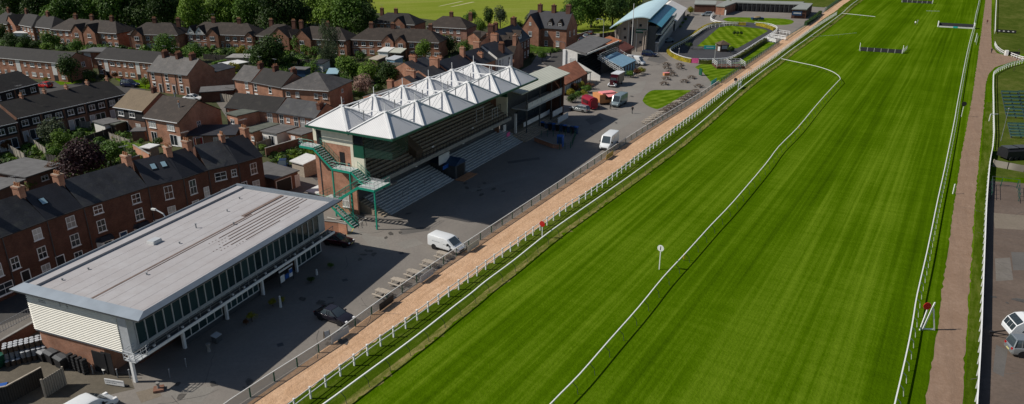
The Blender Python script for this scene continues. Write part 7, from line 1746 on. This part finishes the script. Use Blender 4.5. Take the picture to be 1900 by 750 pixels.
person('person in white and red on the far turf left of the black fence', (1697.5, 47), .5, 'white', 'wood_dark', False)
person('person in grey beside the one in white and red on the far turf', (1702, 44.5), 2.5, 'grey_light', 'grey', False)
person('person in dark clothes by the white doored stable wing', (1335.5, 32), 0, 'black', 'black', False)
person('person in pale clothing near the planted island by the far van', (1175, 145), 0, 'offwhite', 'wood', False)
# ---------------------------------------------------------------- racecourse furniture
def disc_post(name, lab, base, h, r_, face, post='white', rot=-1.2, back='white', num=False):
    t = thing(name, lab, 'marker post', P2(*base), rot); m = MB(); m.box(-.05, .05, -.05, .05, 0, h); m.build('post', post, t)
    m = MB(); m.tube((0, -.09, h + r_ * .6), (0, -.05, h + r_ * .6), r_, 20); m.build('disc', face, t)
    if num: m = MB(); m.box(-.05, .05, -.10, -.091, h + r_ * .6 - .26, h + r_ * .6 + .26); m.build('numeral', num, t)
    return t
disc_post('marker_post', 'white post with a white disc bearing a dark bar beside the dividing rail', (1223, 500), 2.7, .42, 'white', rot=-.5, num='black')
disc_post('winning_post', 'white post with a red disc beside the thick posted rail', (1006, 442), 1.9, .42, 'paint_red', rot=-.5)
disc_post('marker_post', 'tilted white post with a black disc beside the dirt path rail', (1783.5, 217), 2.6, .5, 'black', rot=-.3)
disc_post('marker_post', 'small black disc on the sand track edge near the white arrow board', (1364, 158), 1.2, .45, 'black', 'grey_dark', rot=-.5)
t = thing('finish_post', 'white A shaped frame post with a round red disc beside the dirt path', 'finish post', P2(1711, 613), 0)
m = MB()
for a, b in (((-.25, 0, 0), (.15, 0, 3.3)), ((.1, .1, 0), (.75, .1, 3.35)), ((1.3, 0, 0), (.72, .05, 2.6)), ((.1, .1, .12), (1.3, 0, .12))): m.beam(a, b, .12, .12)
m.build('frame', 'white', t); m = MB(); m.tube((-.1, -.12, 3.0), (-.1, -.06, 3.0), .42, 20); m.build('disc', 'paint_red', t)
for (b, h, lab) in (((1768, 360), 1.6, 'plain short white post beside the dirt path'),):
    t = thing('marker_post', lab, 'post', P2(*b)); m = MB(); m.box(-.07, .07, -.07, .07, 0, h); m.build('post', 'white', t); m = MB(); m.box(-.09, .09, -.09, .09, h, h + .06); m.build('cap', 'white', t)
for b, lab in (((1269, 484), 'yellow marker on the dividing rail near its middle'), ((1483, 241), 'yellow marker on the dividing rail further up')):
    t = thing('rail_marker', lab, 'marker', P2(*b)); m = MB(); m.box(-.12, .12, -.04, .04, .25, 1.0); m.build('plate', 'yellow', t); m = MB(); m.tube((0, 0, 0), (0, 0, .25), .03, 5); m.build('stake', 'grey_dark', t)
t = thing('arrow_board', 'white board on the running rail at the sand track crossing', 'board', P2(1372, 164), rotG); m = MB(); m.box(-1.8, 1.8, -.05, .05, .6, 1.5); m.build('board', 'white', t); m = MB(); m.box(-1.6, -1.5, -.05, .05, 0, .6); m.box(1.5, 1.6, -.05, .05, 0, .6); m.build('leg', 'white', t)
def hurdle(lab, a, b, h, n, wing=True, kind='hurdle'):
    pa, r, L = orient(a, b); t = thing('hurdle', lab, 'hurdle', pa, r)
    m = MB(); rr = random.Random(3); w = L / n
    for k in range(n):
        p_ = MB(); p_.hexa([(k * w + .06, -.15, .1), ((k + 1) * w - .06, -.15, .1), ((k + 1) * w - .06, .15, .1), (k * w + .06, .15, .1)], [(k * w + .06, .25, h), ((k + 1) * w - .06, .25, h), ((k + 1) * w - .06, .4, h), (k * w + .06, .4, h)]); p_.build('brush_panel', 'black', t)
    p_ = MB()
    for k in range(n + 1): p_.beam((k * w, -.2, 0), (k * w, .3, h), .07, .07)
    p_.build('frame', 'offwhite', t)
    for x, s in ((0, -1), (L, 1)):
        q = MB(); q.hexa([(x + s * .2, -.1, 0), (x + s * .2, 1.6, 0), (x + s * .28, 1.6, 0), (x + s * .28, -.1, 0)], [(x + s * .2, -.1, 1.2), (x + s * .2, 1.6, 2.4), (x + s * .28, 1.6, 2.4), (x + s * .28, -.1, 1.2)]); q.build('wing', 'white', t)
    return t, L
th, L = hurdle('low black brush hurdle with white wings in the middle of the far turf', (1596, 94.5), (1673, 99.5), 1.15, 6)
m = MB(); 
for z in (.4, .8, 1.2): m.beam((L + .4, 1.0, z), (L + 1.8, 8.5, z), .06, .08)
for k in range(5): m.box(L + .4 + k * .35, L + .46 + k * .35, 1.0 + k * 1.87, 1.06 + k * 1.87, 0, 1.3)
m.build('side_rail', 'offwhite', th)
hurdle('low black brush hurdle with white wings cut by the top edge', (1674, 4.5), (1729, 7), 1.15, 6)
pa, r, L = orient((1741, 50), (1806, 53.5)); t = thing('steeplechase_fence', 'tall black birch fence with white and teal ground boards', 'fence', pa, r)
m = MB(); m.prof_x([(-.1, .5), (.5, 1.45), (1.3, 1.5), (1.6, 0), (.2, 0)], 0, L); m.build('birch', 'black', t)
m = MB(); m.box(.2, L * .42, -.7, -.5, .0, .5, 0); m.box(L * .42, L * .55, -.72, -.5, 0, .55, 1); m.box(L * .55, L - .2, -.7, -.5, .0, .5, 0); m.build('ground_board', ['offwhite', 'teal'], t)
m = MB(); m.box(0, L, -.4, -.15, 0, .45); m.build('apron', 'teal', t)
for x in (-.25, L + .05):
    m = MB(); m.box(x, x + .2, -.8, 2.0, 0, 2.1); m.build('wing', 'white', t)
pa, r, L = orient((1848, 60), (1885, 62.5)); t = thing('advertising_board', 'long black advertising board with small white marks right of the path', 'board', pa, r)
m = MB(); m.box(0, L, -.05, .05, .1, 1.1); m.build('board', 'black', t); m = MB()
for k in range(4): m.ell((L * (.15 + .23 * k), -.06, .6), (.35, .01, .18), 8, 4)
m.build('mark', 'offwhite', t)
t = thing('ring_hut', 'small dark wooden hut with a hipped roof inside the parade ring', 'hut', P2(1340, 95), .25)
m = MB(); m.box(-1.5, 1.5, -1.3, 1.3, 0, 2.3); m.build('wall', 'wood_dark', t); hip = MB()
for a, b in (((-2, -1.8), (2, -1.8)), ((2, -1.8), (2, 1.8)), ((2, 1.8), (-2, 1.8)), ((-2, 1.8), (-2, -1.8))): hip.face([(*a, 2.3), (*b, 2.3), (0, 0, 3.5)])
hip.face([(-2, -1.8, 2.3), (-2, 1.8, 2.3), (2, 1.8, 2.3), (2, -1.8, 2.3)]); hip.build('roof', 'wood_dark', t); m = MB(); m.box(-1.0, .9, -1.34, -1.305, .9, 2.0); m.build('opening', 'grey_light', t)
def board(name, lab, cat, pa_, pb_, z0, z1, mat, legs='grey_dark', w=.05):
    a, r, L = orient(pa_, pb_); t = thing(name, lab, cat, a, r); m = MB(); m.box(0, L, -w, w, z0, z1); m.build('panel', mat, t)
    if z0 > .05:
        m = MB(); m.box(.02, .1, -w * .8, w * .8, 0, z0); m.box(L - .1, L - .02, -w * .8, w * .8, 0, z0); m.build('leg', legs, t)
    return t
board('banner', 'teal banner with white lettering inside the parade ring', 'banner', (1306, 92), (1327, 92.5), .2, 1.3, 'teal')
a, r, L = orient((1306, 92), (1327, 92.5)); m = MB()
for k in range(9): m.box(.7 + k * .26, .86 + k * .26, -.06, -.052, .62, .9)
m.build('lettering', 'white', bpy.data.objects[[o.name for o in bpy.data.objects if o.name.startswith('banner')][-1]])
board('banner', 'bright pink banner between the ring hedges', 'banner', (1283, 117.5), (1295.5, 118), .1, 1.5, 'magenta')
board('notice_board', 'small white notice board beside the ring hut', 'board', (1331.5, 96), (1336.5, 96.5), .3, 1.6, 'white')
board('stone_bench', 'low dark stone bench left of the ring hut banner', 'bench', (1285, 92), (1303, 93), .1, .8, 'concrete_dark', w=.3)
board('sign_board', 'small green sign standing at the corner of the striped lawn', 'sign', (1297, 139), (1302, 141), .1, 1.9, 'green_dark', w=.1)
for i, (x, y) in enumerate(((1363, 61.5), (1369, 61.8), (1375, 62))):
    tree((x, y), 1.0, 4, ['left', 'middle', 'right'][i] + ' one of three clipped dark bushes on the ring lawn', 'bush', 'leaf_dark', 1.2, name='clipped_bush', group='clipped bushes on the ring lawn')
t = thing('garden_trailer', 'dark blue trailer heaped with brown clippings on the far lawn', 'trailer', P2(1405, 38), .1)
m = MB(); m.box(-2.4, 2.4, -1, 1, .4, 1.1); m.build('body', 'blue_dark', t); m = MB(); m.ell((0, 0, 1.1), (1.6, .9, .7), 10, 6, 0, 0); m.build('clippings', 'bracken', t)
for s in (-1, 1): o = inst(w_, 'wheel', t, (0, s, 0)); inst(r_, 'rim', o, (0, 0, 0))
# white railed stand by the sand track
a, r, L = orient((1330, 128), (1372, 134)); t = thing('railed_platform', 'raised platform fenced with white tubular rails beside the far lawn', 'platform', a, rotG - R(62))
pw, pd = 8.0, 5.5; m = MB(); m.box(0, pw, 0, pd, .0, .5); m.build('deck', 'brick_dark', t); m = MB()
for i in range(7):
    for y in (0, pd / 2, pd): m.box(pw * i / 6 - .05, pw * i / 6 + .05, y - .05, y + .05, .5, 1.9)
for y in (0, pd / 2, pd):
    for z in (1.0, 1.45, 1.9): m.beam((0, y, z), (pw, y, z), .08, .08)
for x in (0, pw / 2, pw):
    for z in (1.0, 1.45, 1.9): m.beam((x, 0, z), (x, pd, z), .08, .08)
m.build('railing', 'white', t)
def pole(lab, base, h, r_=.06, mat='offwhite', head=True):
    t = thing('flagpole' if head else 'lamp_post', lab, 'pole', P2(*base)); m = MB(); m.tube((0, 0, 0), (0, 0, h), r_, 6, 0, r_ * .6); m.build('pole', mat, t)
    m = MB(); m.ell((0, 0, h), (r_ * 2.2,) * 3, 6, 4); m.build('cap', mat, t); return t
pole('thin white pole in front of the near ring hedge', (1325, 118), 5.5); pole('thin white pole beside the hedge corner of the ring', (1259, 106), 2.6)
t = thing('lamp_post', 'tall grey street lamp with a curved arm over the road by the old stand', 'street lamp', P2(1119, 75)); m = MB(); m.path([(0, 0, 0), (0, 0, 6.6), (-.4, 0, 7.1), (-1.9, 0, 7.3)], .09, 6); m.build('pole', 'grey_light', t); m = MB(); m.box(-2.6, -1.9, -.15, .15, 7.2, 7.38); m.build('lamp_head', 'grey_light', t)
t = thing('lamp_post', 'street lamp leaning over the road at the lodge corner', 'street lamp', P2(1048, 118)); m = MB(); m.path([(0, 0, 0), (0, 0, 5.8), (-.4, 0, 6.2), (-2.2, 0, 6.5)], .08, 6); m.build('pole', 'grey', t); m = MB(); m.box(-2.9, -2.2, -.15, .15, 6.4, 6.58); m.build('lamp_head', 'grey_light', t)
t = thing('lamp_post', 'street lamp arm showing above the rear edge of the clubhouse roof', 'street lamp', P2(307, 399, 8.0), math.pi - .35); m = MB(); m.path([(0, 0, 0), (0, 0, 7.6), (.3, 0, 8.1), (1.4, 0, 8.5)], .08, 6); m.build('pole', 'grey_light', t); m = MB(); m.box(1.4, 2.0, -.13, .13, 8.4, 8.6); m.build('lamp_head', 'offwhite', t)
# ---------------------------------------------------------------- right hand side
def seat_bank(lab, pts, rows, group):
    """rows of green slatted benches between near-left and far-left pixels"""
    (x0, y0), (x1, y1), wid = pts
    for i in range(rows):
        f = i / max(1, rows - 1); p_ = P2(x0 + (x1 - x0) * f, y0 + (y1 - y0) * f)
        t = thing('bench', '%s green bench from the near end of the %s' % (ordn[i], lab), 'bench', p_, R(-8), group)
        m = MB(); m.box(0, wid, -.2, .2, .42, .48); m.build('seat', 'green_seat', t)
        m = MB(); m.box(0, wid, .22, .27, .5, .75); m.build('backrest', 'green_seat', t)
        m = MB()
        for k in range(3): m.box(.1 + k * (wid - .3) / 2, .2 + k * (wid - .3) / 2, -.2, .25, 0, .42)
        m.build('leg', 'grey_dark', t)
seat_bank('left hand bank', ((1866, 219), (1857, 174), 4.0), 8, 'green benches on the right hand grass')
seat_bank('right hand bank', ((1899, 222), (1889, 174), 5.0), 8, 'green benches on the right hand grass')
seat_bank('nearer small bank', ((1874, 256), (1869, 234), 4.0), 5, 'green benches on the right hand grass')
for i, (x, y, lab) in enumerate(((1867, 299, 'black covered trailer standing on the grass near the wooden fence'), (1886, 298, 'black covered trailer at the right edge near the wooden fence'))):
    t = thing('covered_trailer', lab, 'trailer', P2(x, y), R(8)); m = MB(); m.prof_x([(0, .4), (0, 1.7), (.5, 2.2), (2.0, 2.2), (2.5, 1.7), (2.5, .4)], 0, 2.7); m.build('cover', 'black', t)
    m = MB()
    for k in range(2): m.tube((.8 + k, .05, .35), (.8 + k, -.15, .35), .33, 10)
    m.build('wheel', 'rubber', t); m = MB(); m.box(.2, 2.5, .3, 2.2, 2.201, 2.26); m.build('top_lid', 'grey_dark', t)
barrier('wooden_fence', 'weathered post and rail fence with a gate above the railed tarmac', 'fence', [(1842, 309), (1869, 314), (1900, 320), (1950, 328)], 1.2, 'boards_vertical', .06, True)
pp = pxs([(1838, 372), (1838, 343), (1888, 350), (1890, 378)]); rail_fence('steel_railing', 'dark steel railing round the small tarmac corner on the right', 'railing', pp, 1.2, 2.2, POST_GR, simple_rail(1.5, .05, .05, (.9, .3)), 'grey_dark')
pole('tall thin grey pole on the right hand grass beside the benches', (1857, 262), 6.5, .07, 'grey', False)
pole('thin dark pole standing beyond the path junction on the right', (1881, 132), 6.0, .07, 'wood_dark', False)
t = thing('marker_post', 'short white post with arm straddling the boundary fence', 'post', P2(1835, 225)); m = MB(); m.box(-.06, .06, -.06, .06, 0, 1.5); m.build('post', 'white', t); m = MB(); m.box(0, 1.6, -.05, .05, 1.5, 1.62); m.build('arm', 'white', t)
t = thing('gate_pier', 'dark gate with white pillar at the dirt path junction', 'gate', P2(1864, 103), R(-15)); m = MB(); m.box(0, .8, -.4, .4, 0, 1.6); m.build('pillar', 'white', t); m = MB(); m.box(.82, 4.0, -.08, .08, .1, 1.3); m.build('gate_leaf', 'black', t)
# ---------------------------------------------------------------- yard, foreground left
kb = MB(); kb.tube((0, 0, .0), (0, 0, .06), .20, 12); kb.tube((0, 0, .06), (0, 0, .5), .21, 12); kb.tube((0, 0, .5), (0, 0, .58), .185, 12)
kme = [kb.mesh('barrel', 'grey'), kb.mesh('barrel', 'wood_dark')]; kt = MB(); kt.tube((0, 0, .58), (0, 0, .6), .2, 12); kt.tube((0, 0, .6), (0, 0, .63), .06, 8); ktm = kt.mesh('rim', 'grey_light')
kp = P2(16, 680); kr = R(31)
RN = ['front', 'second', 'third', 'fourth']; LN = ['bottom', 'middle', 'top']
for r_i in range(4):
    for c_i in range(9):
        top = 3 if r_i > 0 else (2 if c_i > 2 else 1)
        for l_i in range(top):
            x = c_i * .46 + rnd.uniform(-.03, .03); y = r_i * .46 + rnd.uniform(-.03, .03); w = Vector((kp.x + x * math.cos(kr) - y * math.sin(kr), kp.y + x * math.sin(kr) + y * math.cos(kr), l_i * .635))
            if l_i < top - 1 and r_i > 0 and c_i > 0 and r_i < 3 and c_i < 8 and r_i != 1: continue
            t = thing('beer_keg', '%s keg from the left in the %s row, %s layer of the keg pile' % (ordn[c_i], RN[r_i], LN[l_i]), 'keg', w, 0, 'kegs piled in the yard')
            inst(kme[(r_i * 7 + c_i * 3 + l_i) % 3 == 0], 'barrel', t, (0, 0, 0)); inst(ktm, 'rim', t, (0, 0, 0))
def bin_(lab, px, rot, w=1.3, d=1.0, h=1.3, mat='black', lid='grey_light', grp=None):
    t = thing('wheeled_bin', lab, 'bin', P2(*px), rot, grp); m = MB(); m.hexa([(.06, .06, .12), (w - .06, .06, .12), (w - .06, d - .06, .12), (.06, d - .06, .12)], [(0, 0, h - .2), (w, 0, h - .2), (w, d, h - .2), (0, d, h - .2)]); m.build('body', mat, t)
    m = MB(); m.prof_x([(-.04, h - .198), (-.04, h - .12), (d * .3, h), (d * .8, h), (d + .04, h - .12), (d + .04, h - .198)], -.03, w + .03); m.build('lid', lid, t)
    m = MB()
    for q in ((.15, .15), (w - .15, .15), (.15, d - .15), (w - .15, d - .15)): m.tube((q[0] - .04, q[1], .09), (q[0] + .04, q[1], .09), .09, 8)
    m.build('wheel', 'rubber', t); return t
bg = 'large bins by the clubhouse end'
bin_('pale lidded bin nearest the kegs', (74, 655), R(-33), lid='grey_light', mat='grey_dark', grp=bg)
bin_('dark bin with a white notice in the middle of the three', (84, 672), R(-33), lid='grey_dark', grp=bg)
bin_('dark bin closest to the stacked black crates', (102, 682), R(-33), lid='grey_dark', grp=bg)
bin_('smaller bin in front of the pale lidded one', (70, 668), R(-33), 1.0, .8, 1.1, lid='grey', grp=bg)
for i in range(4):
    t = thing('crate_stack', '%s stack of black crates leaning by the brick end wall' % ordn[i], 'crates', P2(128 + i * 8.5, 684 + i * 3.5), R(-33), 'crate stacks by the clubhouse end'); m = MB()
    for k in range(5): m.box(0, .38, 0, .5, k * .33 + .01, k * .33 + .31)
    m.build('crates', 'black', t); m = MB()
    for k in range(5): m.box(-.01, .39, -.01, .51, k * .33 + .27, k * .33 + .30)
    m.build('crate_rim', 'grey_dark', t)
bin_('green skip like bin at the left edge of the yard', (-40, 684), R(-15), 2.2, 1.5, 1.3, 'green_dark', 'green_dark')
bin_('bin with a blue lid at the bottom left edge', (-10, 742), R(20), 1.1, .9, 1.2, 'blue_dark', 'blue')
barrier('yard_fence', 'dark board fence of the yard at the bottom left', 'fence', [(-60, 765), (20, 748), (84, 712)], 1.8, 'boards_dark', .08, False)
barrier('yard_gate', 'pale board gate standing open in the yard', 'gate', [(85, 738), (123, 714)], 1.9, 'boards_vertical', .08, True)
t = rail_fence('pavement_railing', 'thin grey vertical bar railing above the kegs along the pavement', 'railing', pxs([(-50, 664), (0, 640), (66, 603)]), 1.2, .3, (MB.mesh(type('q', (MB,), {})() if False else (lambda m: (m.box(-.015, .015, -.015, .015, 0, 1.1), m)[1])(MB()), 'bar', 'grey'), 'grey'), simple_rail(2.2, .05, .05, (1.3,)), 'grey', zpost=1.2)
t = thing('sign_board', 'white banner sign with rows of grey lettering on a low frame', 'sign', *orient((196, 714), (235, 720))[:2])
m = MB(); m.box(0, 2.1, -.03, .03, .12, .72); m.build('panel', 'white', t); m = MB()
for row, z in ((0, .50), (1, .30)):
    x = .12
    for k in range(11 if row == 0 else 7):
        wd = .08 + .04 * ((k * 7) % 3); m.box(x, x + wd, -.036, -.031, z, z + .10); x += wd + .06
m.build('lettering', 'grey', t); m = MB(); m.box(.1, 2.3, .035, .35, .0, .12); m.build('frame', 'black', t)
for px_, lab in (((242, 702), 'short grey bollard just right of the white banner sign'), ((219, 701), 'thin bollard behind the white banner sign'), ((316, 701), 'grey bollard in the shadow edge, nearer one'), ((346, 681), 'grey bollard in the shadow, farther one'), ((173, 694), 'short post at the brick corner of the clubhouse')):
    t = thing('bollard', lab, 'bollard', P2(*px_), 0, 'bollards by the clubhouse'); m = MB(); m.tube((0, 0, 0), (0, 0, .95), .06, 8); m.build('post', 'grey', t); m = MB(); m.ell((0, 0, .97), (.075, .075, .05), 8, 4); m.build('cap', 'grey_light', t)
t = thing('urn_planter', 'small stone urn on a square brick plinth on the sunlit asphalt', 'urn', P2(295, 724), R(20)); m = MB(); m.box(-.45, .45, -.45, .45, 0, .25); m.build('plinth', 'brick_brown', t); m = MB(); m.tube((0, 0, .25), (0, 0, .5), .14, 10, 0, .1); m.tube((0, 0, .5), (0, 0, .85), .1, 10, 0, .2); m.build('urn', 'concrete', t)
t = thing('urn_planter', 'stone urn in the shade beside the white topped stand', 'urn', P2(388, 652), 0); m = MB(); m.tube((0, 0, 0), (0, 0, .5), .2, 10, 0, .14); m.tube((0, 0, .5), (0, 0, .85), .14, 10, 0, .24); m.build('urn', 'concrete', t); m = MB(); m.tube((0, 0, .85), (0, 0, .9), .26, 10); m.build('rim', 'concrete', t)
t = thing('chair', 'white and blue moulded chair left out by the service opening', 'chair', P2(196, 692), R(40)); m = MB(); m.box(-.25, .25, -.25, .25, .42, .47); m.build('seat', 'offwhite', t); m = MB(); m.hexa([(-.25, .22, .47), (.25, .22, .47), (.25, .27, .47), (-.25, .27, .47)], [(-.22, .35, 1.0), (.22, .35, 1.0), (.22, .4, 1.0), (-.22, .4, 1.0)]); m.build('backrest', 'blue_roof', t)
for q in ((-.22, -.22), (.22, -.22), (-.22, .22), (.22, .22)): m = MB(); m.box(q[0] - .02, q[0] + .02, q[1] - .02, q[1] + .02, 0, .42); m.build('leg', 'grey_light', t)
t = thing('box_stand', 'dark box stand with a pale sloping top outside the clubhouse windows', 'stand', P2(403, 634), rotC); m = MB(); m.box(-.4, .4, -.3, .3, 0, .7); m.build('box', 'grey_dark', t); m = MB(); m.hexa([(-.45, -.35, .702), (.45, -.35, .702), (.45, .35, .85), (-.45, .35, .85)], [(-.45, -.35, .75), (.45, -.35, .75), (.45, .35, .9), (-.45, .35, .9)]); m.build('top', 'grey_light', t)
for px_, lab, h in (((521, 570), 'white figure like statue between the golden shrubs', 1.5), ((588, 510), 'small white statue by the clubhouse shop shrubs', .8)):
    t = thing('garden_statue', lab, 'statue', P2(*px_)); m = MB(); m.tube((0, 0, 0), (0, 0, h * .75), .16, 8, 0, .12); m.build('body', 'offwhite', t); m = MB(); m.ell((0, 0, h * .87), (.12, .12, h * .12), 8, 6); m.build('head', 'offwhite', t)
t = thing('a_board', 'small folding chalk board behind the apron fence near the black car', 'board', P2(607, 628), R(35)); m = MB(); m.beam((-.3, -.25, 0), (-.3, 0, .95), .05, .04); m.beam((.3, -.25, 0), (.3, 0, .95), .05, .04); m.beam((-.3, .25, 0), (-.3, 0, .95), .05, .04); m.beam((.3, .25, 0), (.3, 0, .95), .05, .04); m.build('frame', 'wood_dark', t); m = MB(); m.hexa([(-.27, -.22, .2), (.27, -.22, .2), (.27, -.19, .2), (-.27, -.19, .2)], [(-.27, -.04, .9), (.27, -.04, .9), (.27, -.01, .9), (-.27, -.01, .9)]); m.build('panel', 'grey_light', t)
# bins and toilet near the far end of the grandstand
for i in range(10):
    f = i / 9; bin_('%s bin from the left in the dark row at the foot of the balcony stand' % ordn[i], (1003 + 62 * f, 240 + 9 * f), R(-32), .62, .75, 1.6, 'blue_dark' if i % 2 else 'black', ('blue', 'grey', 'blue_dark')[i % 3], 'row of bins below the balcony stand')
t = thing('portable_toilet', 'blue portable toilet standing in the grandstand shadow', 'portable toilet', P2(1033, 273), R(-20)); m = MB(); m.box(0, 1.1, 0, 1.1, .05, 2.15); m.build('cabin', 'blue', t); m = MB(); m.prof_x([(-.04, 2.152), (.55, 2.4), (1.14, 2.152)], -.04, 1.14); m.build('roof', 'blue', t); m = MB(); m.box(.15, .95, -.03, -.003, .12, 2.0); m.build('door', 'blue_dark', t)
pp = pxs([(1000, 254), (1068, 252), (1060, 275), (1028, 280)]); rail_fence('steel_railing', 'dark low railing round the bins below the balcony stand', 'railing', pp, 1.1, 1.2, POST_GR, simple_rail(1.05, .04, .04, (.55,)), 'grey_dark')
# garden details
t = thing('parasol', 'pale pink garden parasol in front of the twin gabled houses', 'parasol', P2(164, 84)); m = MB()
for k in range(8):
    a, b = k * math.pi / 4, (k + 1) * math.pi / 4; m.face([(0, 0, 2.6), (2.0 * math.cos(a), 2.0 * math.sin(a), 2.0), (2.0 * math.cos(b), 2.0 * math.sin(b), 2.0)])
m.build('canopy', 'marquee', t); m = MB(); m.tube((0, 0, 0), (0, 0, 2.6), .04, 6); m.build('pole', 'grey_light', t)
bin_('small teal wheeled bin by the pale panel fence', (397, 187), 0, .7, .7, 1.1, 'teal', 'green_dark')
